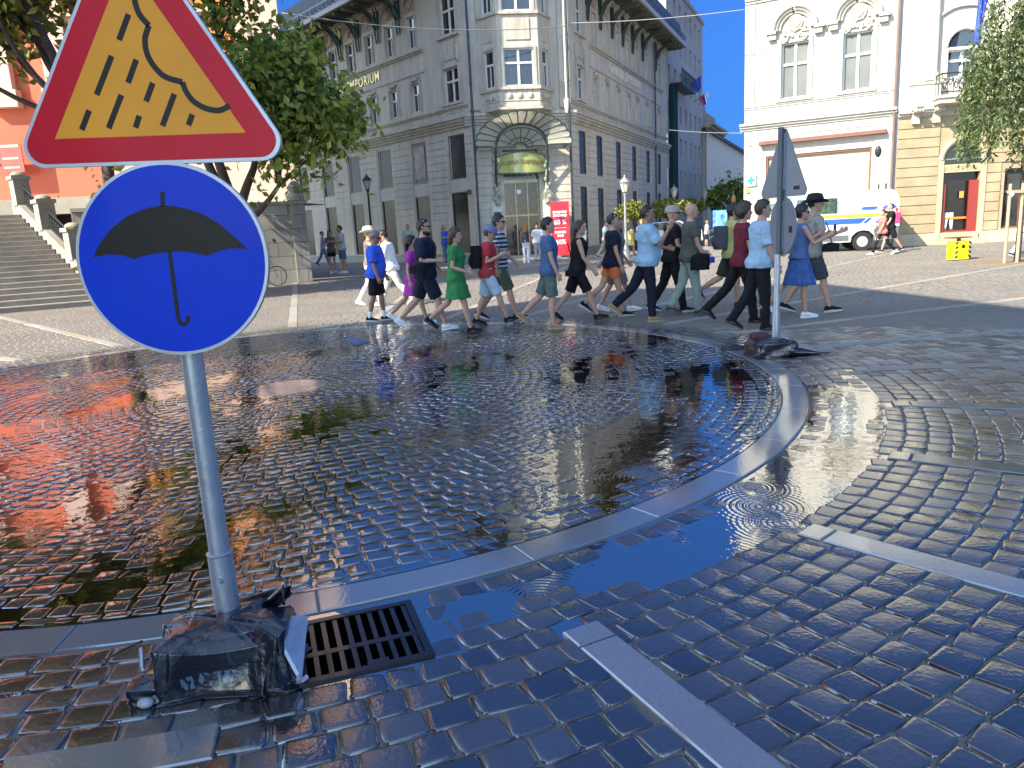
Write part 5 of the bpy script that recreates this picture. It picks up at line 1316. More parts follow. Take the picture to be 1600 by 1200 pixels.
def Z1(x, y): return S_(x / 2.1429, y / 2.1429)
pole = MB(); pole.cyl((0, 0, 0.05), (0, 0, 2.5), 0.037, n=24).build('pole', M_galv, SG, 40)
sl_ = MB().cyl((0, 0, 0.02), (0, 0, 0.43), 0.045, n=24).lathe([(0.046, 0.425), (0.048, 0.432), (0.04, 0.436)], n=24).build('pole_sleeve', M_galv, SG, 40)
for z in (0.335, 0.165):
    MB().cyl((0.004, -0.044, z), (0.004, -0.056, z), 0.012, n=6).cyl((0.004, -0.056, z), (0.004, -0.062, z), 0.007, n=8).build('bolt', M_galv, sl_)
tl, tr = S_(20, 264), S_(464, 249); bw = tr[0] - tl[0]
tri = [tl, tr, ((tl[0] + tr[0]) / 2, (tl[1] + tr[1]) / 2 + bw * 0.845)]
def inset(poly, d):
    out = []; m = len(poly)
    for i in range(m):
        p = Vector(poly[i]); a = (Vector(poly[i - 1]) - p).normalized(); b = (Vector(poly[(i + 1) % m]) - p).normalized()
        out.append(tuple(p + (a + b).normalized() * (d / sin(a.angle(b) / 2))))
    return out
y0 = SY - SP.y
tp = MB().prism(rounded(tri, 0.062, 8), y0, y0 + 0.022).build('triangle_plate', M_rim, SG)
MB().prism(rounded(inset(tri, 0.011), 0.054, 8), y0 - 0.0012, y0 - 0.0002).build('red_border', M_signred, tp)
MB().prism(inset(tri, 0.088), y0 - 0.0022, y0 - 0.0013).build('amber_field', M_signorange, tp)
mb = MB()
for a, b, c, d in [(432, 48, 400, 135), (375, 188, 325, 318), (458, 200, 430, 278), (513, 278, 490, 340), (585, 315, 545, 422), (408, 318, 365, 430), (300, 370, 275, 435), (468, 388, 455, 428), (645, 383, 632, 420)]:
    mb.ribbon([Z1(a, b), Z1(c, d)], 0.018, y0 - 0.0032, y0 - 0.0023)
mb.build('rain_mark', M_black, tp)
def smooth_path(pts, k=6):
    out = []; P = [Vector(p) for p in pts]
    for i in range(len(P) - 1):
        p0, p1, p2, p3 = P[max(i - 1, 0)], P[i], P[i + 1], P[min(i + 2, len(P) - 1)]
        for j in range(k):
            t = j / k; out.append(0.5 * ((2 * p1) + (-p0 + p2) * t + (2 * p0 - 5 * p1 + 4 * p2 - p3) * t * t + (-p0 + 3 * p1 - 3 * p2 + p3) * t ** 3))
    out.append(P[-1]); return out
mb = MB()
mb.ribbon(smooth_path([Z1(*q) for q in [(470, -130), (446, -60), (452, 0), (468, 48), (500, 86)]]), 0.018, y0 - 0.0032, y0 - 0.0023)
mb.ribbon(smooth_path([Z1(*q) for q in [(500, 86), (487, 130), (493, 178), (517, 222), (555, 258), (612, 275)]]), 0.018, y0 - 0.0032, y0 - 0.0023)
mb.ribbon(smooth_path([Z1(*q) for q in [(612, 275), (625, 308), (650, 340), (690, 363), (735, 370), (770, 354)]]), 0.018, y0 - 0.0032, y0 - 0.0023)
mb.build('cloud_mark', M_black, tp)
c0, c1 = S_(119, 404), S_(419, 402); ccx = (c0[0] + c1[0]) / 2; ccz = (S_(265, 258)[1] + S_(270, 549)[1]) / 2; cr = (c1[0] - c0[0]) / 2
def disc(r, n=64): return [(ccx + r * cos(2 * pi * k / n), ccz + r * sin(2 * pi * k / n)) for k in range(n)]
dp = MB().prism(disc(cr), y0 - 0.002, y0 + 0.02).build('round_plate', M_rim, SG)
MB().prism(disc(cr - 0.011), y0 - 0.0032, y0 - 0.0021).build('blue_field', M_signblue, dp)
um = MB()
up_ = [(315, 862), (333, 818), (372, 768), (425, 725), (490, 697), (543, 688), (600, 692), (672, 712), (740, 752), (795, 800), (832, 835)]
lo_ = [(800, 831), (765, 833), (725, 843), (697, 857), (660, 848), (610, 842), (565, 843), (515, 850), (475, 858), (450, 869), (425, 858), (385, 851), (350, 853)]
U_ = [Z1(*q) for q in up_]; L_ = [Z1(*q) for q in lo_[::-1]]
n_ = 24
def interp(pts, t):
    k = t * (len(pts) - 1); i = min(int(k), len(pts) - 2); f = k - i
    return (pts[i][0] * (1 - f) + pts[i + 1][0] * f, pts[i][1] * (1 - f) + pts[i + 1][1] * f)
LL = [U_[0]] + L_ + [U_[-1]]
for i in range(n_):
    a, b = i / n_, (i + 1) / n_
    q = [interp(LL, a), interp(LL, b), interp(U_, b), interp(U_, a)]
    um.prism(q, y0 - 0.0042, y0 - 0.0033)
um.ribbon([Z1(545, 642), Z1(547, 692)], 0.014, y0 - 0.0042, y0 - 0.0033)
um.ribbon([Z1(569, 842), Z1(584, 955), Z1(597, 1055)], 0.014, y0 - 0.0042, y0 - 0.0033)
um.ribbon(smooth_path([Z1(*q) for q in [(596, 1050), (602, 1076), (616, 1086), (630, 1076), (632, 1056)]]), 0.013, y0 - 0.0043, y0 - 0.0034)
um.build('umbrella_mark', M_black, dp)
cl = MB()
for z in (1.93, 2.2, 1.35, 1.68): cl.box(-0.055, 0.055, y0 + 0.021, 0.04, z, z + 0.035)
cl.build('clamp', M_galv, SG)
# steel foot frame seen at both ends of the bag
mb = MB(); q = lambda x, y, z=0.0: g(x, y, z) - SP
A, B, C_, D = at(436, 963, 2.52) - SP, at(476, 963, 2.60) - SP, at(466, 1062, 2.38) - SP, at(438, 1010, 2.42) - SP
mb.add([A, B, C_, D] + [v + Vector((0.012, 0.004, 0)) for v in (A, B, C_, D)], [(0, 1, 2, 3), (7, 6, 5, 4), (0, 4, 5, 1), (1, 5, 6, 2), (2, 6, 7, 3), (3, 7, 4, 0)])
mb.tube([at(476, 968, 2.6) - SP, at(467, 1066, 2.37) - SP], 0.011, 6)
mb.box(-0.24, 0.24, -0.17, 0.18, 0.005, 0.03)
mb.build('base_frame', M_galv, SG)
MB().tube([at(220, 1012, 2.52) - SP, at(222, 1045, 2.48) - SP, at(228, 1052, 2.46) - SP, at(240, 1050, 2.46) - SP], 0.008, 7).build('handle', M_galv, SG, 50)
MB().ell((*(g(228, 1100, 0.015) - SP).xy, 0.02), (0.03, 0.022, 0.018), 10, 6).build('foot', mat('pale plastic foot', (0.32, 0.36, 0.38), 0.35), SG, True)

# ------------------------------------------------------------------ crumpled bags
def bag_mat(name, col, prn=False):
    m = mat(name, col, 0.26, var=0.3, scale=6, bump=0.55, bscale=22, coat=0.7)
    if prn:
        nt = m.node_tree; N = nt.nodes; L = nt.links; b = N['Principled BSDF']
        src = b.inputs['Base Color'].links[0].from_socket
        geo = N.new('ShaderNodeNewGeometry'); sep = N.new('ShaderNodeSeparateXYZ'); L.new(geo.outputs['Position'], sep.inputs[0])
        mp = N.new('ShaderNodeMapping'); mp.inputs['Scale'].default_value = (55, 6, 22); L.new(geo.outputs['Position'], mp.inputs[0])
        nz = N.new('ShaderNodeTexNoise'); nz.inputs['Scale'].default_value = 1.0; nz.inputs['Detail'].default_value = 1; L.new(mp.outputs[0], nz.inputs['Vector'])
        def band(s, a, b_):
            q = N.new('ShaderNodeMath'); q.operation = 'COMPARE'; q.inputs[1].default_value = (a + b_) / 2; q.inputs[2].default_value = (b_ - a) / 2; L.new(s, q.inputs[0]); return q.outputs[0]
        def mul(a, c):
            q = N.new('ShaderNodeMath'); q.operation = 'MULTIPLY'; L.new(a, q.inputs[0]); L.new(c, q.inputs[1]); return q.outputs[0]
        gt = N.new('ShaderNodeMath'); gt.operation = 'GREATER_THAN'; gt.inputs[1].default_value = 0.52; L.new(nz.outputs['Fac'], gt.inputs[0])
        f = mul(mul(band(sep.outputs[0], -1.20, -0.98), band(sep.outputs[2], 0.035, 0.085)), gt.outputs[0])
        mx = N.new('ShaderNodeMix'); mx.data_type = 'RGBA'; mx.inputs[7].default_value = (0.10, 0.14, 0.2, 1)
        L.new(f, mx.inputs['Factor']); L.new(src, mx.inputs[6]); L.new(mx.outputs[2], b.inputs['Base Color'])
    return m
def crumple(mb, size, seed, n=56, m=34, top=0.35, fold=1.0, e=0.42):
    """a slumped bag: squarish bottom, pulled in towards a gathered top, with ridged folds"""
    rg = np.random.default_rng(seed)
    dirs = rg.normal(0, 1, (9, 3)); ph = rg.uniform(0, 6, 9); fr = rg.uniform(3, 11, 9); am = fold * 0.35 / fr
    rs = []
    for i in range(m + 1):
        v = i / m; row = []
        for k in range(n):
            a = 2 * pi * k / n
            ca, sa = cos(a), sin(a)
            sx = math.copysign(abs(ca) ** e, ca); sy = math.copysign(abs(sa) ** e, sa)
            w = (1.0 - 0.06 * v) if v < 0.72 else (0.957 - (v - 0.72) / 0.28 * (0.957 - top * 0.2)) ** 1.0
            z = v / 0.72 * 0.8 if v < 0.72 else 0.8 + 0.2 * math.sqrt((v - 0.72) / 0.28)
            p = np.array([sx * w, sy * w, z])
            d = 0
            for q in range(9):
                s = abs(sin((p @ dirs[q]) * fr[q] * 0.55 + ph[q])) - 0.6; d += am[q] * s
            p = p * np.array([1 + d * 1.15, 1 + d * 1.3, 1 + d * 0.9])
            row.append((p[0] * size[0], p[1] * size[1], max(0.002, p[2] * size[2])))
        rs.append(row)
    return mb.rings(rs)
def drape(mb, size, seed, n=220, m=60):
    """a plastic sack pulled over a box: gathered at the pole, creased down the sides, its hem spread on the stones"""
    rg = np.random.default_rng(seed); rs = []
    ks = [3, 5, 8, 13, 21]; ph = rg.uniform(0, 6.28, (3, 5)); am = [0.06, 0.055, 0.04, 0.018, 0.009]
    for i in range(m + 1):
        v = i / m; row = []
        for k in range(n):
            a = 2 * pi * k / n; ca, sa = cos(a), sin(a)
            q = 0.38; bx = math.copysign(abs(ca) ** q, ca); by = math.copysign(abs(sa) ** q, sa)
            cre = sum(am[j] * (1 - 2 * abs(sin(ks[j] * a / 2 + ph[0, j] + (1.2 + j * .5) * v * sin(ph[1, j])))) for j in range(5))
            if v < 0.4:
                f = v / 0.4; r = 0.12 + 0.85 * f ** 0.9; z = 1.08 - 0.16 * f ** 2.2; grow = 0.4 + 0.6 * f
            elif v < 0.9:
                f = (v - 0.4) / 0.5; r = 0.97 + 0.03 * f; z = 0.92 * (1 - f) ** 0.95 + 0.02; grow = 1.0 + 0.3 * sin(f * 3)
            else:
                f = (v - 0.9) / 0.1; r = 1.0 + 0.12 * f; z = 0.03 * (1 - f) + 0.012; grow = 1.4
            w = cre * grow; dent = 0.07 * sin(2.3 * bx + 1.7 * by + 5 * v) * (v > 0.2)
            x, y = bx * r * (1 + w * 0.9 + dent), by * r * (1 + w * 0.9 - dent)
            zz = z * (1 + 0.35 * w) + 0.28 * w * (v < 0.6) + 0.05 * sin(3 * bx + 2 * by) * (0.2 < v < 0.6)
            row.append((x * size[0], y * size[1], max(0.003, zz * size[2])))
        rs.append(row)
    return mb.rings(rs)
def flap(mb, pts, w, seed, n=10):
    """a twisted sheet of bag plastic along a path, with its own thickness"""
    rg = np.random.default_rng(seed); P = smooth_path([Vector(p) for p in pts], 4) if False else [Vector(p) for p in pts]
    rows = []
    for i, p in enumerate(P):
        t = (P[min(i + 1, len(P) - 1)] - P[max(i - 1, 0)]).normalized(); s = t.cross(Vector((0, 1, 0.3))).normalized(); u = s.cross(t)
        ww = w[i]; row = []
        for j in range(n + 1):
            f = j / n - 0.5; row.append(p + s * f * ww + u * (0.35 * ww * sin(f * 9 + i) * 0.5 + rg.normal(0, 0.004)))
        rows.append((row, u))
    loop = [[*r, *[q + u * 0.008 for q in r[::-1]]] for r, u in rows]
    mb.rings([[tuple(q) for q in L] for L in loop])
M_bag = bag_mat('dark blue plastic sacking', (0.006, 0.009, 0.018), True)
BG = thing('ballast_bag', 'crumpled shiny dark blue plastic bag weighing down the near sign foot', 'bag', (-1.09, 2.50, 0.0), 6)
mb = MB(); drape(mb, (0.245, 0.17, 0.2), 4); mb.build('sack', M_bag, BG, True)
loc = lambda x, y, Y: Matrix.Rotation(R_(-6), 3, 'Z') @ (at(x, y, Y) - Vector((-1.09, 2.50, 0)))
mb = MB()
flap(mb, [loc(300, 985, 2.68), loc(345, 960, 2.72), loc(395, 955, 2.74), loc(425, 935, 2.72), loc(447, 925, 2.7)], [0.06, 0.12, 0.13, 0.07, 0.05], 2)
flap(mb, [loc(405, 962, 2.7), loc(430, 940, 2.66), loc(448, 922, 2.62), loc(442, 945, 2.60)], [0.05, 0.06, 0.05, 0.02], 3)
mb.build('torn_flap', M_bag, BG, 60)
mb = MB(); crumple(mb, (0.075, 0.06, 0.07), 9, 20, 14); mb.xf(Matrix.Translation(loc(240, 1078, 2.38)) @ Matrix.Translation((0, 0, -0.02))); mb.build('folded_corner', M_bag, BG, 60)
mb = MB(); mb.tube([loc(165, 1031, 2.50), loc(190, 1016, 2.50), loc(222, 1002, 2.49)], [0.003, 0.0045, 0.005], 6); mb.build('strap', M_iron, BG)
tag(MB().cyl((-0.012, 0, 0.009), (0.012, 0, 0.009), 0.009, n=10).build('cigarette_butt', mat('white paper', (0.7, 0.7, 0.68), 0.7), None, 40, g(476, 1064, 0.0), 60), 'tiny white stub lying on the setts between bag and drain', 'litter')

# ------------------------------------------------------------------ drain grate in the gutter
DA = R_(-71.6); drc = Vector((PC[0] + 5.49 * cos(DA), PC[1] + 5.49 * sin(DA), 0))
DG = thing('drain_grate', 'rectangular black iron drain grate set in the wet paving by the kerb ring', 'drain', drc, math.degrees(DA) + 90)
mb = MB(); W_, D_ = 0.235, 0.20
mb.box(-W_ - 0.03, W_ + 0.03, -D_ - 0.03, -D_, -0.05, 0.002); mb.box(-W_ - 0.03, W_ + 0.03, D_, D_ + 0.03, -0.05, 0.002)
mb.box(-W_ - 0.03, -W_, -D_, D_, -0.05, 0.0015); mb.box(W_, W_ + 0.03, -D_, D_, -0.05, 0.0015); mb.box(-W_, W_, -0.055, -0.025, -0.03, -0.001)
mb.box(0.02, 0.1, -D_ + 0.001, -D_ + 0.03, -0.02, -0.0005)
mb.build('frame', mat('wet cast iron', (0.02, 0.021, 0.022), 0.28, metal=0.6, bump=0.05, bscale=80, coat=0.4), DG)
mb = MB()
for k in range(10):
    x = -W_ + 0.02 + k * 0.0475; mb.box(x, x + 0.019, -D_, -0.056, -0.03, -0.002); mb.box(x, x + 0.019, -0.024, D_, -0.03, -0.002)
mb.build('bars', MC['wet cast iron'], DG)
MB().box(-W_, W_, -D_, D_, -0.012, -0.0055).build('sump_shade', mat('black sump', (0.001, 0.001, 0.001), 1.0, spec=0.0), DG)  # thin black sheet under the bars stands in for the dark pit

# ------------------------------------------------------------------ the far sign, seen from behind
RP = g(1212, 545)
RS = thing('rear_facing_sign', 'road sign seen from its grey back, standing among the walkers', 'road sign', RP, -75)
M_back = mat('grey sign back', (0.21, 0.235, 0.27), 0.5, metal=0.3, var=0.1)
MB().cyl((0, 0, 0.04), (0, 0, 1.09), 0.036, n=16).build('pole', M_galv, RS, 40)
MB().cyl((0, 0.012, 1.09), (0, 0.012, 2.47), 0.03, n=16).build('upper_post', mat('dark grey post', (0.085, 0.10, 0.12), 0.5, metal=0.2), RS, 40)
MB().cyl((0, 0, 0.02), (0, 0, 0.42), 0.045, n=16).build('pole_sleeve', M_galv, RS, 40)
def backplate(nm, out, field, col):
    b = MB().prism(out, 0.05, 0.066).build(nm, M_back, RS)
    MB().prism(field, 0.0665, 0.068).build('front_sheet', col, b)
    return b
tz = 1.72; tri2 = [(-0.45, tz), (0.45, tz), (0, tz + 0.80)]
b_ = backplate('triangle_plate', rounded(tri2, 0.06), rounded(inset(tri2, 0.01), 0.05), M_signred)
MB().prism(inset(tri2, 0.09), 0.0685, 0.0695).build('amber_field', M_signorange, b_)
MB().box(0.2, 0.3, 0.046, 0.0495, 1.79, 1.83).build('sticker', M_iron, b_)
dz = 1.40; ds = [(0.325 * cos(2 * pi * k / 40), dz + 0.325 * sin(2 * pi * k / 40)) for k in range(40)]
b_ = backplate('round_plate', ds, [(x * 0.96, dz + (z - dz) * 0.96) for x, z in ds], M_signblue)
MB().box(0.17, 0.24, 0.046, 0.0495, 1.33, 1.40).build('sticker', M_iron, b_)
b_.rotation_euler = (0, 0, R_(-10))
mb = MB()
for z0, z1 in ((1.8, 2.4), (1.12, 1.68)): mb.box(-0.05, -0.02, 0.03, 0.0495, z0, z1); mb.box(0.02, 0.05, 0.03, 0.0495, z0, z1)
mb.build('channel', M_back, RS)
M_bag2 = bag_mat('black sacking', (0.008, 0.008, 0.01))
b_ = g(1205, 556)
BB = thing('ballast_bag', 'low black bag with a red lining heaped round the far sign foot', 'bag', b_)
mb = MB(); crumple(mb, (0.24, 0.2, 0.2), 14, 32, 20); mb.build('sack', M_bag2, BB, 55)
mb = MB(); crumple(mb, (0.1, 0.07, 0.09), 15, 18, 12); mb.xf(Matrix.Translation((-0.08, 0.12, 0.16))); mb.build('lining', mat('dull red lining', (0.05, 0.01, 0.013), 0.6), BB, 55)
FU = thing('folded_umbrella', 'collapsed black umbrella lying on the setts beside the far sign', 'umbrella', g(1238, 556))
mb = MB(); rs = []
for i in range(9):
    f = i / 8; r = 0.16 * (1 - f) ** 0.8 + 0.012
    rs.append([(-0.1 + 0.42 * f, r * cos(2 * pi * k / 16) * (1 + 0.25 * (k % 2)), 0.03 + max(0.0, 0.55 * r * sin(2 * pi * k / 16) * (1 + 0.25 * (k % 2))) - 0.02 * f) for k in range(16)])
mb.rings(rs); mb.build('canopy', M_bag2, FU, 50)
MB().tube([(0.3, 0, 0.02), (0.42, 0, 0.012)], 0.006, 6).build('tip', M_iron, FU)
MB().tube([(-0.1, 0, 0.04), (-0.22, 0.02, 0.03), (-0.25, 0.05, 0.03)], 0.01, 6).build('handle', M_iron, FU)
FB = thing('dark_cloth', 'dark cloth lying flat in the puddle left of the far sign', 'cloth', g(1150, 545))
mb = MB(); crumple(mb, (0.16, 0.1, 0.045), 22, 24, 12); mb.build('cloth', M_bag2, FB, 55)

# ------------------------------------------------------------------ pigeon
PG = thing('pigeon', 'grey blue pigeon standing on the wet paving near the walkers', 'pigeon', g(560, 549), 215)
M_pig = mat('pigeon grey', (0.16, 0.20, 0.26), 0.6, var=0.4, scale=30)
MB().tube([(-0.17, 0, 0.10), (-0.1, 0, 0.115), (-0.03, 0, 0.12), (0.05, 0, 0.13), (0.095, 0, 0.16), (0.11, 0, 0.2), (0.125, 0, 0.222), (0.145, 0, 0.222), (0.16, 0, 0.218)], [(0.012, 0.03), (0.03, 0.04), (0.058, 0.058), (0.058, 0.055), (0.04, 0.038), (0.025, 0.025), (0.026, 0.024), (0.018, 0.016), (0.004, 0.004)], 12).build('body', M_pig, PG, True)
mb = MB()
for s in (-1, 1): mb.tube([(0.0, 0.02 * s, 0.08), (0.005, 0.022 * s, 0.0)], 0.006, 5); mb.tube([(-0.015, 0.022 * s, 0.004), (0.035, 0.026 * s, 0.004)], 0.005, 5)
mb.build('leg', mat('pigeon leg', (0.35, 0.1, 0.08), 0.6), PG)
MB().tube([(0.158, 0, 0.218), (0.182, 0, 0.212)], [0.006, 0.002], 6).build('beak', M_iron, PG)

# ------------------------------------------------------------------ van, yellow box, bicycles, cars
VN = thing('police_van', 'white police style van with blue and yellow side stripes', 'van', g(1338, 390.5).xy.to_3d() , -12)
M_vw = mat('white van paint', (0.5, 0.5, 0.49), 0.25, var=0.02, coat=0.8)
M_rub = mat('black rubber', (0.014, 0.014, 0.014), 0.7); M_vg = mat('grey cladding', (0.10, 0.105, 0.11), 0.55); M_hub = mat('silver wheel trim', (0.5, 0.5, 0.5), 0.35, metal=0.5)
# local x forward to the right is the van's tail; nose points left
def vsec(y):                                           # side outline (x, z)
    return [(1.22, 0.42), (1.24, 0.9), (1.2, 1.9), (1.12, 2.12), (0.9, 2.2), (-2.6, 2.2), (-2.95, 2.1), (-3.65, 1.35), (-4.35, 1.12), (-4.5, 0.95), (-4.55, 0.5), (-4.45, 0.36), (-3.95, 0.34), (-3.9, 0.55), (-3.7, 0.72), (-3.45, 0.76), (-3.2, 0.72), (-3.0, 0.55), (-2.95, 0.34), (-0.42, 0.34), (-0.38, 0.55), (-0.2, 0.72), (0.0, 0.76), (0.22, 0.72), (0.4, 0.55), (0.45, 0.36)]
mb = MB(); w = 0.98; n_ = len(vsec(0))
rs = []
for y, ins in ((-w + 0.0, 0.0), (-w, 0.0), (w, 0.0)):
    rs.append([(x, y + 0.1 + (0.14 if z > 1.9 and y < 0 else 0) - (0.14 if z > 1.9 and y > 0 else 0) + (0.05 if 1.4 < z <= 1.9 and y < 0 else 0) - (0.05 if 1.4 < z <= 1.9 and y > 0 else 0), z) for x, z in vsec(y)])
mb.rings(rs[1:]); vb = mb.build('body', M_vw, VN); 
yv = -w + 0.1
def panel(nm, pts, m, off=0.006):
    """strip on the near side of the van, following its tumblehome"""
    f = lambda z: yv - off + (0.05 if z > 1.4 else 0.0) * min(1, max(0, (z - 1.12) / 0.78)) * 1.0
    return nm, pts, m
def side_y(z): return yv + (0.0 if z <= 0.9 else 0.05 * (z - 0.9) / 1.0 if z <= 1.9 else 0.05 + 0.09 * (z - 1.9) / 0.22)
def vstrip(nm, quads, m, off=0.005):
    mb = MB()
    for pts in quads:
        a = [(x, side_y(z) - off, z) for x, z in pts]; b = [(x, side_y(z) + 0.01, z) for x, z in pts]; k = len(pts)
        mb.add(a + b, [tuple(range(k)), tuple(range(2 * k - 1, k - 1, -1))] + [(i, k + i, k + (i + 1) % k, (i + 1) % k) for i in range(k)])
    return mb.build(nm, m, VN)
rect = lambda x0, x1, z0, z1: [(x0, z0), (x1, z0), (x1, z1), (x0, z1)]
M_yel = mat('hi vis yellow', (0.72, 0.66, 0.03), 0.4, var=0.03); M_vblue = mat('police blue', (0.015, 0.09, 0.5), 0.35, var=0.03)
vstrip('yellow_stripe', [rect(-3.4, -0.86, 1.26, 1.36), rect(-0.84, 1.15, 1.26, 1.36), rect(-2.9, -0.84, 0.66, 0.76)], M_yel)
vstrip('blue_stripe', [rect(-3.4, -0.86, 1.02, 1.2), [(-0.84, 1.02), (-0.1, 1.02), (0.08, 1.2), (-0.84, 1.2)], [(0.42, 1.02), (1.15, 1.02), (1.15, 1.2), (0.6, 1.2)], [(-0.1, 1.52), (0.4, 1.52), (0.48, 1.6), (0.0, 1.6)], [(0.62, 1.52), (0.74, 1.52), (0.86, 1.62), (0.76, 1.62)], [(0.95, 1.52), (1.12, 1.52), (1.12, 1.6), (1.02, 1.6)]], M_vblue)
vstrip('white_slash', [[(0.0, 1.02), (0.1, 1.02), (0.28, 1.2), (0.18, 1.2)]], M_vblue, 0.0055)
vstrip('window', [rect(-2.35, -0.92, 1.44, 1.98), rect(-3.3, -2.5, 1.44, 1.9)], mat('dark van glass', (0.02, 0.035, 0.03), 0.04, var=0.5, spec=1, coat=0.5, col2=(0.06, 0.10, 0.07)))
vstrip('cladding', [rect(-2.85, -0.5, 0.4, 0.6), [(0.46, 0.4), (1.2, 0.38), (1.22, 0.86), (0.5, 0.9), (0.36, 0.74)]], M_vg, 0.02)
vstrip('door_seam', [rect(-0.865, -0.855, 0.62, 2.0)], M_iron, 0.0065)
for x in (0.0, -3.45):
    for s, yy in ((-1, yv + 0.02), (1, yv + 1.75)):
        t_ = MB(); t_.tube([(x, yy, 0.34), (x, yy + 0.2, 0.34)], [0.34, 0.34], 24); wv = t_.build('wheel', M_rub, VN, 40)
        if s < 0:
            MB().tube([(x, yy - 0.012, 0.34), (x, yy + 0.02, 0.34)], [0.19, 0.21], 20).tube([(x, yy - 0.03, 0.34), (x, yy - 0.01, 0.34)], [0.05, 0.07], 10).build('hub', M_hub, wv, 40)
MB().box(1.18, 1.26, -0.8, 1.0, 0.36, 0.62).build('bumper', M_vg, VN)
MB().box(1.1, 1.245, yv + 0.04, yv + 0.2, 1.0, 1.5).build('tail_light', mat('red lens', (0.4, 0.02, 0.02), 0.3), VN)
MB().cyl((0.9, -0.2, 2.2), (0.9, -0.2, 2.42), 0.03, n=8).cyl((0.75, 0.2, 2.2), (0.75, 0.2, 2.4), 0.03, n=8).build('aerial', M_iron, VN)
YB = thing('yellow_bin', 'bright yellow box with black chevrons standing on the pavement', 'box', g(1496, 406), 6)
M_yb = mat('yellow plastic', (0.75, 0.55, 0.01), 0.45, var=0.05)
MB().prism(rounded([(-0.23, -0.2), (0.23, -0.2), (0.23, 0.2), (-0.23, 0.2)], 0.06), 0.02, 0.52, 'z').build('body', M_yb, YB, 40)
mb = MB()
for s in (-1, 1):
    for k in range(4):
        z = 0.05 + k * 0.125; mb.prism([(s * 0.236, z), (s * 0.16, z + 0.05), (s * 0.16, z + 0.1), (s * 0.236, z + 0.05)], -0.207, -0.2)
mb.box(-0.04, 0.04, -0.207, -0.2, 0.33, 0.42); mb.build('chevron', M_black, YB)
MB().box(-0.3, 0.3, -0.14, 0.2, 0.6, 0.63).box(-0.04, 0.04, -0.03, 0.03, 0.52, 0.6).build('tray', mat('brown tray', (0.10, 0.05, 0.03), 0.5), YB)
def bicycle(label, p, rz, m):
    t = thing('bicycle', label, 'bicycle', p, rz, 'parked bicycles')
    mb = MB()
    for x in (-0.52, 0.52):
        wv = MB().tube([(x + 0.33 * cos(q), 0, 0.34 + 0.33 * sin(q)) for q in np.linspace(0, 2 * pi, 25)], 0.017, 6)
        for k in range(12): wv.cyl((x, 0, 0.34), (x + 0.32 * cos(k * pi / 6), 0, 0.34 + 0.32 * sin(k * pi / 6)), 0.003, n=3)
        wv.build('wheel', M_rub, t, 50)
    for a, b in (((-0.52, 0, 0.34), (-0.12, 0, 0.32)), ((-0.12, 0, 0.32), (-0.22, 0, 0.86)), ((-0.52, 0, 0.34), (-0.2, 0, 0.78)), ((-0.12, 0, 0.32), (0.38, 0, 0.8)), ((-0.2, 0, 0.78), (0.36, 0, 0.84)), ((0.34, 0, 0.95), (0.52, 0, 0.34))): mb.cyl(a, b, 0.018, n=7)
    mb.build('frame', m, t, 50)
    MB().tube([(0.36, -0.28, 1.0), (0.33, -0.1, 1.03), (0.33, 0.1, 1.03), (0.36, 0.28, 1.0)], 0.014, 6).build('handlebar', M_iron, t, 50)
    MB().tube([(-0.38, 0, 0.9), (-0.22, 0, 0.9), (-0.06, 0, 0.9)], [(0.03, 0.09), (0.03, 0.06), (0.02, 0.02)], 8).build('saddle', M_iron, t, 50)
bicycle('bicycle leaning by the retaining wall next to the big tree', Vector((-8.35, 25.9, 0)), 30, mat('grey bicycle paint', (0.2, 0.2, 0.22), 0.3))
bicycle('white bicycle parked left of the person in white up the street', at(1086, 385, 42.0).xy.to_3d(), 40, mat('white bicycle paint', (0.7, 0.7, 0.7), 0.3))
bicycle('white bicycle parked right of the person in white up the street', at(1112, 382, 42.8).xy.to_3d(), -30, MC['white bicycle paint'])
def car(label, p, rz, m):
    t = thing('parked_car', label, 'car', p, rz)
    mb = MB(); side = [(-2.0, 0.3), (-2.05, 0.7), (-1.9, 0.85), (-1.1, 0.95), (-0.5, 1.4), (0.9, 1.42), (1.6, 0.98), (2.0, 0.9), (2.05, 0.35)]
    mb.rings([[(x, y * (0.86 if z > 1.1 else 1), z) for x, z in side] for y in (-0.85, 0.85)]); mb.build('body', m, t)
    MB().prism([(-0.95, 0.98), (-0.45, 1.36), (0.85, 1.38), (1.4, 0.98)], -0.853, -0.83).build('window', M_glass, t)
    for x in (-1.3, 1.3):
        MB().tube([(x, -0.88, 0.31), (x, 0.88, 0.31)], 0.31, 16).build('wheel', M_rub, t, 40)
car('white car parked up the street beyond the walkers', at(1036, 388, 41.5).xy.to_3d(), -10, M_vw)

# ------------------------------------------------------------------ overhead wires
def wire(a, b, sag, r, label):
    a, b = Vector(a), Vector(b); pts = [a.lerp(b, k / 20) - Vector((0, 0, sag * 4 * (k / 20) * (1 - k / 20))) for k in range(21)]
    o = tag(MB().tube([p - a for p in pts], r, 5).build('overhead_wire', mat('grey cable', (0.25, 0.25, 0.25), 0.5), None, True, a), label, 'wire')
wire(at(440, 20, 29), at(895, 40, 34.3), 0.35, 0.018, 'thin cable strung from the church across the shaded shop wall')
wire(at(893, 36, 34.8), at(1170, 14, 31.5), 0.1, 0.016, 'upper thin cable crossing the blue sky above the street')
wire(at(1000, 197, 45), at(1160, 208, 32.5), 0.1, 0.016, 'lower thin cable crossing the street to the white house')
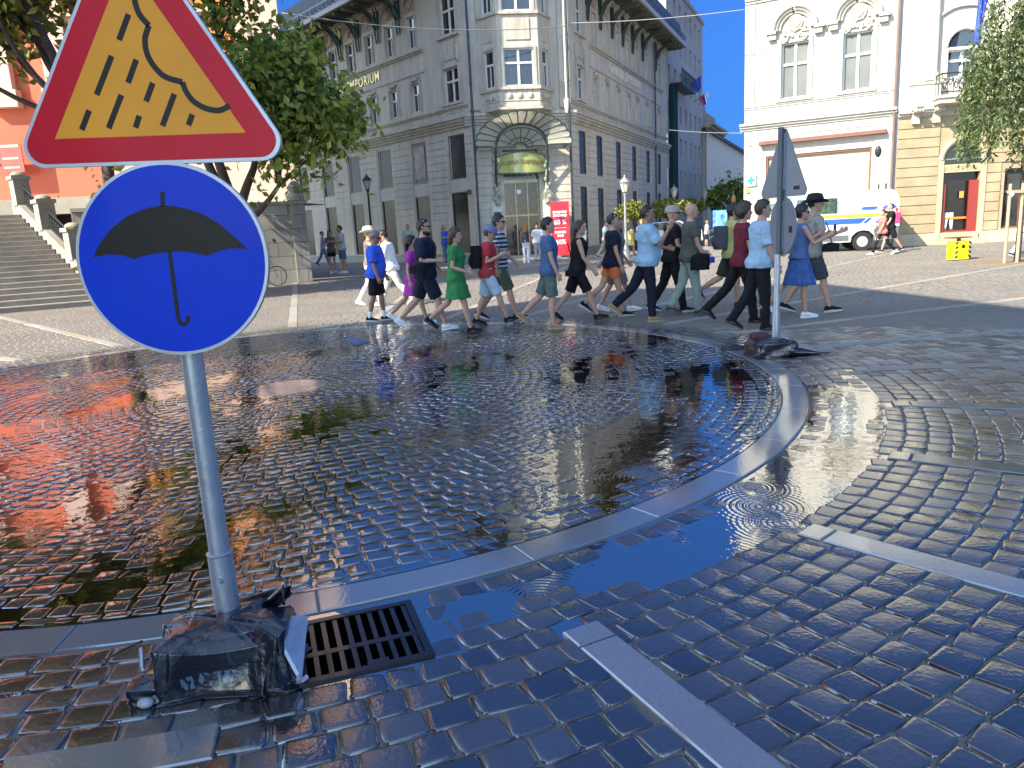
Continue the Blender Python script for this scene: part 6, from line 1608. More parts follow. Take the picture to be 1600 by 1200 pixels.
# ------------------------------------------------------------------ people
def cloth(name, col, var=0.12):
    lum = 0.3 * col[0] + 0.55 * col[1] + 0.15 * col[2]; col = tuple(0.84 * c + 0.16 * lum for c in col)
    return mat('cloth ' + name, col, 0.85, var=var, scale=9, bump=0.9, bscale=9, spec=0.2)
M_skin = mat('skin', (0.44, 0.25, 0.17), 0.5, var=0.06, scale=12)
M_skin2 = mat('tanned skin', (0.30, 0.155, 0.095), 0.5, var=0.06, scale=12)
M_eye = mat('dark eye', (0.02, 0.015, 0.012), 0.2); M_shade = mat('sunglasses', (0.006, 0.006, 0.006), 0.1)
HC = dict(dark=(0.012, 0.009, 0.008), brown=(0.05, 0.028, 0.016), grey=(0.17, 0.16, 0.15), blond=(0.30, 0.20, 0.09), ginger=(0.36, 0.12, 0.03))
def hairmat(k): return mat(k + ' hair', HC[k], 0.5, var=0.3, scale=30, bump=0.5, bscale=45)
def voxel(o, size, it=1):
    m = o.modifiers.new('fuse', 'REMESH'); m.mode = 'VOXEL'; m.voxel_size = size; m.use_smooth_shade = True
    if it:
        k = o.modifiers.new('soften', 'SMOOTH'); k.factor = 0.5; k.iterations = it
    return o

def person(label, feet, top, az=90, R=(24, 6, 0), L=(-20, 22, 28), ra=(-16, 14, 6), la=(18, 20, 6), lean=2, female=False, bulk=1.0, belly=0.0,
           shirt=None, legs=None, shoes=None, hair=('dark', 'short'), skin=None, hat=None, glasses=False, beard=False, head=(0, 0), socks=None,
           fine=True, sx=1.0, group='people crossing the square', ground=None):
    """R, L: thigh swing, knee bend, toe-down of right and left leg; ra, la: upper arm swing, elbow bend, spread"""
    skin = skin or M_skin
    base = ground if ground is not None else g(*feet)
    top_p = at(top[0], top[1], base.y)
    s = top_p.z / 1.75
    rz = 90 - az
    T = thing('person', label, 'person', (base.x, base.y, 0), rz, group)
    P = 0.93; ln = R_(lean)
    V = Vector
    # ---- skeleton, pelvis at height 0.93, then lowered so that the soles touch the ground
    hips = 0.088
    def leg(side, a, k, toe):
        h = V((0, side * hips, P - 0.02)); a1 = R_(a); a2 = R_(a - k)
        kn = h + V((sin(a1), side * 0.015, -cos(a1))) * 0.43
        an = kn + V((sin(a2), -side * 0.01, -cos(a2))) * 0.41
        return h, kn, an, R_(toe)
    def foot_pts(an, toe):
        f = V((cos(toe), 0, -sin(toe))); u = V((sin(toe), 0, cos(toe)))
        heel = an - u * 0.075 - f * 0.06; tip = an - u * 0.075 + f * 0.19
        return f, u, heel, tip
    LG = [leg(-1, *R), leg(1, *L)]
    low = min(min(foot_pts(l[2], l[3])[2].z, foot_pts(l[2], l[3])[3].z) for l in LG) - 0.012
    dz = V((0, 0, -low))
    def up(z): # torso point at standing height z, bent by the lean about the pelvis
        return V((sin(ln) * max(0, z - P), 0, P + (z - P) * (cos(ln) if z > P else 1)))
    def W(p): return (V(p) + dz) * s
    def arm(side, a, e, sp):
        sh = up(1.405) + V((0, side * (0.168 if female else 0.185) * min(1.12, bulk), 0)); a1, a2, b = R_(a), R_(a + e), R_(sp)
        el = sh + V((sin(a1) * cos(b), side * sin(b), -cos(a1) * cos(b))) * 0.285
        wr = el + V((sin(a2) * cos(b), side * sin(b) * 0.3, -cos(a2) * cos(b))) * 0.25
        return sh, el, wr
    AR = [arm(-1, *ra), arm(1, *la)]
    fb = 1.0 if not female else 0.88
    rings = [(0.80, .07, .10, 0), (0.85, .11, .155, -.005), (0.93, .12, .168 if not female else .172, -.01), (1.02, .108, .15 if not female else .138, 0), (1.10, .102, .142 if not female else .122, .006),
             (1.20, .11, .152 * fb + .0, .012), (1.30, .118 if not female else .122, .168 * fb, .014 + (.012 if female else 0)), (1.38, .108, .178 * fb, .002), (1.43, .085, .165 * fb, -.006), (1.47, .062, .105, -.008), (1.50, .052, .06, -.004)]
    def torso(mb, inf, z0, z1, ztop=None, flare=0.0, n=18):
        rs = []
        zs = [r for r in rings if z0 - 1e-3 <= r[0] <= z1 + 1e-3]
        for z, a, b, cx in zs:
            a_, b_ = a * bulk + inf + (flare if z < 1.0 else 0), b * bulk + inf + (flare if z < 1.0 else 0)
            bl = belly * math.exp(-((z - 1.06) / 0.13) ** 2)
            a_ += bl * 0.6; c = up(z) + V((cx + bl * 0.7, 0, 0))
            rs.append([W(c + V((a_ * cos(2 * pi * k / n), b_ * sin(2 * pi * k / n), 0))) for k in range(n)])
        return mb.rings(rs)
    lim = lambda mb, pts, rad, n=10: mb.tube([W(p) for p in pts], [r * s if not isinstance(r, tuple) else (r[0] * s, r[1] * s) for r in rad], n)
    # ---- body
    mb = MB(); torso(mb, 0, 0.8, 1.5)
    lb = (0.5 + 0.5 * bulk) * (0.92 if female else 1.0)
    for h, kn, an, toe in LG:
        mid = kn.lerp(an, 0.3) + V((-0.012, 0, 0))
        lim(mb, [h, h.lerp(kn, 0.5), kn, mid, kn.lerp(an, 0.75), an, an - V((0, 0, 0.03))], [.088 * lb, .074 * lb, .054 * lb, .057 * lb, .04, .034, .034])
        f, u, heel, tip = foot_pts(an, toe)
        lim(mb, [an - f * 0.03 - u * 0.03, an + f * 0.06 - u * 0.045, tip - f * 0.03 + u * 0.018], [(.04, .033), (.032, .04), (.016, .036)])
    hc = up(1.64) + V((0.022, 0, 0))
    yaw, pit = R_(head[0]), R_(head[1])
    HM = Matrix.Translation(up(1.56)) @ Matrix.Rotation(yaw, 4, 'Z') @ Matrix.Rotation(pit, 4, 'Y')
    hp = lambda x, y, z: HM @ V((x, y, z))
    lim(mb, [up(1.46) + V((-.012, 0, 0)), up(1.52) + V((-.004, 0, 0)), hp(0.0, 0, 0.03)], [.06 * lb, .053 * lb, .054])
    n = 16; rs = []
    for z, fr, bk, w in ((-0.045, .055, .02, .03), (-0.03, .085, .045, .048), (0.0, .095, .07, .062), (0.035, .098, .088, .07), (0.075, .096, .1, .075), (0.115, .092, .104, .077), (0.15, .078, .096, .07), (0.18, .048, .068, .05), (0.192, .015, .03, .02)):
        rs.append([W(hp(((fr if cos(t) > 0 else bk) * cos(t)) + 0.012, w * sin(t), z)) for t in [2 * pi * k / n for k in range(n)]])
    mb.rings(rs)
    lim(mb, [hp(.098, 0, .085), hp(.122, 0, .05), hp(.108, 0, .035)], [(.010, .010), (.017, .015), (.01, .014)], 7)          # nose
    lim(mb, [hp(.09, 0, .012), hp(.105, 0, .008), hp(.09, 0, -.005)], [(.008, .022), (.007, .02), (.008, .02)], 7)           # lips
    lim(mb, [hp(.085, 0, -.03), hp(.1, 0, -.036)], [(.02, .022), (.012, .014)], 7)                                         # chin
    for sd in (-1, 1):
        lim(mb, [hp(-.005, sd * .073, .035), hp(-.012, sd * .082, .06), hp(-.01, sd * .08, .088)], [(.008, .012), (.01, .02), (.006, .014)], 7)
    for sd, (sh, el, wr) in zip((-1, 1), AR):
        lim(mb, [sh + V((0, -sd * .05, .01)), sh, sh.lerp(el, 0.5), el, el.lerp(wr, 0.35), wr], [.052 * lb, .05 * lb, .045 * lb, .036 * lb, .037 * lb, .025])
        d = (wr - el).normalized(); w = d.cross(V((0, 1, 0))).normalized(); o = V((0, -sd, 0))      # w: across the palm, o: palm side
        lim(mb, [wr - d * .01, wr + d * .03, wr + d * .085], [(.022, .02), (.034, .015), (.037, .014)], 9) if False else mb.tube([W(wr - d * .01), W(wr + d * .03), W(wr + d * .085)], [(.021 * s, .019 * s), (.033 * s, .015 * s), (.038 * s, .014 * s)], 9, ref=(0, 1, 0))
        if fine:
            for q, fl in ((-.028, .058), (-.0095, .072), (.0095, .078), (.028, .07)):
                b0 = wr + d * .078 + w * q
                lim(mb, [b0, b0 + d * fl * .5 + o * .008 + w * q * .15, b0 + d * fl * .85 + o * .03 + w * q * .15], [.0095, .009, .0075], 6)
            lim(mb, [wr + d * .02 + w * .02, wr + d * .055 + w * .05 + o * .012, wr + d * .085 + w * .056 + o * .03], [.013, .011, .008], 6)
    o = voxel(mb.build('body', skin, T, True), (0.0085 if fine else 0.014) * s)
    vx = (0.012 if fine else 0.018) * s
    # ---- clothes
    if shirt:
        m, kind = shirt; mb = MB(); inf = .02 if kind != 'loose' else .034
        z0 = 0.85 if kind in ('tee', 'loose', 'polo', 'dress', 'long') else 0.93
        torso(mb, inf, z0, 1.47, flare=.014)
        if kind == 'dress' or kind == 'flare':
            zs = [(0.93, .145, .19), (0.82, .165, .21), (0.70, .19, .235), (0.60, .215, .26)]
            rs = []
            for z, a, b in zs:
                rs.append([W(V((0.01 + (a + .02 * sin(5 * t) * (1 - z)) * cos(t), (b + .02 * sin(7 * t) * (1 - z)) * sin(t), z + 0.0))) for t in [2 * pi * k / 28 for k in range(28)]])
            mb.rings(rs[::-1])
        if kind != 'tank':
            fr = 0.62 if kind != 'long' else 1.0
            for sd, (sh, el, wr) in zip((-1, 1), AR):
                pts = [sh + V((0, -sd * .06, .015)), sh, sh.lerp(el, .6)] if fr < 1 else [sh + V((0, -sd * .06, .015)), sh, el, el.lerp(wr, .9)]
                if kind == 'loose': pts[-1] = sh.lerp(el, .85)
                lim(mb, pts, [.06 * lb, .064 * lb, .066 * lb + (.014 if kind == 'loose' else .004)] if fr < 1 else [.06 * lb, .062 * lb, .052, .04])
        folds(voxel(mb.build('shirt' if kind not in ('dress', 'flare') else 'dress', m, T, True), vx), s, 0.10, 0.034 if kind != 'tank' else 0.02)
    if legs:
        m, kind = legs; mb = MB(); torso(mb, .014, 0.8, 1.03)
        if kind == 'skirt':
            rs = []
            for z, a, b in ((0.52, .25, .28), (0.66, .215, .25), (0.82, .17, .21), (0.95, .135, .175), (1.05, .118, .15)):
                rs.append([W(V((0.01 + (a + .018 * sin(6 * t) * (1.05 - z)) * cos(t), (b + .03 * sin(9 * t) * (1.05 - z)) * sin(t), z))) for t in [2 * pi * k / 32 for k in range(32)]])
            mb = MB(); mb.rings(rs)
        else:
            for h, kn, an, toe in LG:
                h2 = h + V((0, 0, .03))
                if kind == 'shorts': lim(mb, [h2, h.lerp(kn, .5), h.lerp(kn, .92)], [.088 * lb, .1 * lb, .095 * lb])
                elif kind == 'short': lim(mb, [h2, h.lerp(kn, .3), h.lerp(kn, .55)], [.088 * lb, .1 * lb, .098 * lb])
                else:
                    k = 1.0 if kind == 'trousers' else 0.84
                    lim(mb, [h2, h.lerp(kn, .5), kn, kn.lerp(an, .5), an + V((0, 0, .0))], [.09 * lb, .088 * lb * k, .071 * lb * k, .066 * k, .06 * k])
        folds(voxel(mb.build(dict(shorts='shorts', short='shorts', trousers='trousers', slim='leggings', skirt='skirt')[kind], m, T, True), vx), s, 0.09, 0.026)
    if socks:
        for h, kn, an, toe in LG:
            mb = MB(); lim(mb, [kn.lerp(an, .72), an, an - V((0, 0, .02))], [.046, .041, .041]); mb.build('sock', socks, T, True)
    ms, msole = shoes or (cloth('black shoe', (0.012, 0.012, 0.013)), mat('pale sole', (0.5, 0.5, 0.48), 0.6))
    for h, kn, an, toe in LG:
        f, u, heel, tip = foot_pts(an, toe); mb = MB(); rs = []
        for q, w, ht in ((-.072, .02, .05), (-.062, .034, .075), (-.03, .038, .095), (.02, .04, .092), (.07, .043, .07), (.12, .047, .052), (.165, .042, .04), (.195, .02, .026)):
            c = an - u * .075 + f * q
            rs.append([W(c + V((0, w * cos(t), 0)) + u * (ht * .5 + ht * .5 * sin(t) if sin(t) > 0 else ht * .5 + ht * .42 * sin(t))) for t in [2 * pi * k / 12 for k in range(12)]])
        mb.rings(rs); mb.mi = 1
        rs = []
        for zz, e in ((-.014, .0), (.016, .004)):
            rs.append([W(an - u * (.075 - zz) + f * (q) + V((0, sg * (w + e), 0))) for q, w, sg in ((-.078, .016, 1), (-.05, .036, 1), (.05, .041, 1), (.12, .049, 1), (.17, .042, 1), (.2, .018, 1), (.2, .018, -1), (.17, .042, -1), (.12, .049, -1), (.05, .041, -1), (-.05, .036, -1), (-.078, .016, -1))])
        mb.rings(rs)
        mb.build('shoe', [ms, msole], T, 50)
    # ---- head dress
    if fine:
        for sd in (-1, 1):
            if not glasses:
                mb = MB(); c = W(hp(.098, sd * .032, .075)); mb.ell(c, (.01 * s, .011 * s, .007 * s), 8, 6); mb.build('eye', M_eye, T, True)
    if glasses:
        mb = MB()
        for sd in (-1, 1):
            lim(mb, [hp(.1, sd * .012, .078), hp(.104, sd * .035, .078), hp(.086, sd * .062, .078)], [(.012, .012), (.02, .014), (.012, .012)], 7)
            lim(mb, [hp(.086, sd * .066, .085), hp(0, sd * .082, .085)], [.005, .004], 5)
        mb.build('sunglasses', M_shade, T, 50)
    hk, style = hair
    if hk:
        mb = MB(); nn, mm = 26, 16; rs = []; rg = random.Random(len(label))
        for i in range(mm + 1):
            ph = pi * i / mm; row = []
            for k in range(nn):
                t = 2 * pi * k / nn
                x, y, z = sin(ph) * cos(t), sin(ph) * sin(t), -cos(ph)
                vol = dict(short=1.0, curly=1.2, long=1.06, bun=1.05, bob=1.1, thin=0.965)[style]
                rx = (.112 if x < 0 else .104) * vol; px_, py_, pz = 0.006 + x * rx, y * .088 * vol, .095 + z * .112 * vol
                cut = .075 + (.045 if x > 0 else 0) * min(1, x * 3 if x > 0 else 0) - (.10 if x < -.15 else 0)
                if style in ('long', 'bob', 'curly'): cut -= .05 if x < .35 else 0
                if pz < cut or (x > 0.55 and pz < .15 and abs(y) < .75): kf = .72; px_, py_, pz = 0.0 + (px_ - 0.0) * kf, py_ * kf, .06 + (pz - .06) * kf
                else:
                    j = 1 + rg.uniform(-.03, .05) * (2.2 if style == 'curly' else 1); px_ *= j; py_ *= j; pz = .09 + (pz - .09) * j
                row.append(W(hp(px_, py_, pz)))
            rs.append(row)
        mb.rings(rs)
        if style == 'long': lim(mb, [hp(-.07, 0, .1), hp(-.1, 0, .02), hp(-.095, 0, -.1), hp(-.085, 0, -.2), hp(-.08, 0, -.27)], [(.05, .07), (.045, .085), (.04, .085), (.035, .07), (.01, .03)], 12)
        if style == 'bob': lim(mb, [hp(-.05, 0, .1), hp(-.07, 0, .02), hp(-.07, 0, -.06), hp(-.06, 0, -.09)], [(.06, .09), (.055, .095), (.05, .09), (.02, .05)], 12)
        if style == 'bun': mb.ell(W(hp(-.12, 0, .1)), (.05 * s, .05 * s, .05 * s), 10, 8)
        folds(mb.build('hair', hairmat(hk), T, 70), s, 0.035, 0.03 if style != 'thin' else .01)
    if beard:
        mb = MB(); lim(mb, [hp(.0, 0, -.005), hp(.05, 0, -.02), hp(.095, 0, -.03), hp(.108, 0, -.012)], [(.05, .072), (.045, .068), (.034, .05), (.014, .03)], 12); mb.build('beard', hairmat(hk or 'dark'), T, 60)
    if hat:
        m, kind = hat; mb = MB(); n = 20
        wd = 1.16
        for z, k in ((.10, 1.0), (.16, .97), (.205, .75), (.222, .3)): pass
        rs = [[W(hp(.0 + .112 * k * wd * cos(t), .086 * k * wd * sin(t), z)) for t in [2 * pi * q / n for q in range(n)]] for z, k in ((.10, 1.0), (.16, .98), (.20 if kind == 'cap' else .22, .78), (.218 if kind == 'cap' else .235, .3))]
        mb.rings(rs)
        if kind == 'cap':
            rs = [[W(hp(.07 + .13 * q, y_ * (1 - .45 * q), .115 - .02 * q + dz_)) for y_, dz_ in ((-.075, 0), (-.04, .012), (.04, .012), (.075, 0), (.04, .004), (-.04, .004))] for q in (0, .5, 1)]; mb.rings(rs)
        else:
            b = 1.75
            rs = [[W(hp(.112 * k * cos(t), .1 * k * sin(t), .10 + zz + up_ * abs(sin(t)) ** 2)) for t in [2 * pi * q / n for q in range(n)]] for k, zz, up_ in ((1.0, 0, 0), (b, .0, .05), (b, -.008, .05), (1.0, -.01, 0))]; mb.rings(rs)
        mb.build('hat', m, T, 50)
    return dict(T=T, W=W, arm=AR, up=up, hp=hp, s=s, M=Matrix.Translation((base.x, base.y, 0)) @ Matrix.Rotation(R_(rz), 4, 'Z'))
def held(name, label, cat, pr, p, build):
    """something carried: a thing of its own placed at point p of the person's frame"""
    M = pr['M']; t = thing(name, label, cat, M @ Vector(pr['W'](p)), 0); t.rotation_euler = M.to_euler()
    build(t, pr['s']); return t
def backpack(m):
    def f(t, s):
        mb = MB(); mb.prism(rounded([(-.1, -.14), (.1, -.14), (.1, .14), (-.1, .14)], .05), -.2, .2, 'z'); mb.ell((-.09, 0, -.06), (.06, .11, .12), 12, 8)
        mb.xf(Matrix.Scale(s, 4)); voxel(mb.build('sack', m, t, True), .018)
        k = MB()
        for y in (-.09, .09): k.tube([(.08, y, .16), (.2, y, .2), (.3, y, .08), (.22, y, -.1), (.1, y, -.16)], [(.006, .022)] * 5, 6)
        k.xf(Matrix.Scale(s, 4)); k.build('strap', m, t, 50)
    return f
def softbag(m, size=(.1, .16, .13), strap=0.5):
    def f(t, s):
        mb = MB(); crumple(mb, [q * s for q in size], 7, 26, 16, e=0.8, fold=0.7); mb.xf(Matrix.Translation((0, 0, -size[2] * s))); mb.build('sack', m, t, 60)
        if strap:
            MB().tube([(0, -.02, 0), (-.02, 0, strap * .5 * s), (-.06, .06, strap * s)], .009, 6).build('strap', m, t, 50)
    return f
def phone(t, s): MB().box(-.006, .006, -.036, .036, -.07, .07).build('case', M_iron, t)
def folds(o, s, scale=0.11, k=0.03):
    nm = 'folds %.3f' % scale; tx = bpy.data.textures.get(nm)
    if tx is None:
        tx = bpy.data.textures.new(nm, 'CLOUDS'); tx.noise_scale = scale; tx.noise_depth = 2
    d = o.modifiers.new('folds', 'DISPLACE'); d.texture = tx; d.texture_coords = 'GLOBAL'; d.strength = k * s; d.mid_level = 0.36
    return o
def striped():
    m = cloth('navy and white stripes', (0.02, 0.03, 0.06)); nt = m.node_tree; N = nt.nodes; L = nt.links; b = N['Principled BSDF']
    src = b.inputs['Base Color'].links[0].from_socket; geo = N.new('ShaderNodeNewGeometry'); sp = N.new('ShaderNodeSeparateXYZ'); L.new(geo.outputs['Position'], sp.inputs[0])
    q = N.new('ShaderNodeMath'); q.operation = 'MULTIPLY'; q.inputs[1].default_value = 90; L.new(sp.outputs[2], q.inputs[0])
    w = N.new('ShaderNodeMath'); w.operation = 'SINE'; L.new(q.outputs[0], w.inputs[0]); k = N.new('ShaderNodeMath'); k.operation = 'GREATER_THAN'; k.inputs[1].default_value = 0.1; L.new(w.outputs[0], k.inputs[0])
    mx = N.new('ShaderNodeMix'); mx.data_type = 'RGBA'; mx.inputs[7].default_value = (0.4, 0.43, 0.46, 1); L.new(k.outputs[0], mx.inputs['Factor']); L.new(src, mx.inputs[6]); L.new(mx.outputs[2], b.inputs['Base Color'])
    return m
W_shoe = (mat('white shoe', (0.7, 0.72, 0.74), 0.5), mat('white sole', (0.75, 0.75, 0.74), 0.6))
B_shoe = None
T_shoe = (mat('tan shoe', (0.28, 0.19, 0.09), 0.6), mat('tan sole', (0.34, 0.26, 0.15), 0.6))
BB_shoe = (cloth('black shoe', (0.012, 0.012, 0.013)), mat('black sole', (0.02, 0.02, 0.02), 0.6))
black = cloth('black', (0.010, 0.010, 0.012)); navy = cloth('navy', (0.010, 0.014, 0.035)); white = cloth('white', (0.74, 0.74, 0.72), 0.05)

# walkers, from left to right
person('man in loose bright blue tee shirt, black shorts and white socks', (592, 502), (588, 362), 92, R=(-6, 10, 4), L=(10, 6, -4), ra=(2, 12, 6), la=(8, 14, 6), bulk=1.12, belly=.06, lean=4,
       shirt=(cloth('bright blue', (0.012, 0.09, 0.62)), 'loose'), legs=(black, 'shorts'), shoes=(cloth('black shoe', (0.012, 0.012, 0.013)), mat('pale sole', (0.5, 0.5, 0.48), 0.6)), socks=white, hair=('grey', 'short'), skin=M_skin2, glasses=True, head=(-8, 14))
person('woman in white hat and brown top with raised arm, behind the blue shirt', (584, 478), (590, 355), 85, R=(14, 4, 0), L=(-14, 18, 20), ra=(60, 105, 30), la=(10, 20, 6), female=True,
       shirt=(cloth('brown grey', (0.16, 0.13, 0.10)), 'tank'), legs=(white, 'slim'), shoes=W_shoe, hair=('blond', 'short'), hat=(cloth('straw white', (0.6, 0.54, 0.42)), 'brim'))
person('man in white tee shirt and cream trousers bending his head', (640, 482), (607, 356), 275, R=(24, 4, -8), L=(-24, 20, 25), ra=(14, 80, 8), la=(10, 85, 8), lean=8, head=(0, 28),
       shirt=(white, 'loose'), legs=(cloth('cream', (0.66, 0.60, 0.46), 0.05), 'trousers'), shoes=W_shoe, hair=('dark', 'short'), ground=g(617, 478))
person('woman in magenta dress with long dark hair', (640, 508), (644, 368), 90, R=(20, 8, -5), L=(-26, 20, 32), ra=(-14, 20, 8), la=(20, 20, 6), female=True,
       shirt=(cloth('magenta', (0.36, 0.012, 0.30)), 'dress'), shoes=W_shoe, hair=('dark', 'long'), ground=g(650, 506))
p5 = person('bearded man in navy tee shirt and navy shorts with white sneakers', (672, 516), (674, 340), 88, R=(22, 8, -6), L=(-24, 20, 30), ra=(-10, 98, 12), la=(14, 24, 6), bulk=1.16, lean=1,
       shirt=(navy, 'loose'), legs=(navy, 'shorts'), shoes=W_shoe, hair=('dark', 'short'), glasses=True, beard=True)
held('shoulder_bag', 'black bag hanging on the elbow of the bearded man', 'bag', p5, p5['arm'][0][1] + Vector((-.06, -.06, -.06)), softbag(black, (.12, .06, .12), 0.1))
person('woman in short green dress and black sandals with brown hair', (718, 520), (716, 356), 92, R=(18, 8, -4), L=(-24, 28, 34), ra=(-8, 78, 10), la=(-2, 60, 10), female=True, bulk=1.08, head=(-14, 4),
       shirt=(cloth('green', (0.015, 0.20, 0.045)), 'dress'), shoes=BB_shoe, hair=('brown', 'bob'))
p7 = person('man in red tee shirt, light blue shorts and blue cap', (766, 508), (768, 353), 90, R=(26, 8, -14), L=(-12, 10, 8), ra=(-6, 122, 10), la=(8, 104, 10), lean=5, bulk=1.03,
       shirt=(cloth('red', (0.42, 0.02, 0.025)), 'tee'), legs=(cloth('light blue', (0.36, 0.47, 0.58)), 'shorts'), shoes=BB_shoe, hair=('brown', 'short'), hat=(cloth('blue grey cap', (0.13, 0.19, 0.30)), 'cap'), head=(0, 22))
held('backpack', 'black backpack worn by the man in the red shirt', 'backpack', p7, p7['up'](1.22) + Vector((-.2, 0, 0)), backpack(black))
person('tall dark haired man in striped top behind the red shirt', (785, 500), (772, 335), 90, R=(20, 6, -6), L=(-18, 18, 22), ra=(-12, 14, 8), la=(18, 26, 6), glasses=True, head=(-12, 0),
       shirt=(striped(), 'tee'), legs=(cloth('olive green', (0.06, 0.085, 0.05)), 'shorts'), hair=('dark', 'short'))
person('man in steel blue tee shirt and green shorts, carrying a jacket', (862, 513), (862, 342), 91, R=(4, 6, 0), L=(-22, 26, 40), ra=(6, 14, 6), la=(-8, 16, 6), lean=0,
       shirt=(cloth('steel blue', (0.05, 0.11, 0.24)), 'tee'), legs=(cloth('green grey', (0.085, 0.13, 0.115)), 'shorts'), shoes=T_shoe, hair=('dark', 'short'))
p10 = person('woman in black sleeveless top and black shorts with tied brown hair', (905, 500), (903, 343), 92, R=(24, 4, -8), L=(-22, 18, 26), ra=(14, 22, 6), la=(-24, 20, 8), female=True, bulk=1.1,
       shirt=(black, 'tank'), legs=(black, 'shorts'), shoes=BB_shoe, hair=('brown', 'long'), lean=4)
held('shoulder_bag', 'black bag on the hip of the woman in black', 'bag', p10, (-.1, -.22, .95), softbag(black, (.12, .08, .12), 0.45))
person('man in black tee shirt and orange shorts', (958, 494), (966, 334), 92, R=(14, 6, -2), L=(-24, 24, 34), ra=(6, 12, 6), la=(-10, 16, 6), lean=3,
       shirt=(navy, 'tee'), legs=(cloth('orange', (0.62, 0.13, 0.015)), 'short'), hair=('dark', 'short'))
person('brown haired person in white sneakers hidden behind the orange shorts', (968, 488), (976, 338), 92, R=(20, 6, -4), L=(-14, 14, 14), ra=(-38, 8, 6), la=(16, 20, 6), female=True,
       shirt=(cloth('grey', (0.16, 0.16, 0.17)), 'tee'), legs=(cloth('grey', (0.16, 0.16, 0.17)), 'shorts'), shoes=W_shoe, hair=('brown', 'short'), ground=g(964, 487))
person('man in pale blue tee shirt and navy trousers with hand at his chin', (1012, 502), (1016, 323), 91, R=(6, 4, 0), L=(-28, 20, 34), ra=(30, 118, 10), la=(20, 60, 8), bulk=1.1, belly=.05, lean=1,
       shirt=(cloth('pale blue', (0.24, 0.40, 0.52)), 'loose'), legs=(cloth('dark navy', (0.010, 0.013, 0.03)), 'trousers'), shoes=T_shoe, hair=('dark', 'short'), skin=M_skin2)
person('man in black clothes with grey cap and sunglasses', (1050, 488), (1052, 323), 90, R=(14, 4, -4), L=(-16, 16, 14), ra=(8, 60, 8), la=(10, 30, 6), bulk=1.08,
       shirt=(black, 'tee'), legs=(black, 'trousers'), hair=(None, 'short'), glasses=True, hat=(cloth('grey cap', (0.3, 0.29, 0.27)), 'cap'))
p15 = person('bald man in olive tee shirt and pale green trousers', (1078, 492), (1078, 319), 90, R=(10, 4, -2), L=(-14, 14, 10), ra=(10, 18, 6), la=(14, 40, 8), bulk=1.1, belly=.03,
       shirt=(cloth('olive', (0.085, 0.09, 0.065)), 'tee'), legs=(cloth('pale green', (0.24, 0.32, 0.27)), 'trousers'), shoes=(cloth('grey shoe', (0.05, 0.07, 0.08)), mat('grey sole', (0.08, 0.09, 0.1), 0.6)), hair=(None, 'short'))
held('jacket', 'black jacket draped over the arm of the bald man', 'jacket', p15, (.1, -.26, .98), softbag(black, (.14, .06, .26), 0))
held('helmet_bag', 'shiny blue bag carried beside the black jacket', 'bag', p15, (.24, -.2, .92), softbag(mat('shiny blue bag', (0.02, 0.03, 0.34), 0.3, coat=0.6), (.1, .07, .1), 0))
p16 = person('person in yellow green tee shirt half hidden at the left of the dark red one', (1142, 480), (1146, 320), 90, R=(10, 6, 0), L=(-22, 40, 45), ra=(6, 20, 6), la=(10, 20, 6),
       shirt=(cloth('yellow green', (0.42, 0.42, 0.10)), 'tee'), legs=(cloth('dark green', (0.03, 0.04, 0.03)), 'shorts'), hair=('dark', 'short'))
held('backpack', 'grey backpack on the person in yellow green', 'backpack', p16, p16['up'](1.2) + Vector((-.2, 0, 0)), backpack(cloth('grey pack', (0.07, 0.075, 0.085))))
person('curly haired person in dark red tee shirt and black trousers', (1155, 506), (1163, 318), 91, R=(14, 6, 0), L=(-26, 20, 36), ra=(8, 20, 6), la=(10, 20, 6),
       shirt=(cloth('dark red', (0.15, 0.012, 0.03)), 'tee'), legs=(black, 'trousers'), shoes=BB_shoe, hair=('brown', 'curly'), ground=g(1158, 504))
person('heavy set person in sky blue tee shirt and black trousers beside the far sign', (1186, 515), (1188, 315), 92, R=(6, 4, 0), L=(-16, 18, 26), ra=(8, 14, 6), la=(10, 60, 8), bulk=1.2, belly=.06, female=False,
       shirt=(cloth('sky blue', (0.27, 0.42, 0.55)), 'loose'), legs=(black, 'trousers'), shoes=BB_shoe, hair=('brown', 'short'))
p19 = person('woman in blue denim skirt and white sneakers holding up a phone', (1246, 496), (1246, 322), 92, R=(8, 4, -2), L=(-24, 20, 26), ra=(28, 88, 8), la=(26, 92, 10), female=True,
       shirt=(cloth('mid blue', (0.06, 0.12, 0.28)), 'tank'), legs=(cloth('denim', (0.035, 0.10, 0.30), 0.35), 'skirt'), shoes=W_shoe, hair=('dark', 'bun'), glasses=True)
held('phone', 'dark phone held up by the woman in the denim skirt', 'phone', p19, p19['arm'][0][2] + (p19['arm'][0][2] - p19['arm'][0][1]).normalized() * .1 + Vector((.01, .03, .05)), phone)
p20 = person('man in wide black hat and beige waistcoat behind the denim skirt', (1266, 488), (1256, 305), 92, R=(20, 6, -4), L=(-18, 16, 18), ra=(10, 100, 10), la=(4, 96, 10),
       shirt=(cloth('beige grey', (0.26, 0.25, 0.21)), 'tee'), legs=(cloth('dark grey', (0.05, 0.055, 0.06)), 'shorts'), hair=('dark', 'short'), hat=(cloth('hat black', (0.02, 0.022, 0.028)), 'brim'), skin=M_skin)
held('shoulder_bag', 'black bag in front of the man in the wide hat', 'bag', p20, (.2, -.2, 1.06), softbag(black, (.11, .08, .13), 0.3))

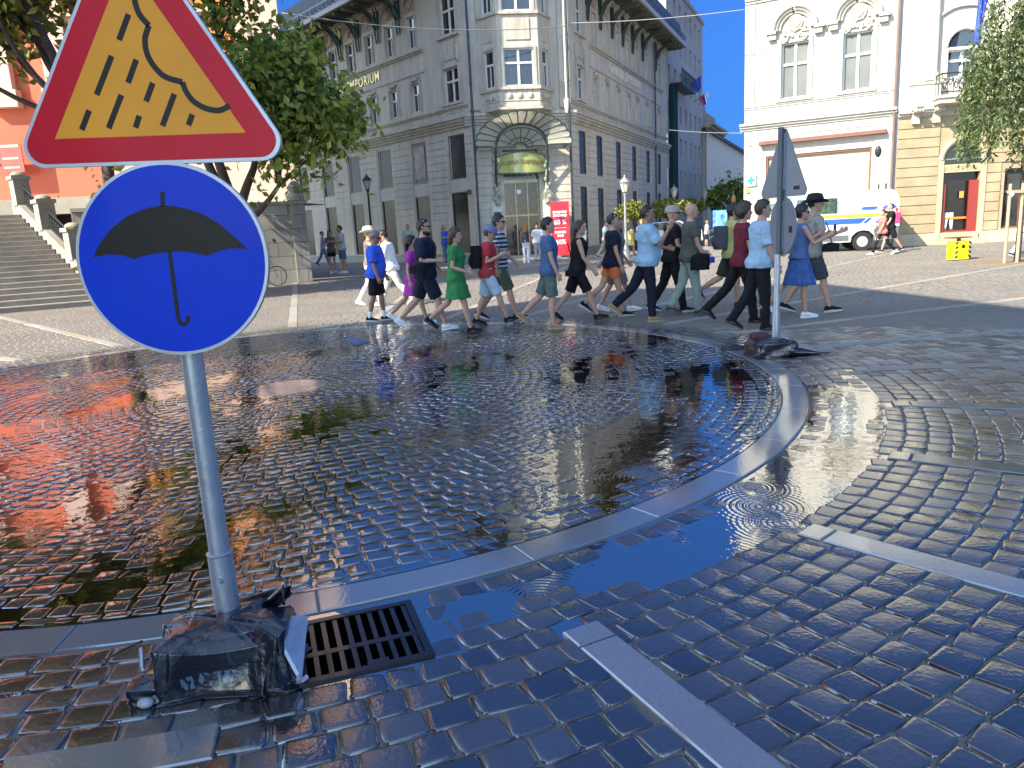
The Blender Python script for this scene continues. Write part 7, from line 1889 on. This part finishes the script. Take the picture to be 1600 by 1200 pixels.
# people farther off
BG_ = 'people in the distance'
def far(label, feet, top, az, **k): return person(label, feet, top, az, fine=False, group=BG_, **k)
stand = dict(R=(2, 2, 0), L=(-2, 3, 0)); walk = dict(R=(20, 6, -4), L=(-18, 18, 22))
far('woman in sunglasses and dark shorts standing by the wall pier', (521, 427), (519, 360), 150, ra=(20, 90, 8), la=(20, 90, 8), female=True, shirt=(cloth('khaki', (0.12, 0.11, 0.07)), 'tee'), legs=(black, 'short'), shoes=W_shoe, hair=('brown', 'long'), glasses=True, **stand)
far('man in grey tee shirt and denim shorts beside the woman in sunglasses', (538, 427), (534, 353), 240, ra=(20, 80, 8), la=(20, 80, 8), shirt=(cloth('light grey', (0.42, 0.43, 0.42)), 'loose'), legs=(cloth('jean blue', (0.07, 0.14, 0.26)), 'shorts'), shoes=W_shoe, hair=('dark', 'short'), **stand)
far('person in lilac top at the end of the retaining wall', (507, 415), (507, 361), 80, shirt=(cloth('lilac', (0.34, 0.33, 0.58)), 'tee'), legs=(cloth('jean blue', (0.07, 0.14, 0.26)), 'trousers'), hair=('dark', 'short'), **walk)
far('person in dark clothes near the shop windows', (548, 400), (547, 352), 100, shirt=(black, 'tee'), legs=(black, 'trousers'), **walk)
far('woman in red jacket behind the white hat', (569, 404), (566, 355), 100, female=True, shirt=(cloth('red', (0.42, 0.02, 0.025)), 'long'), legs=(black, 'trousers'), hair=('brown', 'long'), **stand)
far('man in mint tee shirt in front of the shop windows', (641, 412), (642, 351), 170, bulk=1.1, shirt=(cloth('mint', (0.33, 0.45, 0.37)), 'loose'), legs=(cloth('grey', (0.16, 0.16, 0.17)), 'shorts'), hair=('grey', 'thin'), **stand)
far('woman in royal blue top and jeans behind the bearded man', (697, 412), (695, 352), 120, female=True, shirt=(cloth('royal blue', (0.02, 0.10, 0.5)), 'tee'), legs=(cloth('jean blue', (0.07, 0.14, 0.26)), 'trousers'), hair=('blond', 'long'), ra=(20, 90, 8), **stand)
far('woman in pink top and black trousers by the store', (729, 408), (728, 356), 110, female=True, shirt=(cloth('pink', (0.52, 0.10, 0.28)), 'tee'), legs=(black, 'trousers'), hair=('dark', 'short'), **walk)
far('woman in white top and blue jeans left of the entrance', (791, 405), (789, 350), 120, female=True, shirt=(white, 'tee'), legs=(cloth('bright jean', (0.14, 0.25, 0.45)), 'trousers'), hair=('blond', 'long'), **walk)
far('woman with long ginger hair and white trousers at the entrance', (823, 411), (822, 351), 0, female=True, shirt=(cloth('dark top', (0.05, 0.05, 0.06)), 'tank'), legs=(white, 'trousers'), shoes=W_shoe, hair=('ginger', 'long'), **stand)
far('person in white shirt and pale trousers at the entrance', (841, 409), (841, 350), 180, shirt=(white, 'loose'), legs=(cloth('pale grey', (0.4, 0.4, 0.38)), 'trousers'), hair=('dark', 'short'), **stand)
far('person in white behind the sleeveless black top', (913, 404), (912, 347), 100, shirt=(white, 'tee'), legs=(cloth('beige', (0.4, 0.33, 0.22)), 'trousers'), hair=('brown', 'short'), **stand)
far('person in light blue shirt by the right hand shop windows', (946, 404), (945, 345), 90, shirt=(cloth('ice blue', (0.46, 0.56, 0.62)), 'tee'), legs=(cloth('beige', (0.4, 0.33, 0.22)), 'trousers'), hair=('brown', 'short'), **walk)
far('person in yellow dress walking by the lamp post', (985, 400), (985, 350), 60, female=True, shirt=(cloth('yellow', (0.58, 0.5, 0.12)), 'dress'), hair=('brown', 'long'), **walk)
far('ginger haired person in grey behind the pale blue shirt', (1003, 402), (1003, 344), 180, shirt=(cloth('grey', (0.16, 0.16, 0.17)), 'tee'), legs=(black, 'trousers'), hair=('ginger', 'curly'), **stand)
far('person in white and dark shorts among the bicycles up the street', (1104, 386), (1104, 345), 90, shirt=(white, 'long'), legs=(navy, 'shorts'), hair=('blond', 'short'), **stand)
far('woman in coral top and black leggings walking past the van', (1378, 398), (1378, 326), 272, female=True, ra=(10, 90, 8), shirt=(cloth('coral', (0.60, 0.14, 0.11)), 'tee'), legs=(black, 'slim'), shoes=W_shoe, hair=('brown', 'bun'), R=(26, 6, -6), L=(-22, 22, 28))
pb = far('person in black beside the coral top, hair cropped', (1390, 394), (1383, 317), 280, shirt=(black, 'tee'), legs=(black, 'shorts'), hair=('brown', 'short'), skin=M_skin, **walk)
held('backpack', 'bright pink backpack on the person walking past the van', 'backpack', pb, pb['up'](1.22) + Vector((-.2, 0, 0)), backpack(cloth('hot pink', (0.62, 0.03, 0.16))))
far('person in white trousers half out of frame at the far right', (1600, 402), (1602, 318), 90, shirt=(white, 'tee'), legs=(white, 'trousers'), hair=('dark', 'short'), **walk)
